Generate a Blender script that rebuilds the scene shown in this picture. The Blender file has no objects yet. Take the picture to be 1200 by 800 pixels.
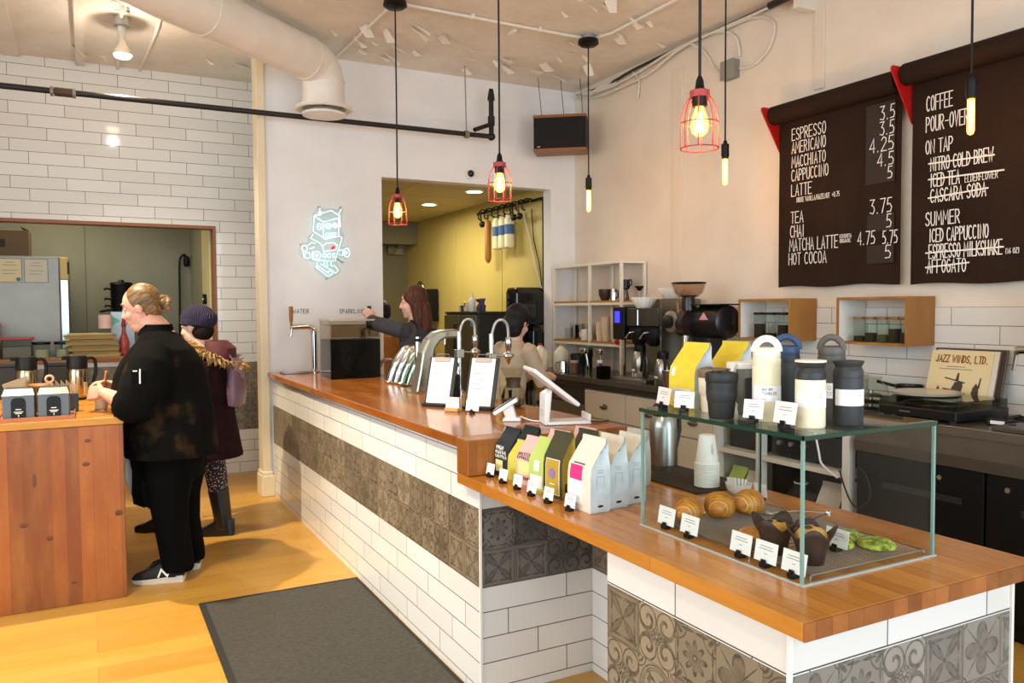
import bpy, math, random
from mathutils import Matrix, Vector, Euler
random.seed(7)
PI = math.pi
C = bpy.context.scene.collection
SC = bpy.context.scene

# ---------------------------------------------------------------- camera
cam_d = bpy.data.cameras.new('camera')
cam = bpy.data.objects.new('camera', cam_d)
C.objects.link(cam)
cam_d.sensor_width = 36.0
cam_d.lens = 934.8 / 1200 * 36.0
cam_d.clip_start = 0.05
yaw, pit, rol = 0.487578, 0.04086, -0.006584
fwd = Vector((math.sin(yaw) * math.cos(pit), math.cos(yaw) * math.cos(pit), -math.sin(pit)))
rgt = Vector((math.cos(yaw), -math.sin(yaw), 0))
upv = rgt.cross(fwd)
r_ = rgt * math.cos(rol) + upv * math.sin(rol)
u_ = -rgt * math.sin(rol) + upv * math.cos(rol)
mw = Matrix(((r_.x, u_.x, -fwd.x, 0), (r_.y, u_.y, -fwd.y, 0), (r_.z, u_.z, -fwd.z, 1.5), (0, 0, 0, 1)))
cam.matrix_world = mw
SC.camera = cam

# ---------------------------------------------------------------- view, world, large lights
SC.view_settings.view_transform = 'Standard'
SC.view_settings.look = 'None'
SC.view_settings.exposure = 0.12
SC.view_settings.gamma = 1.0
SC.view_settings.use_curve_mapping = False
world = bpy.data.worlds.new('daylight')
SC.world = world
world.use_nodes = True
wn = world.node_tree
bg = wn.nodes['Background']
bg.inputs[0].default_value = (0.80, 0.90, 1.0, 1)
bg.inputs[1].default_value = 1.3


def area(name, loc, direction, sx, sy, power, col):
    l = bpy.data.lights.new(name, 'AREA')
    l.shape = 'RECTANGLE'; l.size = sx; l.size_y = sy; l.energy = power; l.color = col
    o = bpy.data.objects.new(name, l); C.objects.link(o); o.location = loc
    o.rotation_euler = Vector(direction).to_track_quat('-Z', 'Y').to_euler()
    return o


def spot(name, loc, target, power, col, angle=1.6, blend=.5, rad=.04):
    l = bpy.data.lights.new(name, 'SPOT')
    l.energy = power; l.color = col; l.spot_size = angle; l.spot_blend = blend; l.shadow_soft_size = rad
    o = bpy.data.objects.new(name, l); C.objects.link(o); o.location = loc
    o.rotation_euler = (Vector(target) - Vector(loc)).to_track_quat('-Z', 'Y').to_euler()
    return o


def point(name, loc, power, col, rad=.03):
    l = bpy.data.lights.new(name, 'POINT')
    l.energy = power; l.color = col; l.shadow_soft_size = rad
    o = bpy.data.objects.new(name, l); C.objects.link(o); o.location = loc
    return o


WARM = (1.0, 0.86, 0.68)
# daylight through the shop window behind the camera
area('window_daylight', (0.8, -4.2, 2.2), (0, 1, -0.05), 8.0, 4.2, 430, (0.68, 0.85, 1.0))
# daylight through the side window beyond the left edge of the frame
area('side_daylight', (-4.6, 1.6, 2.1), (1, 0.12, 0.0), 6.0, 3.4, 230, (0.90, 0.95, 1.0))
# rows of ceiling spot lamps over the customer side (out of frame)
spot('ceiling_spot', (-0.5, 5.0, 3.4), (0.6, 4.8, 0), 520, (1.0, 0.84, 0.60), 1.3, .5, .03)
spot('ceiling_spot', (-0.6, 3.2, 3.4), (0.1, 3.4, 0), 260, (1.0, 0.84, 0.60), 1.4, .7)
spot('ceiling_spot', (0.26, 6.45, 3.2), (0.5, 6.3, 0), 90, WARM, 2.2, .7, .02)
spot('ceiling_spot', (-0.4, 1.0, 3.4), (1.3, 1.4, 0.6), 60, WARM, 1.9, .7)
# kitchen ceiling fittings behind the two openings
area('kitchen_downlight', (3.1, 8.3, 2.64), (0, 0, -1), .5, 1.6, 40, (1.0, 0.90, 0.66))
area('kitchen_downlight', (-0.3, 8.5, 2.66), (0, 0, -1), 1.0, .6, 14, (1.0, 0.9, 0.7))

# ---------------------------------------------------------------- helpers: materials


def lin(h):
    if not isinstance(h, str):
        return (h[0], h[1], h[2], 1)
    h = h.lstrip('#')
    v = [int(h[i:i + 2], 16) / 255 for i in (0, 2, 4)]
    return tuple(((x / 12.92) if x <= .04045 else ((x + .055) / 1.055) ** 2.4) for x in v) + (1,)


class E:
    """shader maths with ordinary operators"""
    def __init__(s, nt, k): s.nt, s.k = nt, k

    def op(s, o, *a, clamp=False):
        n = s.nt.nodes.new('ShaderNodeMath'); n.operation = o; n.use_clamp = clamp
        for i, q in enumerate((s,) + a):
            if isinstance(q, E): s.nt.links.new(q.k, n.inputs[i])
            else: n.inputs[i].default_value = q
        return E(s.nt, n.outputs[0])

    def __add__(s, o): return s.op('ADD', o)
    def __sub__(s, o): return s.op('SUBTRACT', o)
    def __mul__(s, o): return s.op('MULTIPLY', o)
    def __truediv__(s, o): return s.op('DIVIDE', o)
    def lt(s, o): return s.op('LESS_THAN', o)
    def gt(s, o): return s.op('GREATER_THAN', o)
    def max(s, o): return s.op('MAXIMUM', o)
    def min(s, o): return s.op('MINIMUM', o)
    def abs(s): return s.op('ABSOLUTE')
    def cos(s): return s.op('COSINE')
    def sin(s): return s.op('SINE')


class Mat:
    def __init__(s, name, col='#808080', rough=.5, metal=0.0, spec=.5, **kw):
        s.m = bpy.data.materials.new(name); s.m.use_nodes = True
        s.nt = s.m.node_tree; s.b = s.nt.nodes['Principled BSDF']
        s.set('Base Color', lin(col)); s.set('Roughness', rough); s.set('Metallic', metal); s.set('Specular IOR Level', spec)
        for k, v in kw.items(): s.set(k.replace('_', ' '), v)

    def set(s, k, v):
        if isinstance(v, E): v = v.k
        if isinstance(v, bpy.types.NodeSocket): s.nt.links.new(v, s.b.inputs[k])
        else: s.b.inputs[k].default_value = v

    def node(s, t, ins=None, **props):
        n = s.nt.nodes.new(t)
        for k, v in props.items(): setattr(n, k, v)
        for k, v in (ins or {}).items():
            if isinstance(v, E): v = v.k
            if isinstance(v, bpy.types.NodeSocket): s.nt.links.new(v, n.inputs[k])
            else: n.inputs[k].default_value = v
        return n

    def coords(s):
        t = s.node('ShaderNodeTexCoord')
        x = s.node('ShaderNodeSeparateXYZ', {0: t.outputs['Object']})
        return [E(s.nt, x.outputs[i]) for i in range(3)]

    def vec(s, a, b, c=0.0):
        return s.node('ShaderNodeCombineXYZ', {0: a, 1: b, 2: c}).outputs[0]

    def mix(s, f, a, b):
        n = s.node('ShaderNodeMix', data_type='RGBA')
        for k, v in ((0, f), (6, a), (7, b)):
            if isinstance(v, str): v = lin(v)
            if isinstance(v, E): v = v.k
            if isinstance(v, bpy.types.NodeSocket): s.nt.links.new(v, n.inputs[k])
            else: n.inputs[k].default_value = v
        return n.outputs[2]

    def noise(s, v, scale, detail=3.0, rough=.55):
        return E(s.nt, s.node('ShaderNodeTexNoise', {'Vector': v, 'Scale': scale, 'Detail': detail, 'Roughness': rough}).outputs[0])

    def ramp(s, f, stops):
        n = s.node('ShaderNodeValToRGB', {0: f})
        e = n.color_ramp.elements
        while len(e) < len(stops): e.new(.5)
        for q, (p, c) in zip(e, stops): q.position = p; q.color = lin(c)
        return n.outputs[0]

    def bump(s, h, strength=.2, dist=.002):
        n = s.node('ShaderNodeBump', {'Height': h, 'Strength': strength, 'Distance': dist})
        s.set('Normal', n.outputs[0])


MC = {}


def M(name, *a, **k):
    if name not in MC: MC[name] = Mat(name, *a, **k).m
    return MC[name]


def speckled(name, c1, c2, scale=30, rough=.6, lo=.35, hi=.7, bump=0.0, metal=0.0, spec=.5):
    if name in MC: return MC[name]
    q = Mat(name, c1, rough, metal, spec)
    x, y, z = q.coords()
    n = q.noise(q.vec(x, y, z), scale, 4)
    q.set('Base Color', q.ramp(n, [(lo, c1), (hi, c2)]))
    if bump: q.bump(n, bump, .004)
    MC[name] = q.m
    return q.m


def butcher(name, along, across, c1='#b9742f', c2='#8c4d1c', width=.045, length=1.1, rough=.28, tone=None):
    """edge-glued staves: colour per stave, grain along the stave, knots"""
    q = Mat(name, c1, rough)
    ax = dict(zip('xyz', q.coords()))
    u, v = ax[along], ax[across]
    w = [a for a in 'xyz' if a not in (along, across)][0]
    br = q.node('ShaderNodeTexBrick', {'Vector': q.vec(u, v), 'Color1': lin(c1), 'Color2': lin(c2), 'Mortar': lin('#5d3212'), 'Scale': 1.0,
                                       'Mortar Size': .0006, 'Mortar Smooth': .0, 'Bias': -.1, 'Brick Width': length, 'Row Height': width}, offset=.37)
    g = q.noise(q.vec(u * 3.0, v * 60.0, ax[w] * 60.0), 1.6, 5, .65)
    g2 = q.noise(q.vec(u * 2.2, v * 9.0, ax[w] * 9.0), 1.5, 3)
    k = q.noise(q.vec(u * 3.0, v * 11.0, ax[w] * 8.0), 1.0, 1)
    col = q.mix(q.ramp(g, [(.35, '#000000'), (.75, '#888888')]), br.outputs[0], '#6a3812')
    col = q.mix(q.ramp(g2, [(.4, '#000000'), (.8, '#777777')]), col, '#e0a050')
    col = q.mix(q.ramp(k, [(.76, '#000000'), (.80, '#b0b0b0')]), col, '#4a230c')
    q.set('Base Color', col)
    q.bump(g, .08, .001)
    return q.m


def subway(name, u, v, u0, v0, k0=0, col='#e5e4df', line='#5a5148', W=.4, H=.1, rough=.09, mortar=.002):
    """glazed brick tiles laid in third bond: a joint at u0 in row k0, rows starting at v0"""
    q = Mat(name, col, rough)
    ax = dict(zip('xyz', q.coords()))
    vv = ax[v] - v0
    k = (vv / H).op('FLOOR') - k0
    uu = ax[u] - u0 + k * (W / 3)
    br = q.node('ShaderNodeTexBrick', {'Vector': q.vec(uu + 40 * W, vv + 40 * H), 'Color1': lin(col), 'Color2': lin('#dddbd4'), 'Mortar': lin(line),
                                       'Scale': 1.0, 'Mortar Size': mortar, 'Mortar Smooth': .1, 'Bias': 0.0, 'Brick Width': W, 'Row Height': H}, offset=0.0)
    q.set('Base Color', br.outputs[0])
    f = E(q.nt, br.outputs[1])
    q.set('Roughness', f * .6 + rough)
    n = q.noise(q.vec(ax[u], ax[v]), 9, 1)
    q.bump(n * .35 - f, .25, .002)
    return q.m


def patterned(name, u, v, u0, v0, cell=.155, light='#8f8068', dark='#3a3329'):
    """encaustic-look tiles: each cell draws one of several motifs"""
    q = Mat(name, light, .45)
    ax = dict(zip('xyz', q.coords()))
    U = (ax[u] - u0) / cell; V = (ax[v] - v0) / cell
    cu = U.op('FLOOR'); cv = V.op('FLOOR')
    x = (U - cu) * 2.0 - 1.0; y = (V - cv) * 2.0 - 1.0
    wn_ = q.node('ShaderNodeTexWhiteNoise', {'Vector': q.vec(cu + .5, cv + .5)}, noise_dimensions='3D')
    rnd = E(q.nt, wn_.outputs[0])
    wn2 = q.node('ShaderNodeTexWhiteNoise', {'Vector': q.vec(cu + 7.5, cv + 3.5)}, noise_dimensions='3D')
    rnd2 = E(q.nt, wn2.outputs[0])
    r = (x * x + y * y).op('SQRT'); a = y.op('ARCTAN2', x)
    cx = x.abs() - 1.0; cy = y.abs() - 1.0
    rc = (cx * cx + cy * cy).op('SQRT'); ac = cy.op('ARCTAN2', cx)

    def line(d, w): return d.abs().lt(w)
    p8 = (a * 4.0).cos().abs(); p4 = (a * 2.0).sin().abs()

    def spiral(px, py, R_, k, w):
        """one curling arm inside radius R_"""
        rr_ = (px * px + py * py).op('SQRT'); aa = py.op('ARCTAN2', px)
        return (aa - rr_ * k).cos().gt(w) * rr_.lt(R_), rr_

    def leaf(p_, q_, w, L_):
        """pointed leaf along p_ from the centre to L_"""
        t_ = p_.abs() * (2.0 / L_) - 1.0
        return q_.abs().lt((t_ * t_ * -1.0 + 1.0) * w)
    ux = x.abs() - .5; uy = y.abs() - .5
    dp = (x + y) * .7071; dq = (x - y) * .7071
    sp4, r4 = spiral(ux, uy, .44, 13.0, .55)
    fl = r.lt(p8 * .26 + .06) * r.gt(.07)
    A = sp4.max(fl).max(line(r4 - .47, .035)).max(rc.lt(.12))                      # four curled hearts and a small flower
    lv = leaf(dp, dq, .17, 1.2).max(leaf(dq, dp, .17, 1.2))
    lv2 = leaf(dp, dq, .10, 1.05).max(leaf(dq, dp, .10, 1.05))
    small = leaf(x, y.abs() - .72, .07, .9).max(leaf(y, x.abs() - .72, .07, .9))
    B = (lv * .55).max((lv - lv2) * 1.0).max(small * .8).max(line(x.abs().max(y.abs()) - .93, .02)).max(r.lt(.08))   # four long leaves in a frame
    s1, q1 = spiral(x + .42, y + .38, .52, 9.5, .62); s2, q2 = spiral(x - .40, y - .30, .58, 9.5, .62); s3, q3 = spiral(x + .45, y - .62, .33, 13.0, .5)
    D = s1.max(s2).max(s3).max(leaf(x + .05, y + .75, .09, .9)).max(leaf(y - .1, x + .02, .07, .8)).max(line(x * .8 + (y * 2.2).sin() * .35, .05))  # big flowing scrolls
    pt = r.lt(p8 * .42 + .2) * r.gt(.14); pi_ = r.lt(p8 * .30 + .17)
    Cc = (pt * .5).max((pt - pi_).max(0.0)).max(rc.lt((ac * 4.0).cos().abs() * .34 + .16)).max(line(rc - .62, .03)).max(line(r - .1, .035)).max(leaf(x, y.abs() - .86, .06, .7)).max(leaf(y, x.abs() - .86, .06, .7))
    rm, r5 = spiral(ux, uy, .22, 20.0, .5)
    F = line(r - .93, .035).max(line(r - .82, .025)).max(line(r - .74, .02)).max(r.lt(p4 * .5 + .16) * r.gt(p4 * .36 + .08)).max(rm).max(rc.lt(.26) * rc.gt(.16)).max(line(rc - .38, .03))   # medallion
    G = r.lt((a * 2.0).cos().abs() * .70 + .22)
    G = (G * .62).max((G - r.lt((a * 2.0).cos().abs() * .62 + .17)).max(0.0)).max(leaf(dp, dq, .035, 1.2)).max(leaf(dq, dp, .035, 1.2)).max(rc.lt(.2) * rc.gt(.13)).max(r.lt(.07))
    k = [A, B, Cc, D, F, G]
    m = k[0] * rnd.lt(.17)
    for i in range(1, 6):
        m = m + k[i] * rnd.gt(.17 * i) * rnd.lt(.17 * (i + 1) if i < 5 else 1.1)
    wear = q.noise(q.vec(ax[u] * 1.0, ax[v] * 1.0), 45, 4)
    big = q.noise(q.vec(ax[u] * 1.0, ax[v] * 1.0), 7, 2)
    m = m * (wear * 1.7 - .12).op('MINIMUM', 1.0)
    base = q.mix(rnd2 * .55, light, dark)
    base = q.mix((big - .45) * .9, base, '#6b6156')
    col = q.mix(m * .92, base, dark)
    edge = x.abs().gt(.985).max(y.abs().gt(.985))
    col = q.mix(edge * .6, col, '#3a352e')
    q.set('Base Color', col)
    q.bump(m * -.4 + wear * .3, .15, .001)
    return q.m


def glassy(name, tint='#f6faf7', gloss=.02, edge=None):
    """thin clear pane: see-through with a real fresnel sheen"""
    if name in MC: return MC[name]
    m = bpy.data.materials.new(name); m.use_nodes = True
    nt = m.node_tree; nt.nodes.clear()
    out = nt.nodes.new('ShaderNodeOutputMaterial'); t = nt.nodes.new('ShaderNodeBsdfTransparent'); g = nt.nodes.new('ShaderNodeBsdfGlossy')
    mx = nt.nodes.new('ShaderNodeMixShader'); f = nt.nodes.new('ShaderNodeLayerWeight')
    t.inputs[0].default_value = lin(tint); g.inputs['Roughness'].default_value = gloss; f.inputs[0].default_value = .5
    k = E(nt, f.outputs[1]).op('POWER', 5.0) * .9 + .006
    nt.links.new(k.k, mx.inputs[0]); nt.links.new(t.outputs[0], mx.inputs[1]); nt.links.new(g.outputs[0], mx.inputs[2])
    nt.links.new(mx.outputs[0], out.inputs[0])
    MC[name] = m
    return m


def bulbmat(name, tint, glow, s):
    if name in MC: return MC[name]
    m = glassy(name, tint, .03); nt = m.node_tree
    out = [n for n in nt.nodes if n.type == 'OUTPUT_MATERIAL'][0]; mx = [n for n in nt.nodes if n.type == 'MIX_SHADER'][0]
    e = nt.nodes.new('ShaderNodeEmission'); e.inputs[0].default_value = lin(glow); e.inputs[1].default_value = s
    a = nt.nodes.new('ShaderNodeAddShader'); nt.links.new(mx.outputs[0], a.inputs[0]); nt.links.new(e.outputs[0], a.inputs[1]); nt.links.new(a.outputs[0], out.inputs[0])
    return m


def emis(name, col, s):
    if name in MC: return MC[name]
    q = Mat(name, col, .5)
    q.set('Emission Color', lin(col)); q.set('Emission Strength', s)
    MC[name] = q.m
    return q.m


# ---------------------------------------------------------------- helpers: geometry
class MB:
    def __init__(s): s.v = []; s.f = []; s.mi = []; s.cur = 0; s.xf = None

    def add(s, vs, fs):
        o = len(s.v)
        s.v += [tuple(s.xf @ Vector(p)) for p in vs] if s.xf else [tuple(p) for p in vs]
        s.f += [tuple(i + o for i in f) for f in fs]; s.mi += [s.cur] * len(fs)
        return s

    def box(s, x0, y0, z0, x1, y1, z1):
        x0, x1 = sorted((x0, x1)); y0, y1 = sorted((y0, y1)); z0, z1 = sorted((z0, z1))
        return s.add([(x0, y0, z0), (x1, y0, z0), (x1, y1, z0), (x0, y1, z0), (x0, y0, z1), (x1, y0, z1), (x1, y1, z1), (x0, y1, z1)],
                     [(0, 3, 2, 1), (4, 5, 6, 7), (0, 1, 5, 4), (1, 2, 6, 5), (2, 3, 7, 6), (3, 0, 4, 7)])

    def loft(s, rings, cap=True, closed=True):
        n = len(rings[0]); vs = [p for r in rings for p in r]; fs = []
        for k in range(len(rings) - 1):
            for i in range(n if closed else n - 1):
                j = (i + 1) % n
                fs.append((k * n + i, k * n + j, (k + 1) * n + j, (k + 1) * n + i))
        if cap:
            fs.append(tuple(reversed(range(n)))); fs.append(tuple(range((len(rings) - 1) * n, len(rings) * n)))
        return s.add(vs, fs)

    def lathe(s, prof, c=(0, 0, 0), n=24, axis='z', cap=True):
        rings = []
        for r, h in prof:
            r = max(r, 1e-4); ring = []
            for i in range(n):
                a = 2 * PI * i / n; p, q = r * math.cos(a), r * math.sin(a)
                w = {'z': (p, q, h), 'x': (h, p, q), 'y': (q, h, p)}[axis]
                ring.append((c[0] + w[0], c[1] + w[1], c[2] + w[2]))
            rings.append(ring)
        return s.loft(rings, cap)

    def cyl(s, c, r, h, n=20, axis='z', r2=None):
        return s.lathe([(r, 0), (r if r2 is None else r2, h)], c, n, axis)

    def tube(s, pts, r, n=8, cap=True, closed=False, flat=1.0):
        P = [Vector(p) for p in pts]; N = len(P)
        if isinstance(r, (list, tuple)):
            q = [i * (len(r) - 1) / max(1, N - 1) for i in range(N)]
            rs = [r[int(k)] + (r[min(int(k) + 1, len(r) - 1)] - r[int(k)]) * (k - int(k)) for k in q]
        else: rs = [r] * N
        rings = []; ref = None
        for i in range(N):
            a = P[i - 1] if (i or closed) else P[i]; b = P[(i + 1) % N] if (i < N - 1 or closed) else P[i]
            t = (b - a).normalized()
            if ref is None:
                ref = t.cross(Vector((0, 0, 1)))
                if ref.length < .1: ref = t.cross(Vector((0, 1, 0)))
            ref = (ref - t * ref.dot(t)).normalized(); w = t.cross(ref)
            rings.append([tuple(P[i] + ref * (rs[i] * math.cos(2 * PI * k / n)) + w * (rs[i] * flat * math.sin(2 * PI * k / n))) for k in range(n)])
        if closed: rings.append(rings[0])
        return s.loft(rings, cap and not closed)

    def ball(s, c, r, n=16, m=10):
        if not isinstance(r, (tuple, list)): r = (r, r, r)
        rings = []
        for j in range(m + 1):
            t = -PI / 2 + PI * j / m; cr = max(math.cos(t), 1e-3)
            rings.append([(c[0] + r[0] * cr * math.cos(2 * PI * i / n), c[1] + r[1] * cr * math.sin(2 * PI * i / n), c[2] + r[2] * math.sin(t)) for i in range(n)])
        return s.loft(rings)

    def ell(s, rings, n=24):
        """body-like loft: rings of (cx, cy, z, rx, ry)"""
        return s.loft([[(x + a * math.cos(2 * PI * i / n), y + b * math.sin(2 * PI * i / n), z) for i in range(n)] for x, y, z, a, b in rings])

    def prism(s, poly, axis, a, b):
        f = {'x': lambda p, h: (h, p[0], p[1]), 'y': lambda p, h: (p[0], h, p[1]), 'z': lambda p, h: (p[0], p[1], h)}[axis]
        return s.loft([[f(p, a) for p in poly], [f(p, b) for p in poly]])

    def strokes(s, lines, w, mp, th=.0006):
        """flat raised strokes; mp maps (u, v, height) to a point"""
        for L in lines:
            P = [Vector(p) for p in L]; N = len(P)
            if N < 2: continue
            lo, hi = [], []
            for i in range(N):
                a = (P[i] - P[i - 1]) if i else (P[1] - P[0]); b = (P[i + 1] - P[i]) if i < N - 1 else a
                a = a.normalized() if a.length > 1e-9 else Vector((1, 0)); b = b.normalized() if b.length > 1e-9 else a
                t = a + b
                t = t.normalized() if t.length > 1e-6 else a
                n = Vector((-t.y, t.x)); k = w / 2 / max(.5, n.dot(Vector((-a.y, a.x))))
                e = t * (w / 2 if i == N - 1 else -w / 2 if i == 0 else 0)
                lo.append(P[i] - n * k + e); hi.append(P[i] + n * k + e)
            rings = [[mp(lo[i].x, lo[i].y, 0), mp(hi[i].x, hi[i].y, 0), mp(hi[i].x, hi[i].y, th), mp(lo[i].x, lo[i].y, th)] for i in range(N)]
            s.loft(rings)
        return s


def ob(name, mb, mat, parent=None, smooth=False, bevel=0.0, remesh=0.0, sub=0, kind=None, label=None, relax=0, solid=0.0):
    me = bpy.data.meshes.new(name); me.from_pydata(mb.v, [], mb.f)
    for mm in (mat if isinstance(mat, (list, tuple)) else [mat]): me.materials.append(mm)
    if any(mb.mi): me.polygons.foreach_set('material_index', mb.mi)
    me.validate(); me.update()
    o = bpy.data.objects.new(name, me); C.objects.link(o)
    if smooth:
        me.polygons.foreach_set('use_smooth', [True] * len(me.polygons))
        if not (remesh or sub) and smooth != 'all':
            me.set_sharp_from_angle(angle=.7)
    if parent: o.parent = parent
    if solid:
        b = o.modifiers.new('thick', 'SOLIDIFY'); b.thickness = solid; b.offset = 0
    if remesh:
        b = o.modifiers.new('fuse', 'REMESH'); b.mode = 'VOXEL'; b.voxel_size = remesh; b.use_smooth_shade = True
        if relax:
            b = o.modifiers.new('relax', 'SMOOTH'); b.iterations = relax; b.factor = .5
    if bevel:
        b = o.modifiers.new('edge', 'BEVEL'); b.width = bevel; b.segments = 2; b.limit_method = 'ANGLE'; b.angle_limit = .6
    if sub:
        b = o.modifiers.new('sub', 'SUBSURF'); b.levels = sub; b.render_levels = sub
    if kind: o['kind'] = kind
    if label: o['label'] = label
    return o


def tag(o, label, cat, group=None):
    o['label'] = label; o['category'] = cat
    if group: o['group'] = group
    return o


def thing(name, label, cat, loc=(0, 0, 0), rz=0.0, group=None):
    o = bpy.data.objects.new(name, None); C.objects.link(o)
    o.location = loc; o.rotation_euler = (0, 0, rz); o.empty_display_size = .05
    return tag(o, label, cat, group)


KIDS = {}


def dup(root, loc=None, rz=None, label=None, group=None, kids=True):
    def cp(o, par):
        c = o.copy(); C.objects.link(c)
        if par: c.parent = par
        for ch in [q for q in C.objects if q.parent is o]: cp(ch, c)
        return c
    c = cp(root, None)
    if loc: c.location = loc
    if rz is not None: c.rotation_euler = (c.rotation_euler[0], c.rotation_euler[1], rz)
    if label: c['label'] = label
    if group: c['group'] = group
    return c


def struct(name, mb, mat, **k):
    return ob(name, mb, mat, kind='structure', **k)


# stroke letters on a 1-wide 1-high cell
def arc(cx, cy, rx, ry, a0, a1, n=8):
    return [(cx + rx * math.cos(math.radians(a0 + (a1 - a0) * i / n)), cy + ry * math.sin(math.radians(a0 + (a1 - a0) * i / n))) for i in range(n + 1)]


O_ = arc(.5, .5, .5, .5, 90, 450, 14)
GL = {
    'A': [[(0, 0), (.5, 1), (1, 0)], [(.15, .32), (.85, .32)]], 'B': [[(0, 0), (0, 1), (.7, .95), (.85, .75), (.65, .53), (0, .5)], [(.65, .53), (1, .3), (.75, .03), (0, 0)]],
    'C': [arc(.55, .5, .55, .5, 50, 310, 10)], 'D': [[(0, 0), (0, 1), (.5, .95), (.95, .65), (.95, .35), (.5, .05), (0, 0)]],
    'E': [[(1, 1), (0, 1), (0, 0), (1, 0)], [(0, .52), (.8, .52)]], 'F': [[(1, 1), (0, 1), (0, 0)], [(0, .52), (.8, .52)]],
    'G': [arc(.5, .5, .5, .5, 50, 330, 10) + [(1, .45), (.6, .45)]], 'H': [[(0, 0), (0, 1)], [(1, 0), (1, 1)], [(0, .5), (1, .5)]], 'I': [[(.5, 0), (.5, 1)]],
    'J': [[(.8, 1), (.8, .2), (.5, 0), (.1, .15)]], 'K': [[(0, 0), (0, 1)], [(1, 1), (0, .45), (1, 0)]], 'L': [[(0, 1), (0, 0), (1, 0)]],
    'M': [[(0, 0), (.1, 1), (.5, .35), (.9, 1), (1, 0)]], 'N': [[(0, 0), (0, 1), (1, 0), (1, 1)]], 'O': [O_],
    'P': [[(0, 0), (0, 1), (.7, .97), (1, .75), (.7, .5), (0, .45)]], 'Q': [O_, [(.6, .3), (1, -.05)]], 'R': [[(0, 0), (0, 1), (.7, .97), (.95, .75), (.7, .52), (0, .48)], [(.4, .48), (1, 0)]],
    'S': [[(.95, .85), (.6, 1), (.15, .9), (.05, .7), (.3, .53), (.75, .42), (.97, .22), (.7, .02), (.3, 0), (.03, .15)]],
    'T': [[(0, 1), (1, 1)], [(.5, 1), (.5, 0)]], 'U': [[(0, 1), (0, .25), (.25, 0), (.75, 0), (1, .25), (1, 1)]], 'V': [[(0, 1), (.5, 0), (1, 1)]],
    'W': [[(0, 1), (.25, 0), (.5, .7), (.75, 0), (1, 1)]], 'X': [[(0, 0), (1, 1)], [(0, 1), (1, 0)]], 'Y': [[(0, 1), (.5, .5), (1, 1)], [(.5, .5), (.5, 0)]], 'Z': [[(0, 1), (1, 1), (0, 0), (1, 0)]],
    '0': [O_], '1': [[(.3, .8), (.6, 1), (.6, 0)]], '2': [[(.05, .8), (.4, 1), (.9, .9), (.95, .65), (0, 0), (1, 0)]], '3': [[(.05, 1), (.95, 1), (.4, .6), (.85, .5), (1, .25), (.7, 0), (.05, .08)]],
    '4': [[(.8, 0), (.8, 1), (0, .3), (1, .3)]], '5': [[(.95, 1), (.2, 1), (.1, .55), (.6, .6), (1, .35), (.8, .05), (.05, .03)]], '6': [[(.8, 1), (.2, .6), (.02, .25), (.4, 0), (.9, .1), (.9, .4), (.4, .5), (.05, .3)]],
    '7': [[(0, 1), (1, 1), (.35, 0)]], '.': [[(.4, 0), (.5, .04)]], ',': [[(.5, .05), (.35, -.15)]], '-': [[(.1, .5), (.9, .5)]], '+': [[(.1, .5), (.9, .5)], [(.5, .25), (.5, .75)]], '/': [[(0, -.05), (1, 1.05)]],
    '(': [arc(.9, .5, .5, .6, 120, 240, 5)], ')': [arc(.1, .5, .5, .6, 60, -60, 5)], '&': [[(1, 0), (.2, .75), (.4, 1), (.7, .8), (.05, .25), (.4, 0), (1, .4)]], ' ': [], "'": [[(.5, 1), (.45, .8)]],
}


def text_lines(t, u, v, h, width=None, gap=.32):
    """strokes of text from (u,v), cap height h, total width"""
    adv = []
    for c in t:
        adv.append(.45 if c in ' .,I1\'' else 1.15 if c in 'MW' else .55 if c in '()' else .85)
    tot = sum(adv) + gap * (len(t) - 1)
    k = (width / tot) if width else h * .5
    L = []; x = u
    for c, a in zip(t, adv):
        for st in GL.get(c.upper(), []):
            L.append([(x + p[0] * a * k, v + p[1] * h) for p in st])
        x += (a + gap) * k
    return L


BOX = lambda *a: MB().box(*a)
chrome = M('chrome', '#d8d8d6', .12, 1.0)
steel = speckled('brushed_steel', '#b4b2ac', '#a09e98', 6, .3, metal=1.0)
black_metal = M('black_metal', '#100f0e', .45, .2, .3)
black_plastic = M('black_plastic', '#0b0b0b', .45, 0, .3)
white_paint = M('white_enamel', '#eeeae0', .4)
white_plastic = M('white_plastic', '#eceae6', .3)
paper = M('card_paper', '#f4eee6', .7)
ink = M('ink', '#3a3532', .7)
clear = glassy('clear_glass')
# ================================================================ SETTING
floor_m = Mat('floor_laminate', '#b98a45', .32)
_x, _y, _z = floor_m.coords()
_b = floor_m.node('ShaderNodeTexBrick', {'Vector': floor_m.vec(_x, _y), 'Color1': lin('#cc9a3e'), 'Color2': lin('#b88432'), 'Mortar': lin('#6d4a22'), 'Scale': 1.0,
                                         'Mortar Size': .0008, 'Brick Width': 1.2, 'Row Height': .17, 'Bias': 0.0}, offset=.41)
_g = floor_m.noise(floor_m.vec(_x * 2.5, _y * 26.0), 1.6, 5, .65)
_g2 = floor_m.noise(floor_m.vec(_x * 1.2, _y * 5.0), 1.3, 2)
_c = floor_m.mix(floor_m.ramp(_g, [(.35, '#000000'), (.75, '#999999')]), _b.outputs[0], '#97702f')
_c = floor_m.mix(floor_m.ramp(_g2, [(.4, '#000000'), (.75, '#808080')]), _c, '#d8b070')
floor_m.set('Base Color', _c)
floor_m.bump(_g, .06, .001)
struct('floor', BOX(-3, -2, -.06, 4.3, 12, 0), floor_m.m)

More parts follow.
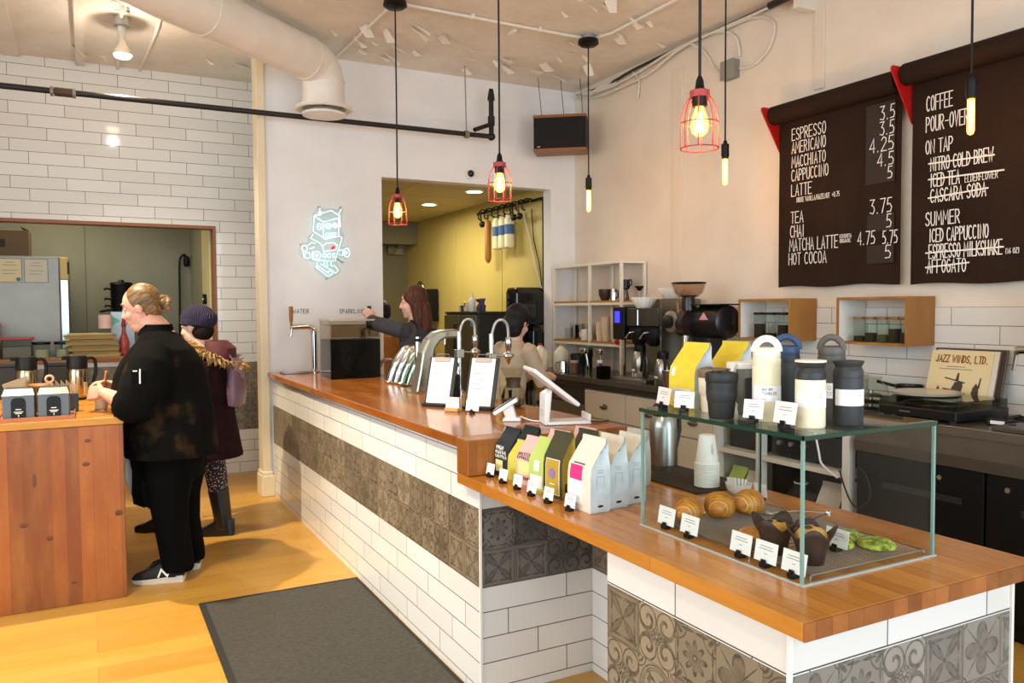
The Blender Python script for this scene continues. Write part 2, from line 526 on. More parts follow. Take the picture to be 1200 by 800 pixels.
ceil_m = Mat('ceiling_paint', '#e2d8c8', .85)
_x, _y, _z = ceil_m.coords()
_n = ceil_m.noise(ceil_m.vec(_x, _y), 2.2, 4); _n2 = ceil_m.noise(ceil_m.vec(_x, _y), 14, 3)
ceil_m.set('Base Color', ceil_m.ramp(_n * .7 + _n2 * .3, [(.3, '#dbd2c4'), (.6, '#e9e4da')]))
ceil_m.bump(_n2, .35, .01)
ceil_m.set('Roughness', .85)
ceiling = struct('ceiling', BOX(-3, -2, 3.58, 4.3, 7.76, 3.66), ceil_m.m)
# peeling paint: curled chips hanging from the slab
mb = MB()
rr = random.Random(3)


def chip(x, y, s, a, curl):
    ca, sa = math.cos(a), math.sin(a)
    pts = [(-.5, -.35), (.5, -.3), (.35, .3), (-.2, .45)]
    up = []
    for i, (p, q) in enumerate(pts):
        p *= s * rr.uniform(.7, 1.3); q *= s * rr.uniform(.6, 1.2)
        d = 3.577 - (curl * s * (1 if i in (1, 2) else .05))
        up.append((x + p * ca - q * sa, y + p * sa + q * ca, d))
    mb.loft([up, [(p[0], p[1], p[2] + .003) for p in up]])


for cx_, cy_, n_ in ((1.9, 5.9, 9), (2.2, 6.2, 7), (3.0, 6.1, 9), (3.35, 6.0, 6), (3.6, 5.6, 7), (2.5, 5.6, 6), (3.75, 4.9, 8), (3.4, 4.6, 5), (2.9, 4.8, 5), (0.0, 7.3, 3), (1.1, 7.4, 4), (1.35, 7.0, 3), (2.2, 4.6, 4)):
    for _ in range(max(3, int(n_ * .8))):
        chip(cx_ + rr.gauss(0, .17), cy_ + rr.gauss(0, .15), rr.uniform(.04, .14), rr.uniform(-.9, .9), rr.uniform(.15, .75))
ob('paint_flake', mb, M('flaking_paint', '#efe8dc', .8), ceiling, kind='stuff')
# painted-over battens and seams on the far left of the ceiling
ob('ceiling_batten', BOX(-.04, 6.0, 3.545, .02, 7.63, 3.579), ceil_m.m, ceiling)
ob('ceiling_batten', BOX(-.56, 6.0, 3.56, -.44, 7.63, 3.579), ceil_m.m, ceiling)

wall_white = speckled('wall_plaster', '#e6e6e4', '#efefed', 3, .7, .3, .7)
tile_line = '#4f483f'
far_low = subway('tile_far_low', 'x', 'z', 1.2, .006, 24, line=tile_line)
far_high = subway('tile_far_high', 'x', 'z', 1.2, .008, 24, line=tile_line)
far_pat = patterned('tile_far_pattern', 'x', 'z', .0, .405, light='#8f8672', dark='#4a443a')
Yt = 7.64
W = struct('wall_far_left', BOX(-3, Yt, 2.262, 1.6, Yt + .12, 3.6), far_high)


def mm(q): return q.m if isinstance(q, Mat) else q


ob('tiled_wall', BOX(1.03, Yt, 1.028, 1.6, Yt + .12, 2.262), far_high, W)
ob('tiled_wall', BOX(-3, Yt, 1.028, 1.03, Yt + .12, 1.068), far_high, W)
ob('tiled_wall', BOX(-3, Yt, 0, 1.6, Yt + .12, .405), far_low, W)
ob('patterned_band', BOX(-3, Yt - .001, .405, 1.6, Yt + .119, 1.028), far_pat, W)
trim_wood = M('trim_wood', '#8a5426', .45)
T_ = thing('pass_through_frame', 'brown wooden frame around the kitchen opening in the white tiled wall', 'window frame', (0, 0, 0))
ob('sill', BOX(-1.6, Yt - .03, 1.07, 1.03, Yt + .16, 1.11), trim_wood, T_, bevel=.004)
ob('head', BOX(-1.6, Yt - .012, 2.235, 1.03, Yt + .14, 2.262), trim_wood, T_)
ob('jamb', BOX(1.005, Yt - .012, 1.11, 1.03, Yt + .14, 2.235), trim_wood, T_)

# white wall with the neon sign and the second kitchen opening
Yw = 6.6
W = struct('wall_far', BOX(1.23, Yw, 0, 2.245, Yw + .14, 3.6), wall_white)
ob('wall_header', BOX(2.245, Yw, 2.635, 3.93, Yw + .14, 3.6), wall_white, W)
ob('wall_pier', BOX(3.93, Yw, 0, 4.2, Yw + .14, 3.6), wall_white, W)
cream = M('cream_trim', '#e4d6b4', .5)
T_ = struct('trim_1', BOX(1.212, Yw - .02, 0, 1.275, Yw + .15, 3.58), cream, bevel=.004)
ob('plinth', BOX(1.195, Yw - .045, 0, 1.3, Yw + .16, .17), cream, T_, bevel=.006)
ob('plinth_cap', BOX(1.203, Yw - .033, .17, 1.288, Yw + .155, .2), cream, T_, bevel=.006)

# right wall
struct('wall_right', BOX(4.2, -2, 0, 4.35, 6.74, 3.6), speckled('right_wall_plaster', '#dfd2bf', '#e8dccb', 3, .7, .3, .7))
rt = subway('tile_right', 'y', 'z', .345, .094, 13, col='#e3dccf', line='#6d665c')
struct('trim_2', BOX(4.192, -1.5, .94, 4.2, 5.17, 1.494), rt)
# faint vertical chase down the right wall
struct('trim_3', BOX(4.185, 3.62, 2.9, 4.2, 3.7, 3.58), M('right_trim', '#e0d3c0', .7), bevel=.004)
struct('trim_4', BOX(4.187, 5.0, 1.52, 4.2, 5.12, 3.4), M('right_trim', '#e0d3c0', .7), bevel=.004)
# left and front walls (beyond the frame), the front one with the shop window
W = struct('wall_left', BOX(-3.12, -2, 0, -3, 7.76, .5), wall_white)
ob('wall_header', BOX(-3.12, -2, 3.1, -3, 7.76, 3.6), wall_white, W)
ob('wall_pier', BOX(-3.12, 4.3, .5, -3, 7.76, 3.1), wall_white, W)
ob('wall_pier', BOX(-3.12, -2, .5, -3, -1.3, 3.1), wall_white, W)
w1 = MB()
for y_ in (-1.3, .55, 2.4, 4.24): w1.box(-3.1, y_, .5, -3.02, y_ + .06, 3.1)
for z_ in (.5, 2.3, 3.04): w1.box(-3.1, -1.3, z_, -3.02, 4.3, z_ + .06)
struct('window_2', w1, M('window_frame', '#2c2a28', .5))
W = struct('wall_front', BOX(-3, -2.12, 0, 4.2, -2, .45), wall_white)
ob('wall_header', BOX(-3, -2.12, 3.05, 4.2, -2, 3.6), wall_white, W)
ob('wall_pier', BOX(-3, -2.12, .45, -2.1, -2, 3.05), wall_white, W)
ob('wall_pier', BOX(3.7, -2.12, .45, 4.2, -2, 3.05), wall_white, W)
w1 = MB()
for x_ in (-2.1, -.2, 1.75, 3.64): w1.box(x_, -2.1, .45, x_ + .06, -2.02, 3.05)
for z_ in (.45, 2.3, 2.99): w1.box(-2.1, -2.1, z_, 3.7, -2.02, z_ + .06)
struct('window_1', w1, M('window_frame', '#2c2a28', .5))

# kitchen behind the tiled wall
olive = speckled('kitchen_wall', '#8d8a70', '#97937a', 3, .6)
W = struct('wall_kitchen_back', BOX(-3, 9.4, 0, 1.1, 9.5, 2.75), olive)
ob('panel_seam', BOX(-.02, 9.392, 0, -.012, 9.4, 2.75), M('seam', '#6f6c58', .6), W)
ob('panel_seam', BOX(-.32, 9.392, 0, -.31, 9.4, 1.95), M('seam', '#6f6c58', .6), W)
W = struct('wall_kitchen_right', BOX(1.0, 7.76, 0, 1.1, 9.4, 2.75), olive)
ob('door_edge', BOX(.99, 7.78, 0, 1.0, 8.32, 2.6), M('pale_yellow', '#d8cd92', .5), W)
struct('wall_kitchen_left', BOX(-3.1, 7.76, 0, -3, 9.5, 2.75), olive)
struct('ceiling_kitchen', BOX(-3, 7.76, 2.7, 1.1, 9.5, 2.76), M('kitchen_ceiling', '#cfc7ae', .8))

# yellow kitchen behind the white wall
yellow = speckled('yellow_wall', '#c9b566', '#cfbc70', 2, .5)
W = struct('wall_yellow', BOX(3.97, Yw + .14, 0, 4.1, 10.6, 2.72), yellow)
for y_ in (7.7, 8.9): ob('panel_joint', BOX(3.962, y_, 0, 3.97, y_ + .03, 2.7), yellow, W)
W = struct('wall_dark_back', BOX(1.62, 10.6, 0, 4.1, 10.7, 2.72), M('dark_olive', '#77704e', .6))
ob('soffit', BOX(1.7, 10.2, 2.38, 3.97, 10.6, 2.7), M('dark_olive', '#77704e', .6), W)
struct('wall_hidden_left', BOX(1.62, 6.74, 0, 1.7, 10.6, 2.72), olive)
cm = Mat('ceiling_panels', '#c8bc90', .8)
_x, _y, _z = cm.coords()
_b = cm.node('ShaderNodeTexBrick', {'Vector': cm.vec(_x - .35, _y), 'Color1': lin('#cbbf94'), 'Color2': lin('#c5b98c'), 'Mortar': lin('#8f8764'), 'Scale': 1.0, 'Mortar Size': .006, 'Brick Width': 1.2, 'Row Height': .6}, offset=0.0)
cm.set('Base Color', _b.outputs[0])
struct('ceiling_yellow_kitchen', BOX(1.7, Yw + .14, 2.68, 4.1, 10.7, 2.75), cm.m)
lamp_white = emis('downlight_glow', '#fff3d0', 14)
for i, (x_, y_) in enumerate(((3.40, 8.37), (3.44, 7.27))):
    t = thing('recessed_light', ('round ceiling light deeper inside the yellow kitchen', 'round ceiling light just inside the yellow kitchen opening')[i], 'ceiling light', (x_, y_, 2.68), group='recessed kitchen lights')
    ob('ring', MB().lathe([(.1, 0), (.1, -.012), (.078, -.012), (.078, 0)], n=24), white_paint, t, smooth=True)
    ob('lens', MB().cyl((0, 0, -.009), .077, .006, 24), lamp_white, t)

# ================================================================ COUNTERS
subX = subway('tile_counter_side', 'y', 'z', 3.53, .035, 3, line='#5f574d')
subY = subway('tile_counter_end', 'x', 'z', 1.685, .035, 3, line='#4c4740')
patX = patterned('pattern_counter_side', 'y', 'z', 2.72, .43, .1525)
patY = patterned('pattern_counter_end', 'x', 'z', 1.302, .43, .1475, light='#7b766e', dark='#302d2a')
patB = patterned('pattern_base_side', 'y', 'z', 1.275, .11, .15, light='#9d8e74', dark='#40382c')
patBY = patterned('pattern_base_end', 'x', 'z', 1.302, .11, .15, light='#9b948a', dark='#45423f')


def tblock(mb, x0, y0, z0, x1, y1, z1):
    """box whose faces across y use slot 0 and across x slot 1"""
    mb.cur = 0; mb.box(x0, y0, z0, x1, y1, z1)
    mb.mi[-6:] = [1, 1, 1, 0, 1, 0]
    return mb


t = thing('tiled_counter', 'long service counter faced in white brick tiles with a grey patterned band', 'counter', (0, 0, 0))
mb = MB(); tblock(mb, 1.30, 2.72, 0, 2.0, 6.58, .43); ob('tile_facing', mb, [subX, subY], t)
mb = MB(); tblock(mb, 1.30, 2.85, .735, 2.0, 6.58, .96); tblock(mb, 1.30, 2.72, .735, 2.0, 2.849, .82); ob('tile_facing', mb, [subX, subY], t)
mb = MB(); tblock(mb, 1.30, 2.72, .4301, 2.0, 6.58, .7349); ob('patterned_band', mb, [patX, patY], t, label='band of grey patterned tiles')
ob('corner_trim', BOX(1.295, 2.714, 0, 1.304, 2.722, .82), white_paint, t)

tw = butcher('wood_counter', 'y', 'x', '#a8682a', '#87491a', .05, 1.3, .16)
t = thing('wooden_countertop', 'brown wooden worktop on the long raised counter', 'countertop', (0, 0, 0))
ob('worktop', BOX(1.262, 2.85, .96, 2.012, 6.59, 1.0), tw, t, bevel=.004)
ob('end_panel', BOX(1.262, 2.745, .861, 2.012, 2.85, 1.0), butcher('wood_counter_end', 'z', 'x', '#a8682a', '#7d451a', .05, .6, .3), t, bevel=.004)

t = thing('tiled_bar_base', 'low bar base with a recess, faced in white and patterned tiles', 'counter', (0, 0, 0))
mb = MB(); tblock(mb, 1.81, 1.876, 0, 2.05, 2.719, .43); ob('tile_facing', mb, [subX, subY], t)
mb = MB(); tblock(mb, 1.81, 1.876, .735, 2.05, 2.719, .82); ob('tile_facing', mb, [subX, subY], t)
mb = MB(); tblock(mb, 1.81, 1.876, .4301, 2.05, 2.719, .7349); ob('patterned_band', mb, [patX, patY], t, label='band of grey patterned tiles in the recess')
mb = MB(); tblock(mb, 1.30, 1.2, .71, 2.1, 1.875, .82)
ob('tile_facing', mb, [subway('tile_base_side', 'y', 'z', 1.575, .715, 0, W=.4, H=.11, line='#4c4740'), subway('tile_base_end', 'x', 'z', 1.615, .715, 0, W=.38, H=.11, line='#4c4740')], t)
mb = MB(); tblock(mb, 1.30, 1.2, .11, 2.1, 1.875, .7099); ob('patterned_band', mb, [patB, patBY], t, label='bold scrollwork tiles')
mb = MB(); tblock(mb, 1.30, 1.2, 0, 2.1, 1.875, .1099); ob('tile_facing', mb, [subX, subY], t)
ob('corner_trim', BOX(1.294, 1.194, 0, 1.304, 1.203, .82), white_paint, t)
ob('corner_trim', BOX(2.094, 1.194, 0, 2.104, 1.203, .82), white_paint, t)
bw = butcher('wood_bar', 'y', 'x', '#cb8634', '#a86220', .048, 1.0, .2)
ob_ = ob('wooden_bar_top', BOX(1.262, 1.131, .82, 2.092, 2.849, .86), bw, bevel=.003)
ob('end_grain', BOX(1.263, 1.127, .8205, 2.091, 1.1312, .8595), butcher('wood_bar_end', 'y', 'x', '#a86430', '#683410', .048, 1.0, .45), ob_, label='darker end grain edge')
tag(ob_, 'orange-brown butcher block top of the low bar in front', 'countertop')

# rubber door mat
mat_m = speckled('rubber_mat', '#34322b', '#45423a', 60, .95, .3, .75, .4)
t = thing('floor_mat', 'large dark grey doormat on the wooden floor beside the counter', 'mat', (0, 0, 0))
mb = MB(); N_ = 16
prof = [(x_, .012 + .0015 * math.sin(x_ * 20)) for x_ in [.46 + .84 * i / N_ for i in range(N_ + 1)]]
ob('pile', BOX(.49, 2.03, .001, 1.27, 4.27, .012), mat_m, t, bevel=.003)
mb = MB().box(.46, 2.0, .0, 1.29, 2.04, .009).box(.46, 4.26, 0, 1.29, 4.3, .009).box(.46, 2.04, 0, .5, 4.26, .009).box(1.26, 2.04, 0, 1.29, 4.26, .009)
ob('rubber_edge', mb, M('rubber_black', '#1c1b19', .8), t)

# back counter
stone = speckled('dark_stone', '#3f3933', '#4c453e', 40, .22)
t = ob('back_worktop', BOX(3.55, 3.95, .895, 4.19, 6.58, .94), stone, bevel=.004)
tag(t, 'dark stone worktop under the coffee equipment along the right wall', 'countertop')
ssteel = speckled('worn_steel', '#9a958c', '#8b867d', 5, .3, metal=.9)
t = thing('steel_worktop', 'grey steel worktop carrying the record player', 'countertop', (0, 0, 0))
ob('worktop', BOX(3.55, .4, .895, 4.19, 3.949, .94), ssteel, t, bevel=.004)
ob('apron', BOX(3.57, .4, .80, 3.6, 2.86, .894), ssteel, t)
ob('lower_rail', BOX(3.56, .4, .745, 3.6, 2.86, .80), M('dull_steel', '#756f66', .35, .9), t)

cab_m = M('cream_cabinet', '#cfc3ae', .5)
t = thing('drawer_cabinet', 'cream cabinet with a cup-pull drawer below the dark worktop', 'cabinet', (0, 0, 0))
ob('carcass', BOX(3.6, 3.95, .1, 4.18, 5.49, .85), cab_m, t)
ob('toe_kick', BOX(3.66, 3.95, 0, 4.18, 5.49, .1), black_plastic, t)
for (a, b) in ((4.93, 5.48), (4.36, 4.92), (3.96, 4.35)):
    d = ob('drawer', BOX(3.578, a, .62, 3.6, b, .84), cab_m, t, bevel=.004)
    mid = (a + b) / 2 - .0
    h = MB().ball((3.578, mid, .722), (.028, .05, .022), 16, 8)
    ob('cup_pull', h, M('pewter', '#6d675e', .35, .9), d, smooth=True)
    ob('door', BOX(3.578, a, .11, 3.6, b, .61), cab_m, t, bevel=.004)
ob('rail', BOX(3.57, 3.95, .85, 3.62, 6.5, .894), M('dark_rail', '#2a2622', .6), t)  # dark brown rail directly below the worktop

t = thing('under_counter_dishwasher', 'dark dishwasher under the far end of the stone worktop', 'dishwasher', (0, 0, 0))
ob('body', BOX(3.62, 5.5, .05, 4.18, 6.1, .845), M('dark_grey', '#37342f', .4), t, bevel=.005)
ob('door', BOX(3.595, 5.52, .12, 3.62, 6.08, .70), M('grey_steel', '#8b8880', .35, .8), t, bevel=.005)
ob('handle', MB().tube([(3.58, 5.6, .73), (3.565, 5.6, .74), (3.565, 6.0, .74), (3.58, 6.0, .73)], .008), chrome, t, smooth=True)
t = thing('under_counter_bin', 'black bin standing below the far corner of the stone worktop', 'bin', (3.9, 6.35, 0))
ob('bin_body', MB().loft([[(-.15, -.13, 0), (.15, -.13, 0), (.15, .13, 0), (-.15, .13, 0)], [(-.18, -.16, .6), (.18, -.16, .6), (.18, .16, .6), (-.18, .16, .6)]]), black_plastic, t, bevel=.01)
ob('bin_lid', BOX(-.19, -.17, .6, .19, .17, .64), black_plastic, t, bevel=.01)

# open shelf unit under the steel worktop, seen through the glass case
sh = M('shelf_white', '#d9d4c8', .5)
t = thing('open_shelf_unit', 'white open shelving below the worktop, seen through the glass case', 'shelf', (0, 0, 0))
for y_ in (3.925, 3.55, 2.92): ob('upright', BOX(3.57, y_ - .022, 0, 3.62, y_ + .022, .80), sh, t)
ob('back_panel', BOX(4.1, 2.9, 0, 4.12, 3.947, .85), M('shelf_back', '#26231f', .7), t)
for z_ in (.14, .575, .80): ob('shelf', BOX(3.575, 2.9, z_, 4.1, 3.945, z_ + .028), sh, t)

bf = M('fridge_black', '#080809', .5, 0, .25)
t = thing('under_counter_fridge', 'black two-door undercounter fridge with recessed grey handles below the steel worktop', 'fridge', (0, 0, 0))
ob('cabinet', BOX(3.6, .9, .06, 4.18, 2.86, .74), bf, t)
for (a, b) in ((2.17, 2.85), (1.48, 2.16), (.92, 1.47)):
    d = ob('door', BOX(3.57, a, .1, 3.6, b, .74), bf, t, bevel=.006)
    ob('handle', BOX(3.563, a + .1, .575, 3.57, a + .1 + (b - a) * .62, .605), M('handle_grey', '#3c3b3a', .3, .6), d)
    ob('lock', MB().cyl((3.572, b - .47 if b > 2.8 else b - .1, .685), .012, -.012, 14, 'x'), chrome, d, smooth=True)
ob('foot', BOX(3.62, .95, 0, 4.15, 2.8, .06), black_plastic, t)
# ================================================================ OVERHEAD
duct_m = speckled('duct_white', '#e9e3d8', '#f1ece2', 5, .4)
t = thing('ventilation_duct', 'thick white round duct under the ceiling with its outlet bent down', 'duct', (0, 0, 0))
ex, ey = 1.655, 6.215
dx, dy = -.775, -.632
path = [(ex, ey, 3.10), (ex, ey, 3.27), (ex + dx * .025, ey + dy * .025, 3.325), (ex + dx * .075, ey + dy * .075, 3.37), (ex + dx * .14, ey + dy * .14, 3.392), (ex + dx * .22, ey + dy * .22, 3.395), (ex + dx * 5.2, ey + dy * 5.2, 3.395)]
ob('duct_run', MB().tube(path, .158, 28), duct_m, t, smooth=True)
for (p, d, tilt) in ((path[1], (0, 0, 1), 0), (path[3], (-.5, -.4, .76), 0), (path[5], (dx, dy, 0), 0)):
    v = Vector(d).normalized() * .008
    ob('seam', MB().tube([Vector(p) - v, Vector(p) + v], .163, 28), duct_m, t, smooth=True)
for s_ in (1.25, 2.5, 3.7): ob('seam', MB().tube([(ex + dx * s_ - dx * .01, ey + dy * s_ - dy * .01, 3.395), (ex + dx * s_ + dx * .01, ey + dy * s_ + dy * .01, 3.395)], .162, 28), duct_m, t, smooth=True)
ob('collar', MB().lathe([(.155, 3.18), (.155, 3.075), (.215, 3.07), (.22, 3.055), (.205, 3.045), (.165, 3.06), (.16, 3.15)], (ex, ey, 0), 28, cap=False), duct_m, t, smooth=True)
ob('diffuser_cone', MB().lathe([(.02, 3.075), (.10, 3.06), (.17, 3.022), (.165, 3.008), (.09, 2.998), (.0, 2.995)], (ex, ey, 0), 28), duct_m, t, smooth=True)
ob('diffuser_stem', MB().cyl((ex, ey, 3.05), .012, .1, 10), steel, t)

pipe_m = M('black_pipe', '#2b2725', .45, .4)
t = thing('black_pipe', 'long thin black pipe crossing in front of the tiled and white walls', 'pipe', (0, 0, 0))
ob('pipe_run', MB().tube([(-2.9, 6.38, 3.012), (3.19, 6.38, 3.024)], .021, 12), pipe_m, t, smooth=True)
ob('coupling', MB().tube([(-.17, 6.38, 3.015), (-.06, 6.38, 3.015)], .031, 12), M('pipe_coupling', '#4a3a2c', .5, .3), t, smooth=True)
for x_ in (-.185, -.05): ob('coupling_rim', MB().tube([(x_ - .01, 6.38, 3.015), (x_ + .01, 6.38, 3.015)], .034, 12), M('worn_grey', '#8a857b', .5, .5), t)
ob('elbow', MB().ball((3.19, 6.38, 3.024), .036, 14, 10), pipe_m, t, smooth=True)
ob('riser', MB().tube([(3.19, 6.38, 3.024), (3.19, 6.38, 3.40)], .022, 12), pipe_m, t, smooth=True)
ob('riser_cap', MB().tube([(3.19, 6.38, 3.34), (3.19, 6.38, 3.365), (3.19, 6.38, 3.42), (3.19, 6.38, 3.44)], [.032, .032, .022, .018], 12), pipe_m, t, smooth=True)
ob('riser_tee', MB().tube([(3.19, 6.38, 3.12), (3.19, 6.38, 3.2)], .031, 12), pipe_m, t, smooth=True)
ob('brace', MB().tube([(3.185, 6.36, 3.13), (3.0, 6.33, 3.055)], .019, 10), pipe_m, t, smooth=True)
ob('clamp', MB().tube([(2.93, 6.38, 3.02), (2.965, 6.38, 3.02)], .033, 12), M('worn_grey', '#8a857b', .5, .5), t, smooth=True)
ob('hanger_rod', MB().tube([(2.948, 6.38, 3.04), (2.9, 6.3, 3.58)], .005, 6), M('worn_grey', '#8a857b', .5, .5), t)

# spot lamp on the ceiling at left
t = thing('ceiling_spot_lamp', 'small lit reflector lamp on the ceiling above the white tiled wall', 'lamp', (.26, 6.35, 0))
ob('conduit', MB().tube([(-.03, -.9, 3.565), (.0, 0, 3.565), (.01, 1.28, 3.562)], .014, 8), M('conduit_white', '#e7dfd0', .5), t, smooth=True)
ob('conduit_clip', MB().box(-.06, -.28, 3.53, .04, -.26, 3.535).box(.02, -.28, 3.53, .04, -.26, 3.578), white_paint, t)
ob('junction_box', MB().cyl((0, 0, 3.515), .055, .064, 16), M('galvanised', '#a9a8a4', .4, .7), t, smooth=True)
ob('lamp_holder', MB().lathe([(.03, 3.52), (.032, 3.47), (.022, 3.44), (.022, 3.41)], n=16), M('porcelain', '#d8d4cc', .4), t, smooth=True)
b_ = ob('bulb', MB().lathe([(.02, 3.42), (.03, 3.39), (.06, 3.33), (.062, 3.315)], n=20), M('bulb_silver', '#e6dccb', .25, .3), t, smooth=True)
ob('bulb_lens', MB().lathe([(.061, 3.316), (.05, 3.298), (.02, 3.288), (0, 3.286)], n=20), emis('spot_glow', '#ffe6ba', 22), b_, smooth=True)
point('spot_lamp_light', (.26, 6.3, 3.2), 10, WARM, .02)

cw = M('conduit_white', '#e7dfd0', .5)
t = thing('ceiling_conduit', 'white conduit on the ceiling joining the black pendant bases', 'conduit', (0, 0, 0))
ob('cross_run', MB().tube([(1.85, 5.18, 3.562), (3.46, 5.2, 3.562)], .012, 8), cw, t, smooth=True)
ob('long_run', MB().tube([(3.46, 5.2, 3.562), (3.52, 5.0, 3.562), (3.56, 2.2, 3.562)], .012, 8), cw, t, smooth=True)
ob('far_run', MB().tube([(1.87, 5.16, 3.562), (1.84, 6.55, 3.562)], .012, 8), cw, t, smooth=True)
ob('near_run', MB().tube([(1.87, 5.16, 3.562), (1.9, 2.0, 3.562)], .012, 8), cw, t, smooth=True)
mbk = MB()
for p in ((2.45, 5.187), (3.0, 5.193), (3.54, 4.2), (3.55, 3.2), (1.85, 6.0)): mbk.box(p[0] - .012, p[1] - .02, 3.545, p[0] + .012, p[1] + .02, 3.578)
ob('clip', mbk, cw, t)
t = thing('ceiling_conduit', 'thin painted conduit on the far left ceiling right of the spot lamp', 'conduit', (0, 0, 0))
ob('run', MB().tube([(.5, 6.1, 3.562), (.49, 6.5, 3.55), (.44, 7.62, 3.562)], .012, 8), ceil_m.m, t, smooth=True)
t = ob('ceiling_sensor', MB().box(-.014, -.05, 0, .014, .05, .02), white_paint, bevel=.004); t.location = (2.86, 5.35, 3.56)
tag(t, 'small white stick-on sensor on the peeling ceiling', 'sensor')

# pendants ------------------------------------------------------------------
red = M('cage_red', '#ad3f3c', .5)
cord_m = M('black_cord', '#15120f', .7)
filament = emis('filament', '#ffb45a', 60)
bulb_glass = bulbmat('amber_bulb', '#ffe6c0', '#ffb050', 2.6)


def canopy(t, z):
    ob('canopy', MB().lathe([(.0, 3.545 - z), (.075, 3.545 - z), (.08, 3.515 - z), (.06, 3.50 - z), (.0, 3.495 - z)], n=24), black_metal, t, smooth=True)
    ob('canopy_cap', MB().cyl((0, 0, 3.545 - z), .055, .034, 20), M('galvanised', '#a9a8a4', .4, .7), t, smooth=True)


def pendant_cage(x, y, z, label, with_canopy):
    """z = bottom of the cage"""
    t = thing('cage_pendant_lamp', label, 'pendant lamp', (x, y, z), group='red wire cage pendants')
    if with_canopy: canopy(t, z)
    ob('cord', MB().tube([(0, 0, .22), (.002, .002, .8), (0, 0, 3.5 - z)], .0055, 6), cord_m, t, smooth=True)
    ob('socket', MB().lathe([(.007, .25), (.013, .235), (.016, .21), (.026, .2), (.026, .15), (.022, .145)], n=16), black_metal, t, smooth=True)
    c = MB()
    prof = [(.028, .195), (.031, .185), (.044, .165), (.056, .138), (.062, .11), (.064, .08), (.064, .005)]
    for k in range(8):
        a = 2 * PI * k / 8
        c.tube([(r * math.cos(a), r * math.sin(a), h) for r, h in prof], .0022, 5)
    for r, h, w in ((.030, .19, .004), (.0638, .09, .0022), (.064, .004, .0026)):
        c.tube([(r * math.cos(2 * PI * i / 28), r * math.sin(2 * PI * i / 28), h) for i in range(28)], w, 5, closed=True)
    c.lathe([(.028, .2), (.034, .2), (.034, .178), (.028, .178)], n=16, cap=False)
    ob('cage', c, red, t, smooth=True)
    b = ob('bulb', MB().lathe([(.013, .15), (.016, .135), (.028, .105), (.031, .08), (.026, .058), (.012, .046), (0, .044)], n=18), bulb_glass, t, smooth=True)
    f = MB()
    for k in range(6):
        a = 2 * PI * k / 6
        f.tube([(.004 * math.cos(a), .004 * math.sin(a), .125), (.014 * math.cos(a), .014 * math.sin(a), .06)], .0022, 5)
    ob('filament', f, filament, b)
    point('pendant_light', (x, y, z + .09), 3.5, (1, .72, .42), .03)
    return t


pendant_cage(1.85, 5.115, 2.07, 'red cage pendant lamp in front of the yellow kitchen opening, nearest the neon sign', True)
pendant_cage(1.937, 3.78, 2.071, 'red cage pendant lamp in front of the white wall, below the bent black pipe', True)
pendant_cage(1.878, 2.15, 2.045, 'largest red cage pendant lamp, hanging in front of the plain right wall', True)


def pendant_tube(x, y, z, label, with_canopy):
    t = thing('bare_bulb_pendant_lamp', label, 'pendant lamp', (x, y, z), group='bare tube bulb pendants')
    if with_canopy: canopy(t, z)
    ob('cord', MB().tube([(0, 0, .25), (.001, .002, .8), (0, 0, 3.5 - z)], .0055, 6), cord_m, t, smooth=True)
    ob('socket', MB().lathe([(.006, .285), (.012, .278), (.013, .262), (.024, .26), (.025, .185), (.021, .18), (.021, .17)], n=18), black_metal, t, smooth=True)
    b = ob('bulb', MB().lathe([(.016, .175), (.0165, .02), (.012, .006), (0, 0)], n=16), bulb_glass, t, smooth=True)
    ob('bulb_cap', MB().cyl((0, 0, .165), .0185, .018, 16), M('brass', '#a98a4c', .3, 1.0), b)
    f = MB()
    for k in range(4):
        a = 2 * PI * k / 4
        f.tube([(.006 * math.cos(a), .006 * math.sin(a), .155), (.006 * math.cos(a), .006 * math.sin(a), .02)], .0026, 5)
    ob('filament', f, filament, b)
    point('tube_light', (x, y, z + .08), 5, (1, .72, .42), .03)
    return t


pendant_tube(3.42, 5.175, 2.24, 'bare tube bulb pendant on a black base in front of the wall speaker', True)
pendant_tube(3.6, 3.88, 2.276, 'bare tube bulb pendant hanging between the largest cage lamp and the menu', True)
pendant_tube(3.652, 2.312, 2.294, 'bare tube bulb pendant glowing in front of the coffee and on-tap menu', True)

# speaker in the corner ------------------------------------------------------
t = thing('wall_speaker', 'black-fronted wooden speaker hung on wires in the wall corner', 'speaker', (3.80, 6.20, 2.905), math.radians(-38))
t.scale = (1.115, 1.115, 1.115)
ob('grille', MB().box(-.205, -.1, .018, .205, -.085, .262), speckled('speaker_cloth', '#0d0d0d', '#171717', 300, .9), t, bevel=.004)
ob('case', MB().box(-.21, -.085, .0, .21, .12, .28), M('speaker_side', '#1a1715', .6), t)
ob('wood_panel', BOX(-.213, -.1, .262, .213, .125, .283), trim_wood, t, label='brown wooden top panel')
ob('wood_panel', BOX(-.213, -.1, -.003, .213, .125, .018), trim_wood, t, label='brown wooden bottom panel')
ob('badge', BOX(-.18, -.103, .028, -.155, -.1, .036), M('badge_silver', '#b0b0b0', .3, .8), t)
for (a, b, c) in ((-.15, -.03, .0), (.02, .08, .0), (.18, .0, .1)):
    ob('hanging_wire', MB().tube([(a, b, .28), (a - .03, b + c * .6, .60)], .003, 5), M('wire_grey', '#5a5650', .5, .6), t)

# cables along the right wall -------------------------------------------------
t = thing('cable_bundle', 'white and black cables looping along the top of the right wall', 'cable', (0, 0, 0))
wc = M('cable_white', '#dcd5c8', .5); bc = M('cable_black', '#2a2724', .6)


def wav(x, ys, zs): return [(x, y, z) for y, z in zip(ys, zs)]


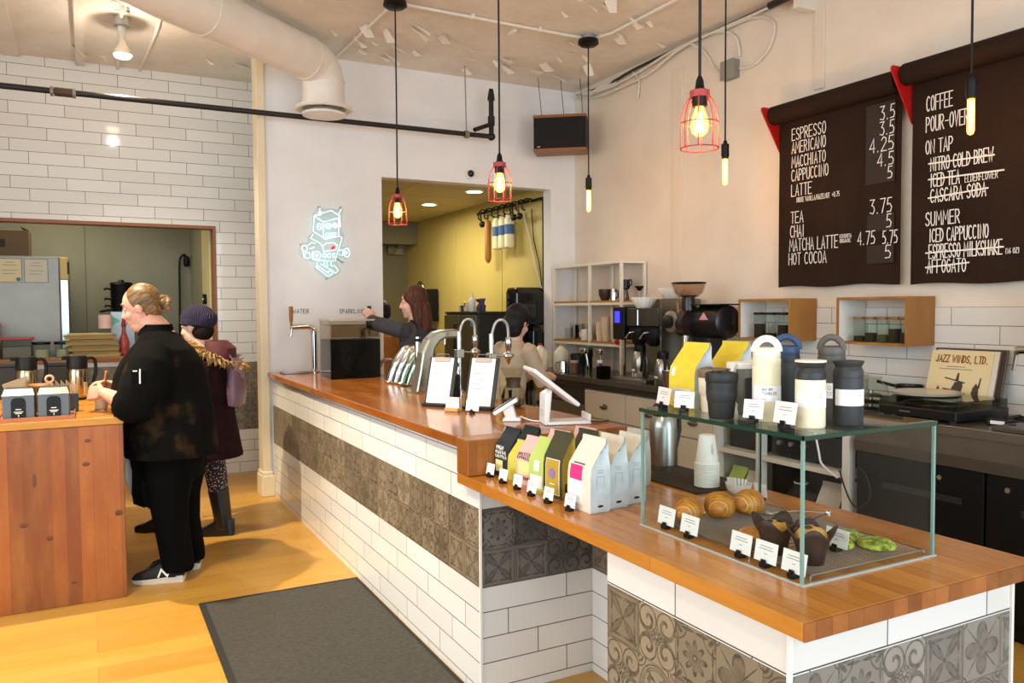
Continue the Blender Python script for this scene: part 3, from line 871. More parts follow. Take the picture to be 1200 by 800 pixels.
def smoothpts(P, k=5):
    out = []
    P = [Vector(p) for p in P]
    for i in range(len(P) - 1):
        a, b, c, d = P[max(i - 1, 0)], P[i], P[i + 1], P[min(i + 2, len(P) - 1)]
        for j in range(k):
            u = j / k
            out.append(.5 * ((2 * b) + (c - a) * u + (2 * a - 5 * b + 4 * c - d) * u * u + (3 * b - a - 3 * c + d) * u ** 3))
    return out + [P[-1]]


ob('cable', MB().tube(smoothpts([(4.17, 6.5, 3.53), (4.16, 6.0, 3.50), (4.16, 5.6, 3.53), (4.16, 5.0, 3.545), (4.16, 4.2, 3.55), (4.16, 3.0, 3.555)]), .012, 6), bc, t, smooth=True, label='black cable')
ob('cable', MB().tube(smoothpts([(4.17, 6.4, 3.48), (4.15, 5.8, 3.47), (4.15, 5.4, 3.50), (4.14, 5.0, 3.535), (4.15, 4.2, 3.54), (4.15, 3.4, 3.545)]), .010, 6), wc, t, smooth=True)
ob('cable', MB().tube(smoothpts([(4.17, 6.45, 3.50), (4.14, 6.1, 3.42), (4.14, 5.7, 3.42), (4.14, 5.35, 3.44), (4.14, 5.0, 3.52), (4.15, 4.6, 3.54), (4.17, 4.4, 3.45), (4.18, 4.36, 3.3)]), .010, 6), wc, t, smooth=True)
ob('cable', MB().tube(smoothpts([(4.15, 4.85, 3.53), (4.17, 4.72, 3.43), (4.18, 4.62, 3.28), (4.18, 4.52, 3.21)]), .010, 6), wc, t, smooth=True)
ob('cable', MB().tube(smoothpts([(4.15, 4.55, 3.53), (4.17, 4.22, 3.53), (4.18, 4.04, 3.44), (4.18, 4.08, 3.28), (4.18, 4.24, 3.2), (4.18, 4.36, 3.22)]), .010, 6), wc, t, smooth=True)
ob('cable', MB().tube(smoothpts([(4.17, 5.62, 3.52), (4.18, 5.55, 3.42), (4.18, 5.57, 3.28)]), .009, 6), wc, t, smooth=True)
mbk = MB()
for k in range(7): mbk.tube(smoothpts([(4.15, 6.5 - .03 * k, 3.49), (4.12, 6.35 - .03 * k, 3.52 - .01 * k), (4.14, 6.1, 3.47 + .006 * k), (4.16, 5.85, 3.46 + .01 * k)]), .006, 5)
ob('loose_wire', mbk, wc, t, smooth=True)
t = thing('junction_box', 'grey metal junction box under the looped white cables', 'electrical box', (4.2, 4.44, 3.16))
ob('box_body', BOX(-.06, -.06, 0, 0, .07, .13), M('box_grey', '#8f8b82', .5, .3), t, bevel=.004)
ob('cover', BOX(-.066, -.065, -.004, -.06, .075, .134), M('box_cover', '#9c978d', .45, .3), t, bevel=.002)
t = thing('steel_pipe', 'short dark pipe end under the ceiling at the top of the right wall', 'pipe', (0, 0, 0))
ob('pipe_run', MB().tube([(4.05, 3.95, 3.50), (4.0, 3.55, 3.48)], .024, 12), pipe_m, t, smooth=True)
ob('pipe_end', MB().tube([(4.003, 3.57, 3.481), (3.99, 3.48, 3.477)], .034, 14), pipe_m, t, smooth=True)
ob('bracket', BOX(4.02, 3.68, 3.40, 4.2, 3.72, 3.58), cw, t)

# ================================================================ MENUS
kraft = speckled('menu_paper', '#25160c', '#2c1a0f', 4, .8, .35, .7, 0, 0, .2)
chalk = M('chalk_white', '#f0ebe2', .8)
patch_m = M('menu_patch', '#2c211a', .8)


def banner(label, y0, y1, ztop, zbot, rows, patches, strikes):
    t = thing('menu_banner', label, 'menu', (0, 0, 0))
    N = 20; a, b = [], []
    lo = MB(); rings = []
    for i in range(N + 1):
        y = y0 + (y1 - y0) * i / N
        w = .004 * math.sin(i * .9) + .002
        rings.append([(4.145 - w * .3, y, ztop), (4.143 - w, y, (ztop + zbot) / 2), (4.145 - w * 1.5, y, zbot + .006 * math.sin(i * .55)), (4.148 - w * 1.5, y, zbot + .006 * math.sin(i * .55)), (4.146 - w, y, (ztop + zbot) / 2), (4.148 - w * .3, y, ztop)])
    lo.loft(rings)
    ob('sheet', lo, kraft, t)
    ob('paper_roll', MB().tube([(4.095, y0 + .012, ztop + .035), (4.095, y1 - .012, ztop + .035)], .062, 20), kraft, t, smooth=True)
    ob('roll_core', MB().tube([(4.095, y0 + .03, ztop + .035), (4.095, y1 - .03, ztop + .035)], .02, 12), M('core_dark', '#1b130e', .8), t)
    mp = lambda u, v, h: (4.1335 - h, -u, v)
    for (p0, p1, q0, q1) in patches:
        ob('patch', BOX(4.1345, p0, q0, 4.1365, p1, q1), patch_m, t)
    for (txt, ys, base, cap, ye) in rows:
        w = .0055 if cap > .055 else .003
        ob('lettering', MB().strokes(text_lines(txt, -ys, base, cap, abs(ys - ye)), w, mp), chalk, t)
    for (ys, zs, ye, ze) in strikes:
        ob('strike_line', MB().strokes([[(-ys, zs), (-ye, ze)]], .008, lambda u, v, h: (4.1325 - h, -u, v)), chalk, t)
    return t


rows1 = [('ESPRESSO', 3.828, 2.597, .074, 3.556), ('AMERICANO', 3.828, 2.511, .072, 3.556), ('MACCHIATO', 3.828, 2.419, .071, 3.556), ('CAPPUCCINO', 3.829, 2.33, .072, 3.534), ('LATTE', 3.829, 2.231, .075, 3.664),
         ('HOUSE VANILLA/HAZELNUT  +0.75', 3.784, 2.187, .03, 3.447), ('TEA', 3.831, 2.054, .073, 3.73), ('CHAI', 3.835, 1.961, .075, 3.722), ('MATCHA LATTE', 3.842, 1.870, .078, 3.455),
         ('KINSHITA', 3.44, 1.925, .022, 3.355), ('ORGANIC', 3.44, 1.896, .022, 3.36), ('HOT COCOA', 3.847, 1.781, .074, 3.542),
         ('3.5', 3.163, 2.59, .078, 3.068), ('3.5', 3.164, 2.502, .076, 3.071), ('4.25', 3.232, 2.41, .08, 3.073), ('4.5', 3.178, 2.323, .074, 3.072), ('5', 3.109, 2.245, .068, 3.08),
         ('3.75', 3.226, 2.05, .082, 3.08), ('5', 3.113, 1.961, .077, 3.082), ('4.75', 3.309, 1.873, .076, 3.19), ('5.75', 3.137, 1.867, .074, 3.041), ('5', 3.12, 1.782, .075, 3.083)]
banner('dark brown hanging paper menu starting with espresso, with prices down its right side', 3.945, 3.03, 2.745, 1.632, rows1,
       [(3.065, 3.26, 2.225, 2.69), (3.065, 3.245, 1.945, 2.045), (3.065, 3.245, 1.755, 1.862)], [])
rows2 = [('COFFEE', 2.869, 2.577, .08, 2.719), ('POUR-OVER', 2.87, 2.464, .08, 2.63), ('ON TAP', 2.87, 2.342, .073, 2.715), ('NITRO COLD BREW', 2.84, 2.245, .071, 2.496), ('ICED TEA', 2.84, 2.157, .071, 2.674),
         ('ELDERFLOWER', 2.643, 2.156, .037, 2.470), ('CASCARA SODA', 2.838, 2.072, .071, 2.53), ('SUMMER', 2.865, 1.946, .073, 2.67), ('ICED CAPPUCCINO', 2.842, 1.854, .071, 2.514),
         ('ESPRESSO MILKSHAKE', 2.843, 1.764, .075, 2.442), ('(16 OZ)', 2.424, 1.765, .026, 2.355), ('AFFOGATO', 2.851, 1.684, .071, 2.631)]
banner('dark brown hanging paper menu with coffee, on tap and summer drinks, some struck out', 2.96, 1.95, 2.765, 1.622, rows2, [],
       [(2.85, 2.287, 2.49, 2.275), (2.85, 2.2, 2.44, 2.19), (2.85, 2.098, 2.52, 2.11), (2.86, 1.795, 2.435, 1.80), (2.86, 1.715, 2.615, 1.73)])
redplate = M('bracket_red', '#b3120f', .45)
for i, (yy, lab) in enumerate(((3.957, 'red triangular bracket at the left end of the espresso menu'), (2.985, 'red triangular bracket between the two menus'), (1.93, 'red triangular bracket at the far end of the on-tap menu'))):
    q = ob('wall_bracket', MB().prism([(4.2, 2.52), (4.17, 2.52), (3.985, 2.80), (3.985, 2.822), (4.0, 2.83), (4.2, 2.83)], 'y', -.004, .004), redplate, bevel=.002)
    q.location = (0, yy, 0 if i == 0 else .015)
    tag(q, lab, 'bracket', 'red menu brackets')

# ================================================================ NEON ROBOT SIGN, WALL LETTERS, CAMERA
t = thing('neon_sign', 'white neon sign of a boxy toy robot with a red heart on the white wall', 'neon sign', (0, 0, 0))


def nm(cx, cy, h=0.0): return (1.529 + (cx / 8 - 10) * .00712, 6.555 - h, 2.355 - (cy / 8 - 12) * .00705)


outl = [(205, 170), (260, 95), (300, 120), (380, 110), (440, 120), (470, 90), (490, 120), (480, 180), (480, 330), (500, 380), (470, 470), (520, 465), (555, 520), (520, 585), (450, 570), (420, 620), (460, 690), (440, 730), (330, 785), (210, 690), (215, 625), (100, 590), (65, 510), (100, 440), (155, 440), (150, 390), (195, 345)]
ob('backing_plate', MB().loft([[nm(a, b, -.008) for a, b in outl], [nm(a, b, -.003) for a, b in outl]]), glassy('acrylic', '#f4f8f8', .05), t)
tube_m = emis('neon_white', '#c9f2f5', 1.9)


def el(cx, cy, rx, ry, n=14): return [(cx + rx * math.cos(2 * PI * i / n), cy + ry * math.sin(2 * PI * i / n)) for i in range(n + 1)]


NE = [[(215, 190), (375, 135), (455, 180), (445, 200), (440, 375), (305, 395), (205, 335), (215, 190)], [(300, 395), (300, 245), (450, 200)], [(300, 245), (215, 190)],
      el(345, 280, 28, 26), el(345, 280, 12, 11), el(408, 272, 20, 22), el(408, 272, 9, 9), [(320, 352), (420, 340), (415, 370), (320, 380), (320, 352)], [(345, 352), (345, 376)], [(370, 350), (370, 374)], [(395, 346), (395, 370)],
      el(262, 290, 22, 28), [(240, 280), (285, 300)], [(265, 190), (270, 120)], [(252, 185), (285, 175)], [(252, 160), (288, 150)], [(445, 165), (470, 120)], [(455, 175), (460, 285)],
      [(205, 360), (180, 400), (260, 440), (290, 470)], [(440, 365), (475, 385), (405, 605), (260, 605), (190, 590)], [(440, 375), (310, 405)],
      [(290, 470), (330, 440), (400, 435), (430, 460), (415, 500), (300, 520), (290, 470)], el(305, 555, 14, 20), el(350, 555, 14, 20), el(392, 553, 12, 20),
      el(125, 495, 24, 28), el(150, 560, 26, 28), [(100, 480), (120, 590)], [(150, 470), (190, 440), (225, 445)], [(170, 500), (215, 480)], el(235, 555, 36, 36), el(235, 555, 12, 12), [(195, 520), (190, 590), (260, 610)],
      [(450, 505), (480, 500), (480, 550), (440, 545)], el(515, 525, 28, 42), el(510, 525, 10, 14),
      [(300, 610), (305, 660)], [(330, 610), (330, 660)], [(365, 610), (365, 650)], [(240, 625), (225, 665), (335, 750), (380, 725), (365, 690), (265, 635)], [(240, 650), (345, 725)], [(375, 655), (400, 650), (435, 695), (405, 720), (370, 690)], [(330, 705), (360, 700)]]
nb = MB()
for L in NE: nb.tube([nm(a, b, .004) for a, b in L], .0024, 6)
ob('neon_tube', nb, tube_m, t, smooth=True)
ob('neon_heart', MB().tube([nm(375, 492, .004), nm(390, 480, .004), nm(400, 470, .004)], .011, 8), emis('neon_red', '#ff1530', 1.5), t, smooth=True)
sp = MB()
for p in ((268, 102), (468, 97), (97, 455), (485, 615), (330, 770)): sp.cyl(nm(*p, -.045), .006, -.045 + .0, 8, 'y') if False else sp.tube([nm(*p, -.045), nm(*p, .004)], .006, 8)
ob('stand_off', sp, steel, t)
ob('power_lead', MB().tube([nm(425, 580, -.02), nm(455, 595, -.03), nm(487, 616, -.04)], .003, 6), cord_m, t)
for txt, x0, x1, z0 in (('WATER', 1.475, 1.605, 1.475), ('SPARKLING', 1.862, 2.075, 1.472)):
    q = ob('wall_lettering', MB().strokes(text_lines(txt, x0, z0, .034, x1 - x0, .4), .0042, lambda u, v, h: (u, 6.5995 - h, v)), M('letter_black', '#1c1a18', .6))
    tag(q, 'black word %s on the white wall above the %s' % (txt, 'far tap' if txt == 'WATER' else 'black drink container'), 'lettering')
t = thing('security_camera', 'small round dome camera on the white wall above the yellow kitchen opening', 'camera', (3.075, 6.6, 2.72))
ob('base', MB().cyl((0, 0, 0), .046, -.03, 20, 'y'), white_paint, t, smooth=True)
ob('dome', MB().ball((0, -.03, 0), (.032, .03, .032), 16, 10), M('dome_black', '#1b1a1a', .15), t, smooth=True)

# ================================================================ BOX SHELVES WITH JARS
boxw = butcher('box_wood', 'z', 'y', '#a9742f', '#8f5c22', .2, 2.0, .4)
tea = speckled('tea_leaves', '#2a1f16', '#40301f', 90, .9)
greentea = speckled('green_tea', '#3d4526', '#54582f', 90, .9)
jar_glass = glassy('jar_glass', '#eef4f0')


def wall_box(y0, y1, label):
    t = thing('box_shelf', label, 'shelf', (0, 0, 0), group='wooden box shelves')
    z0, z1 = 1.28, 1.555
    ob('side_board', BOX(3.95, y0, z0, 4.19, y0 + .014, z1), boxw, t)
    ob('side_board', BOX(3.95, y1 - .014, z0, 4.19, y1, z1), boxw, t)
    ob('top_board', BOX(3.95, y0 + .014, z1 - .014, 4.19, y1 - .014, z1), boxw, t)
    ob('bottom_board', BOX(3.95, y0 + .014, z0, 4.19, y1 - .014, z0 + .014), boxw, t)
    m = MB(); m.box(3.957, y1 - .0155, z0 + .0145, 4.189, y1 - .0145, z1 - .0145)
    ob('painted_inside', m, white_paint, t)
    return t


wall_box(3.663, 4.122, 'wooden box shelf holding tall black-lidded jars, left of the other')
wall_box(2.84, 3.307, 'wooden box shelf holding five wooden-lidded jars')
wall_box(1.6, 2.19, 'wooden box shelf cut off by the right edge of the photo')


def jar(x, y, r, h, fill, lidm, label, group, fm=None):
    t = thing('storage_jar', label, 'jar', (x, y, 1.294), group=group)
    ob('glass', MB().lathe([(r * .9, .0), (r, .006), (r, h - .006), (r * .95, h)], n=20, cap=False), jar_glass, t, smooth=True)
    ob('lid', MB().cyl((0, 0, h), r * 1.06, .016, 20), lidm, t, bevel=.002)
    ob('contents', MB().cyl((0, 0, .003), r * .93, fill, 18), fm or tea, t)


lidw = M('lid_wood', '#8b5a30', .5)
for i, y_ in enumerate((4.0, 3.905, 3.79)):
    jar(4.03, y_, .041, .155, (.09, .03, .085)[i], black_plastic, ('black-lidded jar half full of dark leaves, first from the left', 'black-lidded jar nearly empty, second from the left', 'black-lidded jar behind the right board of its box')[i], 'black-lidded jars')
for i, y_ in enumerate((3.205, 3.128, 3.05, 2.972, 2.898)):
    jar(4.03, y_, .036, .13, (.03, .05, .04, .075, .055)[i], lidw, '%s of the five wooden-lidded jars, holding %s' % (('leftmost', 'second from left', 'middle one', 'second from right', 'rightmost')[i], ('a little brown tea', 'black tea', 'greenish tea', 'the most dark tea', 'dark tea')[i]), 'wooden-lidded jars', greentea if i == 2 else tea)
# ================================================================ GLASS DISPLAY CASE
CX0, CX1, CY0, CY1, CZ0, CZ1 = 1.43, 1.905, 1.285, 1.888, .8605, 1.207
pane = glassy('case_glass', '#fbfdfc', .0)
edge_g = Mat('glass_edge', '#2d6b55', .12, spec=.6); edge_g = edge_g.m
t = thing('display_case', 'clear glass pastry case with green edges on the wooden bar', 'display case', (0, 0, 0))
g = .007
for nme, b in (('front_pane', (CX0, CY0 + g, CZ0, CX0 + g, CY1, CZ1 - .012)), ('end_pane', (CX0, CY0, CZ0, CX1, CY0 + g, CZ1 - .012)), ('end_pane', (CX0 + g, CY1 - g, CZ0, CX1, CY1, CZ1 - .012)), ('rear_pane', (CX1 - g, CY1 - .13, CZ0, CX1, CY1 - g, CZ1 - .012))):
    p_ = ob(nme, BOX(*b), pane, t)
top = ob('top_pane', BOX(CX0 - .004, CY0 - .004, CZ1 - .0115, CX1 + .004, CY1 + .004, CZ1), glassy('case_glass_top', '#eaf5ef', .0), t)
e = MB(); a0, a1, b0, b1 = CX0 - .0045, CX1 + .0045, CY0 - .0045, CY1 + .0045
for q in ((a0, b0, a1, b0 + .003), (a0, b1 - .003, a1, b1), (a0, b0, a0 + .003, b1), (a1 - .003, b0, a1, b1)): e.box(q[0], q[1], CZ1 - .011, q[2], q[3], CZ1 - .0005)
ob('green_edge', e, M('glass_edge_dark', '#123a2c', .1), top)
sil = M('joint_silver', '#b9c4bd', .25, .2)
for (x_, y_) in ((CX0, CY0), (CX0, CY1 - .006), (CX1 - .005, CY0), (CX1 - .006, CY1 - .006)):
    ob('glass_corner', MB().box(x_ - .001, y_ - .001, CZ0, x_ + .006, y_ + .006, CZ1 - .012), M('joint_green', '#7fa095', .15, .1), t)
ob('base_seal', MB().box(CX0 - .006, CY0 - .008, .8602, CX1, CY0 - .001, .864).box(CX0 - .007, CY0, .8602, CX0 - .001, CY1, .864), sil, t)

# cards ---------------------------------------------------------------------
card_proto = {}


def card(x, y, z, label, group, rz=-90, w=.072, h=.05, tint='#f4eee8', clip=True):
    t = thing('price_card', label, 'price card', (x, y, z), math.radians(rz), group)
    m = MB(); s = .18
    m.loft([[(-w / 2, -.0006, .012), (w / 2, -.0006, .012), (w / 2, .0006, .012), (-w / 2, .0006, .012)], [(-w / 2, h * s - .0006, .012 + h), (w / 2, h * s - .0006, .012 + h), (w / 2, h * s + .0006, .012 + h), (-w / 2, h * s + .0006, .012 + h)]])
    ob('card', m, M('card_' + tint[1:], tint, .7), t)
    ln = []
    for i, (f, k) in enumerate(((.30, .62), (.26, .75), (.1, .90 - .2), (.06, .40))):
        q = k * h + .012
        ln.append([(-w * f, q), (w * f, q)])
    ob('print', MB().strokes([ln[0], ln[1], ln[3]], .0016, lambda u, v, hh: (u, (v - .012) * s - .0008 - hh, v), .0003), M('print_grey', '#8d857d', .8), t)
    c = MB()
    c.box(-.011, -.010, 0, .011, .012, .012).box(-.008, -.007, .012, .008, -.003, .020).box(-.008, .004, .012, .008, .008, .018)
    ob('clip_base', c, black_plastic, t, bevel=.002)
    return t


for i, (x_, y_) in enumerate(((1.335, 2.705), (1.328, 2.585), (1.326, 2.47), (1.322, 2.36), (1.32, 2.245), (1.328, 2.125))):
    card(x_, y_, .86, 'price card clipped in front of the %s' % ('frontmost navy coffee bag', 'gap right of the frontmost navy bag', 'pink lettered coffee bag', 'lime green coffee bag', 'olive coffee bag with mustard label', 'white coffee bag with pink label')[i], 'cards in front of the coffee bags', -82, .05, .04)
for x_, y_, l_ in ((1.462, 1.815, 'price card in the case, farthest left below the first croissant'), (1.458, 1.71, 'price card in the case below the second croissant'), (1.458, 1.512, 'price card in the case in front of the round pastry'),
                   (1.456, 1.425, 'price card in the case in front of the smaller wrapped muffin'), (1.455, 1.335, 'price card in the case behind its front glass corner')):
    card(x_, y_, .8606, l_, 'cards inside the pastry case')
card(1.66, 1.385, .88, 'price card standing before the green cookies', 'cards inside the pastry case', -90, .07, .045)
card(1.955, 1.93, .8606, 'white blank-backed card standing on the bar behind the pastry case', 'cards inside the pastry case', 95, .05, .045)
ZT = CZ1 + .0004
card(1.475, 1.845, ZT, 'pinkish card on the glass top at its far left end', 'cards on the glass top', -100, .075, .048, '#f3e4dc')
card(1.47, 1.745, ZT, 'white card on the glass top left of the black reusable cup', 'cards on the glass top', -62, .058, .045, '#f6f5f2')
card(1.478, 1.49, ZT, 'card on the glass top in front of the tall cream flask', 'cards on the glass top', -72, .054, .047, '#f5e9e4')
card(1.475, 1.385, ZT, 'card on the glass top in front of the cream flask with black collar', 'cards on the glass top', -90, .068, .052, '#f5e6e1')


# drinkware on the glass top ---------------------------------------------------
def flask(x, y, cap_c, body_c, label, rot, loop=True, h=.215, collar=None, lab=True, title=None, band=None):
    t = thing('flask', label, 'flask', (x, y, ZT), math.radians(rot), 'flasks on the glass top')
    bm_ = M('flask_' + body_c[1:], body_c, .55); cm_ = M('flask_' + cap_c[1:], cap_c, .5)
    r = .0355
    if loop:
        ob('body', MB().lathe([(r * .94, 0), (r, .004), (r, .140), (r * .985, .142), (r * .985, .1435), (r, .1455), (r, .158), (r * .95, .164)], n=32), bm_, t, smooth=True)
        ob('cap', MB().lathe([(r * .93, .1635), (r * .97, .166), (r * .97, .178), (r * .9, .186), (r * .6, .189), (0, .19)], n=32), cm_, t, smooth=True)
        arcp = [(r * .9 * math.cos(a), 0, .178 + (.034) * math.sin(a)) for a in [PI * i / 12 for i in range(13)]]
        ob('carry_loop', MB().tube(arcp, .0055, 10, flat=1.7), cm_, t, smooth=True)
    else:
        ob('body', MB().lathe([(r * .94, 0), (r, .004), (r, .1155), (r * .985, .117)], n=32), bm_, t, smooth=True)
        ob('collar', MB().lathe([(r * .985, .1165), (r, .119), (r, .134), (r * .93, .138), (r * .86, .145), (r * 1.02, .155), (r * 1.03, .159), (r * .9, .1595)], n=32), cm_, t, smooth=True)
        if band: ob('rim', MB().lathe([(r * 1.035, .159), (r * 1.035, .1635), (r * .9, .164), (0, .163)], n=32), M('flask_' + band[1:], band, .5), t, smooth=True)
    if lab:
        lm = MB(); z0, z1 = (.052, .092) if loop else (.05, .09)
        R = r + .0006
        lm.loft([[(R * math.sin(a), -R * math.cos(a), z) for a in [(-1.35 + 2.7 * i / 18) for i in range(19)]] for z in (z0, z1)], cap=False, closed=False)
        L_ = ob('paper_label', lm, M('label_white', '#f3f2ef', .6), t, smooth=True)
        R2 = R + .0003
        mp = lambda u, v, hh: ((R2 + hh) * math.sin(u / R2), -(R2 + hh) * math.cos(u / R2), v)
        if title:
            ob('lettering', MB().strokes(text_lines(title[0], -.021, .080, .0062, .026, .5) + text_lines(title[1], -.021, .070, .0062, .037, .5), .0009, mp, .0002), ink, L_)
            ob('small_print', MB().strokes([[(-.021, .058), (-.012, .058)], [(.005, .058), (.026, .058)]], .0012, mp, .0002), M('print_grey', '#8d857d', .8), L_)
        else:
            ob('emblem', MB().strokes([[(.012 + .0035 * math.cos(i * PI / 5), .080 + .005 * math.sin(i * PI / 5)) for i in range(11)], [(.0095, .0755), (.0145, .0755)], [(.006, .068), (.018, .068)], [(.006, .065), (.018, .065)], [(.006, .061), (.018, .061)]], .0008, mp, .0002), M('print_grey', '#8d857d', .8), L_)
    return t


flask(1.545, 1.51, '#f1ead2', '#ebe1bd', 'tall cream flask with a cream carry loop and a white label on the glass top', -28, title=('DAY OFF', 'TUMBLER'))
flask(1.55, 1.372, '#262726', '#ece3c3', 'shorter cream flask with a black collar and white rim on the glass top', -28, loop=False, band='#efe9da')
flask(1.66, 1.352, '#2d2e2f', '#2c2f32', 'charcoal wide-lipped flask with a white label, nearest the glass top corner', -28, loop=False)
flask(1.675, 1.565, '#274063', '#2a2b2c', 'flask with a navy blue carry-loop cap behind the cream one with black collar', -40, lab=False)
flask(1.745, 1.475, '#5a534c', '#4c4742', 'grey-brown flask with a carry loop behind the charcoal flask', -75)


def keepcup(x, y, lidc, bodyc, bandc, label):
    t = thing('reusable_cup', label, 'cup', (x, y, ZT), 0, 'reusable cups on the glass top')
    ob('body', MB().lathe([(.031, 0), (.0325, .003), (.0405, .085), (.0405, .098)], n=32), M('cup_' + bodyc[1:], bodyc, .55), t, smooth=True)
    ob('grip_band', MB().lathe([(.0362, .045), (.0385, .048), (.0405, .072), (.0402, .075)], n=32, cap=False), M('cup_' + bandc[1:], bandc, .6), t, smooth=True)
    l_ = ob('lid', MB().lathe([(.0405, .096), (.0425, .099), (.0432, .117), (.041, .121), (.036, .122), (.034, .118), (0, .118)], n=32), M('cup_' + lidc[1:], lidc, .5), t, smooth=True)
    ob('stopper', MB().box(-.03, -.008, .116, -.006, .008, .127), M('cup_' + lidc[1:], lidc, .5), l_, bevel=.003)


keepcup(1.475, 1.60, '#1d1f20', '#1d1f20', '#242627', 'black reusable coffee cup on the glass top')
keepcup(1.55, 1.715, '#7a6650', '#e7ddc8', '#d9cdb5', 'cream reusable cup with a brown lid behind the black one')


def strap_mug(x, y, label, rz):
    t = thing('travel_mug', label, 'mug', (x, y, ZT), math.radians(rz), 'grey travel mugs')
    ob('body', MB().lathe([(.03, 0), (.034, .004), (.036, .12), (.033, .126)], n=24), M('mug_grey', '#6e6a60', .5), t, smooth=True)
    ob('lid', MB().lathe([(.038, .124), (.039, .128), (.039, .137), (.035, .141), (0, .142)], n=24), M('mug_white', '#e9e5da', .5), t, smooth=True)
    ob('strap', MB().tube([(-.036, -.01, .135), (-.05, -.012, .12), (-.053, -.012, .08), (-.046, -.01, .03), (-.034, -.01, .02)], .006, 8, flat=1.8), M('mug_white', '#e9e5da', .5), t, smooth=True)
    ob('grip', MB().box(-.022, -.0385, .03, .022, -.034, .10), M('mug_dark', '#2d2b28', .6), t, bevel=.003)


strap_mug(1.60, 1.66, 'grey travel mug with a white lid between the black cup and the tall cream flask', 10)
strap_mug(1.70, 1.70, 'grey travel mug with a white strap half hidden behind the tall cream flask', -150)
t = thing('sample_packet', 'small white packet with a green mark on the glass top', 'packet', (1.545, 1.635, ZT), -.6)
ob('packet', MB().loft([[(-.016, -.008, 0), (.016, -.008, 0), (.016, .008, 0), (-.016, .008, 0)], [(-.017, -.003, .016), (.014, -.003, .02), (.014, .003, .02), (-.017, .003, .016)]]), M('packet_white', '#e9e6da', .6), t)
ob('green_mark', MB().ball((-.003, -.006, .0105), (.006, .0015, .005), 10, 6), M('teal_green', '#3e9179', .6), t)


# coffee bags --------------------------------------------------------------------
def bag(x, y, z, w, d, h, rz, front, side, label, group, stickers=(), lean=.3, fold=None, seam=True, text=None):
    """front faces local -y; stickers: (part name, u0, u1, t0, t1, material)"""
    t = thing('coffee_bag', label, 'coffee bag', (x, y, z), math.radians(rz), group)
    top = d * lean
    prof = [(0.0, .47, -.46, .46, .44), (.03, .5, -.5, .5, .5), (.25, .51, -.52, .52, .53), (.5, .505, -.5, .5, .5), (.62, .5, -.44, .5, .42), (.8, .495, -.14 + lean * .3, .42, .2), (.93, .5, lean - .03, lean + .12, .02), (1.0, .5, lean, lean + .06, 0.0)]

    def ringpts(p):
        zf, hw, yf, yb, gs = p
        m_ = (yf + yb) / 2 * d; gw = hw * w - (.5 - gs) * w * .28
        return [(-hw * w, yf * d, zf * h), (hw * w, yf * d, zf * h), (gw, m_, zf * h), (hw * w, yb * d, zf * h), (-hw * w, yb * d, zf * h), (-gw, m_, zf * h)]
    mb = MB(); mb.loft([ringpts(p) for p in prof])
    n = len(prof) - 1
    mi = []
    for k in range(n):
        f_ = 0
        mi += [f_, 1, 1, 0 if k >= 4 else 1, 1, 1]
    mb.mi = mi + [1, 0]
    ob('pouch', mb, [front, side], t, smooth=True)

    def surf(u, tt, off=.0012):
        for k in range(n):
            if prof[k][0] <= tt <= prof[k + 1][0]: break
        a, b = prof[k], prof[k + 1]; f_ = (tt - a[0]) / (b[0] - a[0])
        hw = (a[1] + (b[1] - a[1]) * f_) * w; yf = (a[2] + (b[2] - a[2]) * f_) * d
        return (u * hw, yf - off, tt * h)
    for si, (nm_, u0, u1, t0, t1, m_) in enumerate(stickers):
        q = MB(); of = .0012 + .0008 * si; ts = sorted({t0, t1} | {p[0] for p in prof if t0 < p[0] < t1})
        q.loft([[surf(u0, a, of), surf(u1, a, of), surf(u1, a, .0002), surf(u0, a, .0002)] for a in ts])
        ob(nm_, q, m_, t)
    if text:
        q = MB()
        for (s_, u0, v0, ch, wd, lw, m_) in text:
            rs_ = random.Random(int(v0 * 1e4)); L_ = []; uu = u0
            while uu < u0 + wd:                                    # illegible print: short looping pen marks
                L_.append([(uu + wd * .11 * a_, v0 + ch * b_) for a_, b_ in ((0, rs_.random()), (.3, 1), (.5, rs_.random() * .4), (.9, rs_.random()))]); uu += wd * .16
            q = MB().strokes(L_, lw, lambda u, v, hh: surf(u / (w / 2), v / h, .0022 + hh))
            ob('lettering', q, m_, t)
    return t


cream_k = speckled('kraft_cream', '#e3dac6', '#ece4d2', 60, .6)
silver_bl = speckled('foil_bluegrey', '#b9c3c4', '#d3dadb', 18, .35, .3, .7, .3)
silver_g = speckled('foil_grey', '#b5b2a8', '#cbc8be', 18, .35, .3, .7, .3)
navy = M('navy_paper', '#16222b', .55); pinkp = M('pink_paper', '#e3b3ac', .6); lime = M('lime_paper', '#b7cc6b', .55); olivep = M('olive_paper', '#3d3c20', .55)
must = M('mustard_label', '#b99a2c', .55); magenta = M('magenta_label', '#e8337f', .5); whitel = M('label_white', '#f3f2ef', .6); paley = M('pale_yellow_label', '#e7dd95', .6)
yel = speckled('yellow_bag_paper', '#e3c92c', '#ead244', 50, .55)
wt = M('type_white', '#e9e6da', .6); bt = M('type_black', '#1b1917', .6); purp = M('purple_dot', '#8f78b0', .5)
GB = 'coffee bags on the wooden bar'
zb = .8605


def navybag(x, y, label):
    t = bag(x, y, zb, .105, .065, .185, -86, navy, navy, label, GB, [('label', -.8, .15, .1, .34, paley)], text=[('', -.042, .103, .013, .05, .0028, wt), ('', -.042, .087, .013, .07, .0028, wt), ('', -.042, .071, .012, .075, .0028, wt)])


def plain_text(s): return s


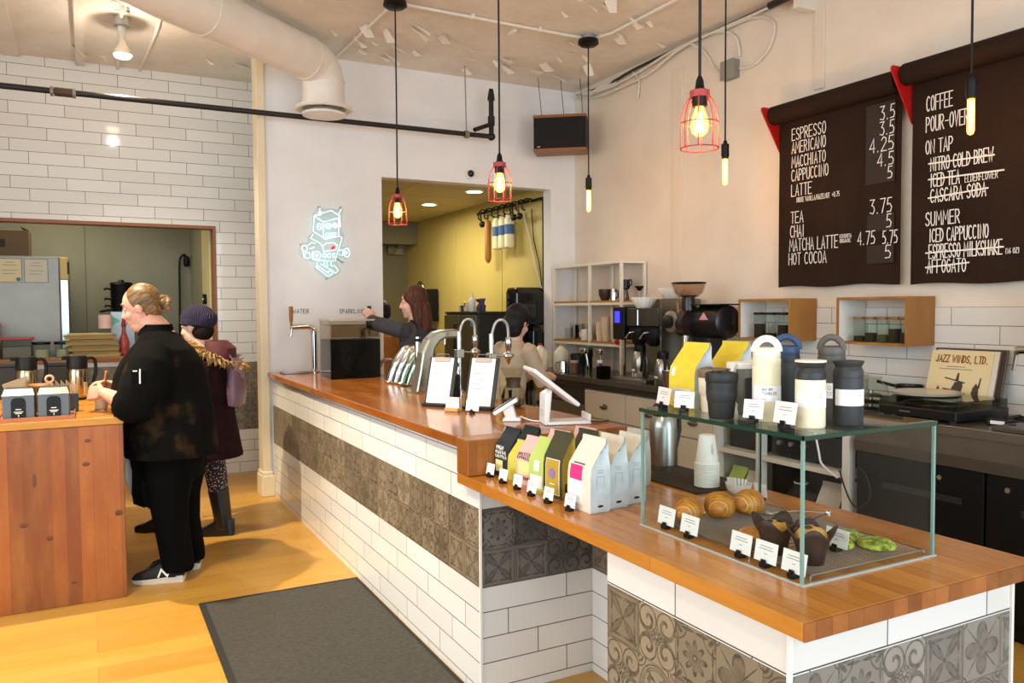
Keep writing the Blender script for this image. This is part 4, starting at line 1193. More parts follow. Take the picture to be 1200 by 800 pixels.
navybag(1.41, 2.69, 'frontmost navy coffee bag with pale yellow label, at the far end of the row')
navybag(1.49, 2.685, 'navy coffee bag standing behind and right of the frontmost navy one')
bag(1.405, 2.60, zb, .07, .055, .15, -86, M('yellow_small', '#c9c04a', .6), olivep, 'small yellow-green bag squeezed between the navy and pink bags', GB)
bag(1.41, 2.52, zb, .095, .06, .175, -84, pinkp, pinkp, 'pink coffee bag with black lettering and a pale yellow label', GB, [('label', -.75, .7, .22, .5, paley)], text=[('', -.04, .106, .012, .07, .0022, bt), ('', -.042, .094, .010, .08, .0022, bt), ('', -.042, .019, .014, .08, .0022, bt)])
bag(1.405, 2.42, zb, .09, .06, .185, -84, lime, silver_g, 'lime green coffee bag with a white base label', GB, [('label', -.8, .8, .06, .3, whitel), ('mark', -.3, .4, .38, .58, wt)])
bag(1.48, 2.455, zb, .11, .065, .20, -80, pinkp, silver_g, 'silver bag with a pink folded top behind the lime bag', GB, [('label', -.8, .8, .05, .3, whitel)])
bag(1.60, 2.47, zb, .11, .065, .20, -80, pinkp, silver_g, 'silver bag with a pink folded top, rear one of its pair', GB)
t = bag(1.40, 2.30, zb, .105, .06, .222, -84, olivep, must, 'olive green coffee bag with a mustard label and purple dot, at the front', GB, [('label', -.72, .72, .06, .60, whitel), ('mustard_panel', -.66, .66, .07, .59, must)])
ob('purple_dot', MB().lathe([(.017, 0), (.017, .0006)], (0, -.0345, .085), 20, 'y'), purp, t)
ob('caption', MB().box(-.013, -.0338, .047, .013, -.033, .051), wt, t)
ob('printed_side', MB().box(.0545, -.02, .01, .056, .02, .055), bt, t)
bag(1.50, 2.30, zb, .105, .06, .222, -84, olivep, must, 'olive green coffee bag standing behind the other olive one', GB, [('mustard_panel', -.66, .66, .07, .6, must)])
bag(1.61, 2.345, zb, .11, .06, .195, -84, silver_g, silver_g, 'plain silver bag behind the olive bags', GB)
bag(1.74, 2.34, zb, .11, .06, .20, -84, silver_g, silver_g, 'plain silver bag farthest back against the wooden end panel', GB)
for i, x_ in enumerate((1.395, 1.48, 1.566)):
    st = [('magenta_label', -.78, .25, .42, .62, magenta), ('white_label', -.78, .25, .10, .418, whitel)] if i == 0 else []
    t = bag(x_, 2.115 + .02 * i, zb, .125, .075, .232 - .004 * i, -88 - i, cream_k, silver_bl, ('white coffee bag with a magenta and white label, at the front', 'white coffee bag in the middle of the three pale ones', 'rear white coffee bag next to the glass case')[i], GB, st)
    ob('side_print', MB().strokes([[(-.012, .135), (.012, .135)], [(-.012, .128), (.010, .128)], [(-.014, .115), (-.014, .075), (.014, .075), (.014, .115), (-.014, .115)], [(-.01, .065), (.01, .065)], [(-.01, .058), (.01, .058)], [(-.01, .05), (.01, .05)]], .0012, lambda u, v, hh: (.0635 + hh, u, v)), M('print_pale', '#8fa0a6', .7), t)
    ob('side_mark', MB().ball((.0636, .0, .022), (.0012, .012, .004), 10, 6), bt, t)
    ob('caption', MB().strokes([[(-.03, .151), (.025, .151)]], .0035, lambda u, v, hh: (u, -.0338 - hh, v)), bt, t)
for (x_, y_, l_, s_) in ((1.57, 1.832, 'bright yellow coffee bag on the glass top, in front', 1), (1.72, 1.828, 'bright yellow coffee bag on the glass top, half hidden behind the other yellow bag', 0)):
    bag(x_, y_, ZT, .112, .07, .19, -90, yel, silver_bl, l_, 'yellow bags on the glass top', [('paper_label', -.7, .7, .08, .3, cream_k), ('stamp', -.78, -.55, .48, .62, whitel)] if s_ else [])

# ---------------------------------------------------------------- pastries
crust = [speckled('crust_dark', '#a9611a', '#d08c34', 45, .4), speckled('crust_pale', '#e2b35e', '#f0cd85', 60, .5)]


def croissant(x, y, z, L, R, rz, label):
    t = thing('croissant', label, 'croissant', (x, y, z), math.radians(rz), 'croissants in the case')
    mb = MB(); n = 20; rings = []; st = 11; sub = 6; mi = []
    for k in range(st * sub + 1):
        s = k / (st * sub); a = (s - .5)
        env = R * (1 - (abs(a) * 2) ** 2.0) ** .55 * .97 + R * .03
        ph = (k % sub) / sub
        dirn = abs(a) * 2
        step = (1.0 - .13 * (ph if a < 0 else 1 - ph))
        r = env * step
        cx = a * L; cy = -.10 * L * (1 - (2 * a) ** 2)
        rings.append([(cx, cy + r * 1.05 * math.cos(2 * PI * i / n), R * .88 + (r * .95 * math.sin(2 * PI * i / n) if math.sin(2 * PI * i / n) > -.88 else -r * .88 * .9)) for i in range(n)])
    mb.loft(rings)
    for k in range(st * sub): mi += [1 if (k % sub) in (0,) and 5 < k < st * sub - 6 else 0] * n
    mb.mi = mi + [0, 0]
    ob('crust', mb, crust, t, smooth='all')
    return t


croissant(1.522, 1.80, .8755, .11, .040, 38, 'croissant nearest the left glass in the pastry case')
croissant(1.628, 1.79, .8755, .125, .044, 52, 'middle croissant in the pastry case')
croissant(1.738, 1.78, .8755, .12, .043, 20, 'croissant on the right, its lighter end towards the tongs')


def rack(x0, y0, x1, y1, z, label, bars, cross):
    t = thing('cooling_rack', label, 'cooling rack', (0, 0, 0), group='wire racks')
    m = MB(); zz = z + .012
    m.tube([(x0, y0, zz), (x1, y0, zz), (x1, y1, zz), (x0, y1, zz)], .0022, 6, closed=True)
    ob('rim', m, steel, t, smooth=True)
    m = MB()
    for i in range(1, bars): y_ = y0 + (y1 - y0) * i / bars; m.box(x0, y_ - .0008, zz - .0008, x1, y_ + .0008, zz + .0008)
    for i in range(1, cross): x_ = x0 + (x1 - x0) * i / cross; m.box(x_ - .0008, y0, zz - .002, x_ + .0008, y1, zz - .0006)
    ob('wire_grid', m, M('wire_dark', '#a2988c', .4, .35), t)
    for (a, b) in ((x0, y0), (x1, y0), (x1, y1), (x0, y1)): ob('foot', MB().cyl((a, b, z), .003, zz - z, 8), steel, t)


rack(1.475, 1.515, 1.895, 1.85, .8605, 'fine-mesh wire rack under the croissants', 44, 40)
rack(1.475, 1.30, 1.885, 1.495, .8605, 'wire rack with parallel bars under the green cookies', 22, 4)


def muffin(x, y, label, rz, big):
    t = thing('muffin', label, 'muffin', (x, y, .8745), math.radians(rz), 'wrapped muffins')
    n = 48; rings = []
    for (r, z, pk, w) in ((.030, 0, 0, 0), (.036, .035, 0, 0), (.042, .058, .1, .003), (.047, .068, .6, .008), (.051, .078, 1.1, .010)):
        ring = []
        for i in range(n):
            a = 2 * PI * i / n; p = abs(math.cos(2 * a)) ** 1.6
            ring.append(((r + w * p) * math.cos(a), (r + w * p) * math.sin(a), z + pk * .026 * (p - .4)))
        rings.append(ring)
    inner = [[(p[0] * .97, p[1] * .97, p[2]) for p in r] for r in reversed(rings)]
    m = MB().loft(rings + inner[:3], cap=True)
    ob('paper_wrap', m, speckled('wrap_brown', '#33211a', '#42291f', 25, .6), t, smooth='all')
    ob('crumb', MB().ball((0, 0, .060), (.040, .040, .032 if big else .022), 20, 12), speckled('muffin_gold', '#b8752a', '#e2ac58', 45, .6, .35, .65, .4), t, smooth=True)
    ob('topping', MB().ball((.005, -.01, .079 if not big else .088), (.012, .010, .006), 10, 6).ball((-.012, .008, .079 if not big else .088), (.008, .01, .006), 10, 6), M('chocolate', '#2c1a10', .4), t, smooth=True)


muffin(1.535, 1.468, 'smaller muffin in a pointed dark brown paper wrap', 20, False)
muffin(1.550, 1.365, 'larger muffin in dark brown paper right behind the front glass corner', 48, True)
t = thing('round_pastry', 'round golden pastry half hidden left of the wrapped muffins', 'pastry', (1.575, 1.575, .8745))
m = MB(); rings = []
for k in range(60):
    a = k * .42; r = .006 + .034 * (k / 59)
    rings.append((r * math.cos(a), r * math.sin(a), .014 + .008 * (1 - k / 59)))
m.tube(rings, [.008 + .003 * (k / 59) for k in range(60)], 10)
ob('spiral_crust', m, crust[0], t, smooth=True)
ob('base_crust', MB().lathe([(.036, .001), (.04, .008), (.036, .016), (0, .018)], n=24), crust[1], t, smooth=True)
green = speckled('matcha_crust', '#59660f', '#b9bf4a', 70, .85, .38, .62, .9)
for x_, y_, l_, r_1 in ((1.715, 1.428, 'green crackled cookie behind the card, nearest the muffins', .045), (1.80, 1.372, 'green crackled cookie on the right, nearest the end glass', .048), (1.79, 1.463, 'green crackled cookie farthest back of the three', .047)):
    t = thing('matcha_cookie', l_, 'cookie', (x_, y_, .8745), x_ * 9, 'green cookies')
    m = MB(); rings = []
    rr2 = random.Random(int(x_ * 1000))
    for (r, z) in ((.9, 0), (1.0, .004), (.97, .010), (.8, .017), (.5, .022), (.2, .024), (.01, .0245)):
        rings.append([(r_1 * r * (1 + .03 * rr2.uniform(-1, 1)) * math.cos(2 * PI * i / 24), r_1 * r * (1 + .03 * rr2.uniform(-1, 1)) * math.sin(2 * PI * i / 24), z + (.0015 * rr2.uniform(-1, 1) if .004 < z < .024 else 0)) for i in range(24)])
    m.loft(rings); ob('crackled_top', m, green, t, smooth='all')
t = thing('tongs', 'steel serving tongs lying open on the rack behind the muffins', 'tongs', (0, 0, 0))
hp = Vector((1.955, 1.66, .879))
for k, (tip, mid) in enumerate((((1.80, 1.735, .882), (1.87, 1.705, .886)), ((1.805, 1.60, .882), (1.875, 1.63, .886)))):
    ob('arm', MB().tube([hp, mid, tip], [.007, .006, .007], 8, flat=.45), chrome, t, smooth=True)
    ob('scalloped_head', MB().ball((tip[0] - .012, tip[1], tip[2]), (.018, .013, .006), 14, 8), chrome, t, smooth=True)
ob('hinge', MB().cyl((hp.x, hp.y, .872), .009, .014, 14), chrome, t, smooth=True)

# ---------------------------------------------------------------- behind the case on the bar
t = thing('bar_mat', 'dark rubber bar mat under the steel flask', 'mat', (0, 0, 0))
ob('mat', BOX(1.825, 2.10, .8603, 2.08, 2.66, .868), M('bar_mat', '#2b2721', .8), t, bevel=.002)
m = MB()
for i in range(24): m.box(1.835, 2.115 + i * .0225, .868, 2.07, 2.125 + i * .0225, .870)
ob('mat_ribs', m, M('bar_mat', '#2b2721', .8), t)
t = thing('steel_flask', 'tall brushed steel vacuum flask with a black lid behind the case glass', 'flask', (1.98, 2.47, .8702))
ob('body', MB().lathe([(.05, 0), (.054, .004), (.054, .165), (.05, .19), (.041, .208)], n=32), steel, t, smooth=True)
ob('base_ring', MB().lathe([(.0546, .0), (.0546, .02), (.052, .021)], n=32), chrome, t, smooth=True)
ob('lid', MB().lathe([(.041, .208), (.043, .212), (.043, .245), (.036, .255), (0, .256)], n=28), black_plastic, t, smooth=True)
ob('handle', MB().tube([(.04, -.0, .235), (.075, -.0, .225), (.078, 0, .15), (.055, 0, .06)], .009, 8), black_plastic, t, smooth=True)
ob('pour_spout', MB().box(-.06, -.012, .222, -.038, .012, .24), black_plastic, t, bevel=.004)
cupw = M('paper_cup_white', '#ece9e0', .6)
CXY = (1.925, 2.16)
proto = None
NC = 12
for i in range(NC):
    z_ = .8702 if False else .8605 + i * .0078
    if proto is None:
        proto = thing('paper_cup', '', 'paper cup', (CXY[0], CXY[1], z_), 0, 'upturned stack of paper cups')
        ob('cup_wall', MB().lathe([(.0425, .002), (.0425, .005), (.0405, .006), (.0275, .102), (.0265, .104), (.024, .1035), (.0, .1015)], n=28, cap=False), cupw, proto, smooth=True)
        ob('rolled_rim', MB().tube([(.0425 * math.cos(2 * PI * k / 28), .0425 * math.sin(2 * PI * k / 28), .003) for k in range(28)], .0025, 6, closed=True), cupw, proto, smooth=True)
        c_ = proto
    else: c_ = dup(proto, (CXY[0], CXY[1], z_))
    n_ = NC - i
    c_['label'] = 'white paper cup upside down, topmost of the stack behind the croissants' if n_ == 1 else ('white paper cup at the very bottom of the upturned stack' if n_ == NC else 'white paper cup in the upturned stack, rim number %d counted from the top' % n_)
ob('cup_print', MB().strokes([[(0, .04), (.004, .05), (0, .06), (-.004, .05), (0, .04)], [(0, .065), (.005, .075)], [(0, .06), (-.004, .072)], [(.003, .055), (.007, .06)]], .0012, lambda u, v, hh: ((.0412 - .138 * (v - .006) + hh + .0004) * math.sin(u / .035 - .2), -(.0412 - .138 * (v - .006) + hh + .0004) * math.cos(u / .035 - .2), v), .0003), M('print_grey', '#8d857d', .8), c_)
t = thing('napkin_bowl', 'small white bowl with folded white papers behind the croissants', 'bowl', (1.965, 2.045, .8605))
ob('bowl', MB().lathe([(.025, 0), (.04, .015), (.046, .035), (.043, .035), (.037, .016), (0, .006)], n=24), M('ceramic_white', '#e6e4dc', .3), t, smooth=True)
for k in range(4): ob('folded_paper', MB().loft([[(-.03 + .012 * k, -.02, .02), (-.026 + .012 * k, -.02, .02), (-.024 + .012 * k, .022, .02), (-.028 + .012 * k, .022, .02)], [(-.038 + .018 * k, -.02, .06 - .004 * k), (-.034 + .018 * k, -.02, .06 - .004 * k), (-.03 + .018 * k, .022, .055 - .004 * k), (-.034 + .018 * k, .022, .055 - .004 * k)]]), paper, t)
# ================================================================ ON THE RAISED COUNTER
Z1 = 1.0005
t = thing('drink_container', 'large square container of black cold drink with a clear upper part', 'container', (1.525, 5.65, Z1))
ob('clear_wall', MB().box(0, 0, 0, .375, .004, .425).box(0, .296, 0, .375, .3, .425).box(0, .004, 0, .004, .296, .425).box(.371, .004, 0, .375, .296, .425), glassy('container_plastic', '#f0eee8', .02), t)
ob('black_drink', BOX(.005, .005, .004, .370, .295, .285), M('cold_brew', '#050505', .5, 0, .15), t)
ob('inner_lid', MB().box(.01, .01, .385, .365, .29, .392).box(.01, .01, .30, .365, .013, .392), glassy('container_lid', '#d9d4c6', .1), t)
ob('rim', MB().box(-.006, -.006, .42, .381, .002, .432).box(-.006, .298, .42, .381, .306, .432).box(-.006, .002, .42, .002, .298, .432).box(.373, .002, .42, .381, .298, .432), M('rim_clear', '#a9a598', .3), t, bevel=.002)
wood_h = M('tap_wood', '#9a6a3a', .45)


def tap(x, y, label, hm, tray):
    t = thing('drink_tap', label, 'tap', (x, y, Z1), 0, 'counter drink taps')
    ob('column', MB().tube(smoothpts([(0, 0, 0), (0, 0, .30), (-.01, 0, .345), (-.04, 0, .368), (-.09, 0, .37), (-.17, 0, .366)]), .024, 14), chrome, t, smooth=True)
    ob('flange', MB().lathe([(.045, 0), (.045, .008), (.03, .016), (.026, .03)], n=20), chrome, t, smooth=True)
    ob('faucet_body', MB().tube([(-.15, 0, .366), (-.19, 0, .366)], .017, 12), chrome, t, smooth=True)
    ob('spout', MB().tube([(-.175, 0, .36), (-.18, 0, .32), (-.185, -.005, .29)], [.013, .010, .008], 10), chrome, t, smooth=True)
    ob('handle', MB().tube([(-.18, 0, .375), (-.18, 0, .40), (-.18, 0, .42), (-.18, 0, .53)], [.008, .009, .015, .017], 12), hm, t, smooth=True)
    if tray:
        ob('drip_tray', MB().box(-.26, -.09, 0, -.05, .09, .014), steel, t, bevel=.004)
        ob('grate', MB().box(-.25, -.08, .014, -.06, .08, .017), chrome, t)
    return t


tap(1.60, 6.42, 'chrome drink tap with a wooden handle at the far wall end of the counter', wood_h, True)
tap(1.95, 6.25, 'drink tap with a dark handle behind the black drink container, gripped by the barista', M('tap_dark', '#2a1c15', .4), False).rotation_euler = (0, 0, PI / 2)
glassm = glassy('drinking_glass', '#fcfdfb')


def tumbler(x, y, z, r, h, label, group, flare=1.1):
    t = ob('drinking_glass', MB().lathe([(r * .9, 0), (r, .004), (r * flare, h), (r * flare * .95, h), (r * .92, .012), (0, .01)], n=20, cap=False), glassm, smooth=True)
    t.location = (x, y, z)
    return tag(t, label, 'glass', group)


tumbler(1.72, 6.3, Z1, .03, .10, 'small clear glass by the far tap, nearest the wall', 'glasses by the far tap')
tumbler(1.73, 6.12, Z1, .03, .10, 'small clear glass between the far tap and the black drink container', 'glasses by the far tap')
# nested steel cups leaning in a curve
for i in range(4):
    t = thing('steel_cup', ('steel shaker cup at the low end of the leaning nested stack', 'second steel shaker cup up the leaning nested stack', 'third steel shaker cup up the leaning nested stack', 'steel shaker cup at the top end of the leaning nested stack')[i], 'cup', (1.815 + .012 * i, 5.2 - .09 * i, Z1), 0, 'nested steel shaker cups')
    lean = .42 + .02 * i
    pts = [(0.0, 0, 0.016), (.02, -.01, .08), (.055, -.02, .15), (.10, -.03, .205), (.125, -.03, .215)]
    ob('cup_wall', MB().tube(smoothpts(pts), [.036] * 6 + [.04] * 6 + [.044] * 5, 18), chrome, t, smooth=True)
    ob('rolled_rim', MB().tube([(-.002 + .037 * math.cos(a), .037 * math.sin(a), .012 - .4 * .037 * math.cos(a) * 0) for a in [2 * PI * k / 20 for k in range(20)]], .003, 6, closed=True), chrome, t, smooth=True)
t = thing('straw_jar', 'glass jar of clear straws left of the curved steel tower', 'jar', (1.765, 4.78, Z1))
ob('glass', MB().lathe([(.045, 0), (.05, .005), (.05, .13), (.046, .14)], n=24, cap=False), jar_glass, t, smooth=True)
for k in range(7):
    ob('straw', MB().tube([(-.02 + .006 * k, -.01 * (k % 3), .006), (.02 + .012 * k, .012 * (k % 3) - .01, .235)], .006, 8), glassy('straw_clear', '#e9efe6', .05), t, smooth=True)
t = thing('slim_tap', 'slim chrome tap post with a black top left of the curved steel tower', 'tap', (1.80, 4.64, Z1))
ob('post', MB().cyl((0, 0, 0), .02, .33, 16), chrome, t, smooth=True)
ob('black_collar', MB().cyl((0, 0, .30), .023, .02, 16), black_plastic, t)
ob('black_lever', MB().tube(smoothpts([(0, 0, .33), (.0, 0, .38), (-.02, 0, .42), (-.05, 0, .43)]), .008, 8), black_plastic, t, smooth=True)
ob('flange', MB().cyl((0, 0, 0), .03, .02, 16), chrome, t)
t = thing('curved_steel_tower', 'tall steel dispensing tower curving over to the right with a small spout', 'drink tower', (1.765, 4.5, Z1))
P_ = [(-.055, 0), (-.03, .12), (-.01, .24), (.03, .32), (.08, .362), (.14, .375), (.225, .378), (.232, .365), (.235, .325), (.14, .322), (.105, .305), (.075, .26), (.055, .16), (.03, 0)]
ob('tower', MB().prism(P_, 'y', -.05, .05), speckled('satin_steel', '#b9b5a6', '#a5a192', 3, .25, metal=.9), t, bevel=.012)
ob('spout', MB().tube([(.155, 0, .325), (.155, 0, .285)], .008, 12), chrome, t, smooth=True)
ob('base_plate', MB().box(-.07, -.06, 0, .05, .06, .006), chrome, t, bevel=.002)
t = thing('black_grinder', 'small black appliance with a round ring half hidden behind the left clipboard', 'appliance', (1.80, 4.18, Z1))
ob('body', MB().box(-.05, -.05, 0, .06, .05, .13), black_plastic, t, bevel=.01)
ob('ring', MB().tube([(.0, -.055 + 0, .19) if False else (.055 * math.cos(a), -.03, .17 + .055 * math.sin(a)) for a in [2 * PI * k / 24 for k in range(24)]], .006, 8, closed=True), chrome, t, smooth=True)
ob('dial', MB().cyl((0, -.02, .17), .046, -.006, 24, 'y'), M('dial_green', '#4c5b50', .3), t)


def pour_tap(x, y, label):
    t = thing('pour_tap', label, 'tap', (x, y, Z1), 0, 'pour-over taps')
    ob('post', MB().cyl((0, 0, 0), .014, .365, 14), chrome, t, smooth=True)
    ob('base', MB().lathe([(.03, 0), (.03, .012), (.018, .02), (.018, .05)], n=18), chrome, t, smooth=True)
    ob('clamp', MB().box(-.024, -.022, .21, .024, .022, .26), steel, t, bevel=.004)
    ob('arm', MB().tube([(.02, 0, .245), (.12, 0, .238)], .005, 8), chrome, t, smooth=True)
    ob('hose', MB().tube(smoothpts([(.0, .005, .24), (.005, .01, .34), (.03, .01, .42), (.065, .0, .44), (.098, 0, .41), (.105, 0, .345)]), .008, 8), M('hose_grey', '#aaa69b', .35, .5), t, smooth=True)
    ob('nozzle', MB().lathe([(.012, .345), (.018, .335), (.018, .29), (.014, .285), (.014, .262), (.03, .25), (.032, .24), (.016, .225), (.008, .20), (.004, .195)], (.105, 0, 0), 18), chrome, t, smooth=True)


pour_tap(1.95, 4.35, 'chrome pour tap with a looped hose, the one nearer the steel tower')
pour_tap(1.93, 3.88, 'chrome pour tap with a looped hose, the one beside the right clipboard')


def clipboard(x, y, rz, w, h, lines, label):
    t = thing('clipboard_menu', label, 'clipboard', (x, y, Z1), math.radians(rz), 'clipboard menus')
    tl = .28
    def P3(u, v, hh): return (u, v * tl - hh, .012 + v)
    def slab(u0, u1, v0, v1, a, b): return MB().loft([[P3(u0, v0, a), P3(u1, v0, a), P3(u1, v0, b), P3(u0, v0, b)], [P3(u0, v1, a), P3(u1, v1, a), P3(u1, v1, b), P3(u0, v1, b)]])
    ob('board', slab(-w / 2 - .012, w / 2 + .02, 0, h + .004, .0, -.006), M('board_black', '#131211', .5), t)
    ob('sheet', slab(-w / 2, w / 2, .006, h, .0015, .0003), paper, t)
    ob('ledge', MB().box(-w / 2 - .014, -.022, 0, w / 2 + .02, .03, .016), black_plastic, t, bevel=.003)
    ob('easel_leg', MB().tube([(0, h * tl * .9, h * .9), (0, .14, .004)], .006, 6), black_plastic, t)
    ob('clip', slab(-.045, .045, h - .02, h + .003, .008, .0016), M('clip_silver', '#b7a99a', .3, .9), t, bevel=.002)
    ob('clip_wire', MB().tube([P3(-.04, h - .002, .006), P3(-.035, h + .018, .003), P3(.035, h + .018, .003), P3(.04, h - .002, .006)], .0025, 6), chrome, t, smooth=True)
    ob('print', MB().strokes([[(a * w / 2, b * h), (c * w / 2, b * h)] for a, c, b in lines], .0026, lambda u, v, hh: P3(u, v, .0018 + hh), .0003), M('print_grey2', '#9a9189', .8), t)


clipboard(1.575, 3.80, -55, .135, .235, [(-.2, .3, .85), (-.25, .25, .74), (-.7, .75, .66), (-.65, .7, .60), (-.12, .05, .5), (-.75, -.3, .42), (.2, .6, .42), (-.75, .1, .36), (.2, .8, .36), (-.75, -.4, .28), (.2, .6, .28), (-.75, -.5, .18)], 'clipboard menu on a black stand, left one of the pair, full of lines')
clipboard(1.70, 3.57, -55, .135, .24, [(-.15, .3, .82), (-.75, .1, .68), (-.6, .2, .57), (-.7, .0, .47), (-.75, .25, .37)], 'clipboard menu on a black stand, right one of the pair, with few lines')
t = thing('card_holder', 'wooden block holding a printed card before the clipboards', 'card holder', (1.565, 3.575, Z1), math.radians(-60))
ob('wood_block', MB().box(-.04, -.016, 0, .04, .016, .018), M('light_wood', '#c99a5c', .5), t, bevel=.002)
ob('card', MB().box(-.04, -.003, .018, .04, .0, .07), paper, t)
ob('print', MB().strokes([[(-.01, .04), (0, .055), (.01, .04), (-.01, .04)], [(-.02, .033), (.02, .033)]], .0016, lambda u, v, hh: (u, -.0032 - hh, v), .0003), M('print_grey2', '#9a9189', .8), t)
card(1.615, 3.46, Z1, 'white card in a black clip at the foot of the right clipboard', 'cards on the raised counter', -60, .075, .05, '#f6f5f2')

t = thing('card_terminal', 'white card payment terminal with a tilted grey screen', 'card reader', (1.655, 3.14, Z1), math.radians(-32))
ob('foot', MB().loft([[(-.035, -.03, 0), (.05, -.03, 0), (.05, .035, 0), (-.035, .035, 0)], [(-.03, -.026, .016), (.045, -.026, .016), (.045, .03, .016), (-.03, .03, .016)]]), white_plastic, t, bevel=.006)
ob('neck', MB().loft([[(-.02, -.025, .012), (.03, -.025, .012), (.03, .02, .012), (-.02, .02, .012)], [(-.035, -.03, .055), (.012, -.03, .075), (.012, .03, .075), (-.035, .03, .055)]]), white_plastic, t, bevel=.006)
hd = MB(); hd.xf = Matrix.Translation((-.022, 0, .068)) @ Matrix.Rotation(math.radians(-32), 4, 'Y')
hd.box(-.062, -.038, -.012, .062, .038, .008)
ob('head', hd, white_plastic, t, bevel=.006)
hd = MB(); hd.xf = Matrix.Translation((-.022, 0, .068)) @ Matrix.Rotation(math.radians(-32), 4, 'Y'); hd.box(-.062, -.038, .008, .062, .038, .011)
s_ = ob('bezel', hd, black_plastic, t, bevel=.002)
hd = MB(); hd.xf = Matrix.Translation((-.022, 0, .068)) @ Matrix.Rotation(math.radians(-32), 4, 'Y'); hd.box(-.05, -.031, .011, .035, .031, .0118)
ob('screen', hd, M('screen_grey', '#a8b0ad', .2), s_)
ob('power_cable', MB().tube(smoothpts([(.045, .0, .02), (.09, -.02, .006), (.14, -.04, .004), (.2, -.02, .004)]), .003, 6), white_plastic, t, smooth=True)

t = thing('point_of_sale_stand', 'white tablet till on a swivel stand, screen turned away', 'till', (1.80, 2.965, Z1), math.radians(-18))
ob('foot_loop', MB().box(-.06, -.065, 0, .13, .065, .014).box(.118, -.065, .014, .13, .065, .045), white_plastic, t, bevel=.006)
ob('upright', MB().loft([[(-.075, -.06, 0), (-.055, -.06, 0), (-.055, .06, 0), (-.075, .06, 0)], [(-.072, -.06, .13), (-.04, -.06, .15), (-.04, .06, .15), (-.072, .06, .13)]]), white_plastic, t, bevel=.006)
ob('print', MB().strokes([[(-.01, .08), (.01, .08)], [(-.03, .06), (.03, .06)], [(-.03, .052), (.025, .052)], [(-.03, .044), (.03, .044)], [(-.03, .036), (.01, .036)]], .0018, lambda u, v, hh: (-.0755 - hh + .02 * v, -u, v), .0003), M('print_grey2', '#9a9189', .8), t)
tb = MB(); tb.xf = Matrix.Translation((-.035, 0, .165)) @ Matrix.Rotation(math.radians(38), 4, 'Y'); tb.box(-.125, -.125, -.008, .125, .125, .01)
tb_ = ob('tablet', tb, white_plastic, t, bevel=.008)
tb = MB(); tb.xf = Matrix.Translation((-.035, 0, .165)) @ Matrix.Rotation(math.radians(38), 4, 'Y'); tb.box(-.11, -.11, .010, .11, .11, .0115)
ob('screen', tb, black_plastic, tb_)
ob('cable', MB().tube(smoothpts([(.12, .0, .006), (.18, -.02, .004), (.22, .0, .004), (.235, .04, .003)]), .003, 6), cord_m, t, smooth=True)

t = thing('pour_over_carafe', 'glass hourglass coffee carafe with a wooden collar behind the card terminal', 'carafe', (1.915, 3.60, Z1))
ob('glass', MB().lathe([(.045, 0), (.06, .01), (.064, .05), (.05, .09), (.028, .115), (.028, .125), (.05, .165), (.064, .2)], n=28, cap=False), glassy('carafe_glass', '#ece9dd', .02), t, smooth=True)
ob('collar', MB().lathe([(.04, .098), (.034, .12), (.042, .145)], n=24, cap=False), M('collar_dark', '#4a3526', .5), t, smooth=True)
ob('coffee', MB().lathe([(.044, .004), (.058, .012), (.061, .04), (0, .04)], n=24), M('weak_coffee', '#7d6a4c', .2), t, smooth=True)
tumbler(1.83, 3.60, Z1, .032, .11, 'clear glass next to the hourglass carafe, nearest the clipboards', 'glasses behind the till')
tumbler(1.86, 3.48, Z1, .032, .10, 'clear glass in front of the hourglass carafe', 'glasses behind the till')
tumbler(1.945, 3.74, Z1, .034, .13, 'tall clear glass at the foot of the right pour tap', 'glasses behind the till')
tumbler(1.95, 3.44, Z1, .03, .09, 'low clear glass behind the till stand', 'glasses behind the till')

# ================================================================ BACK WORKTOP
Z2 = .9405
t = thing('cube_shelf', 'white framed cube shelf on the stone worktop holding glasses and paper cups', 'shelf', (0, 0, 0))
X0, X1 = 3.925, 4.185; fr = M('shelf_frame', '#e8e1d2', .45)
ys = (5.466, 5.94, 6.555); zs = (1.195, 1.55, 1.90)
for y_ in ys:
    for x_ in (X0, X1 - .022): ob('post', BOX(x_, y_ - .012, 1.0 if False else Z2, x_ + .022, y_ + .012, zs[2]), fr, t)
for z_ in zs:
    for x_ in (X0, X1 - .022):
        for i in (0, 1): ob('rail', BOX(x_, ys[i] + .012, z_ - .022, x_ + .022, ys[i + 1] - .012, z_), fr, t)
    for y_ in ys: ob('side_rail', BOX(X0 + .022, y_ - .01, z_ - .022, X1 - .022, y_ + .01, z_), fr, t)
for z_ in zs[:2]:
    for i in (0, 1): ob('wooden_shelf', BOX(X0 - .002, ys[i] + .012, z_, X1, ys[i + 1] - .012, z_ + .016), M('shelf_board', '#b07a36', .5), t)
ob('top_panel', BOX(X0 + .01, ys[0], zs[2] - .004, X1, ys[2], zs[2] + .002), fr, t)
S1, S2 = zs[0] + .0165, zs[1] + .0165
for k, (x_, y_, h_) in enumerate(((4.0, 6.40, .11), (4.08, 6.41, .13), (4.0, 6.31, .15), (4.08, 6.31, .15), (4.0, 6.22, .15), (4.08, 6.22, .15), (4.09, 6.12, .15), (4.09, 6.03, .15))):
    tumbler(x_, y_, S1, .035, h_, 'clear drinking glass in the lower left shelf cube' + ((', short one at the left', ', behind the short one', ', front row second', ', back row second', ', front row third', ', back row third', ', behind the white mug', ', rear right behind the mug')[k]), 'glasses on the cube shelf', 1.05)
t = thing('mug', 'white mug in the lower left shelf cube', 'mug', (3.98, 6.08, S1))
ob('body', MB().lathe([(.038, 0), (.042, .005), (.042, .10), (.038, .10), (.037, .01), (0, .008)], n=24, cap=False), M('ceramic_white', '#e6e4dc', .3), t, smooth=True)
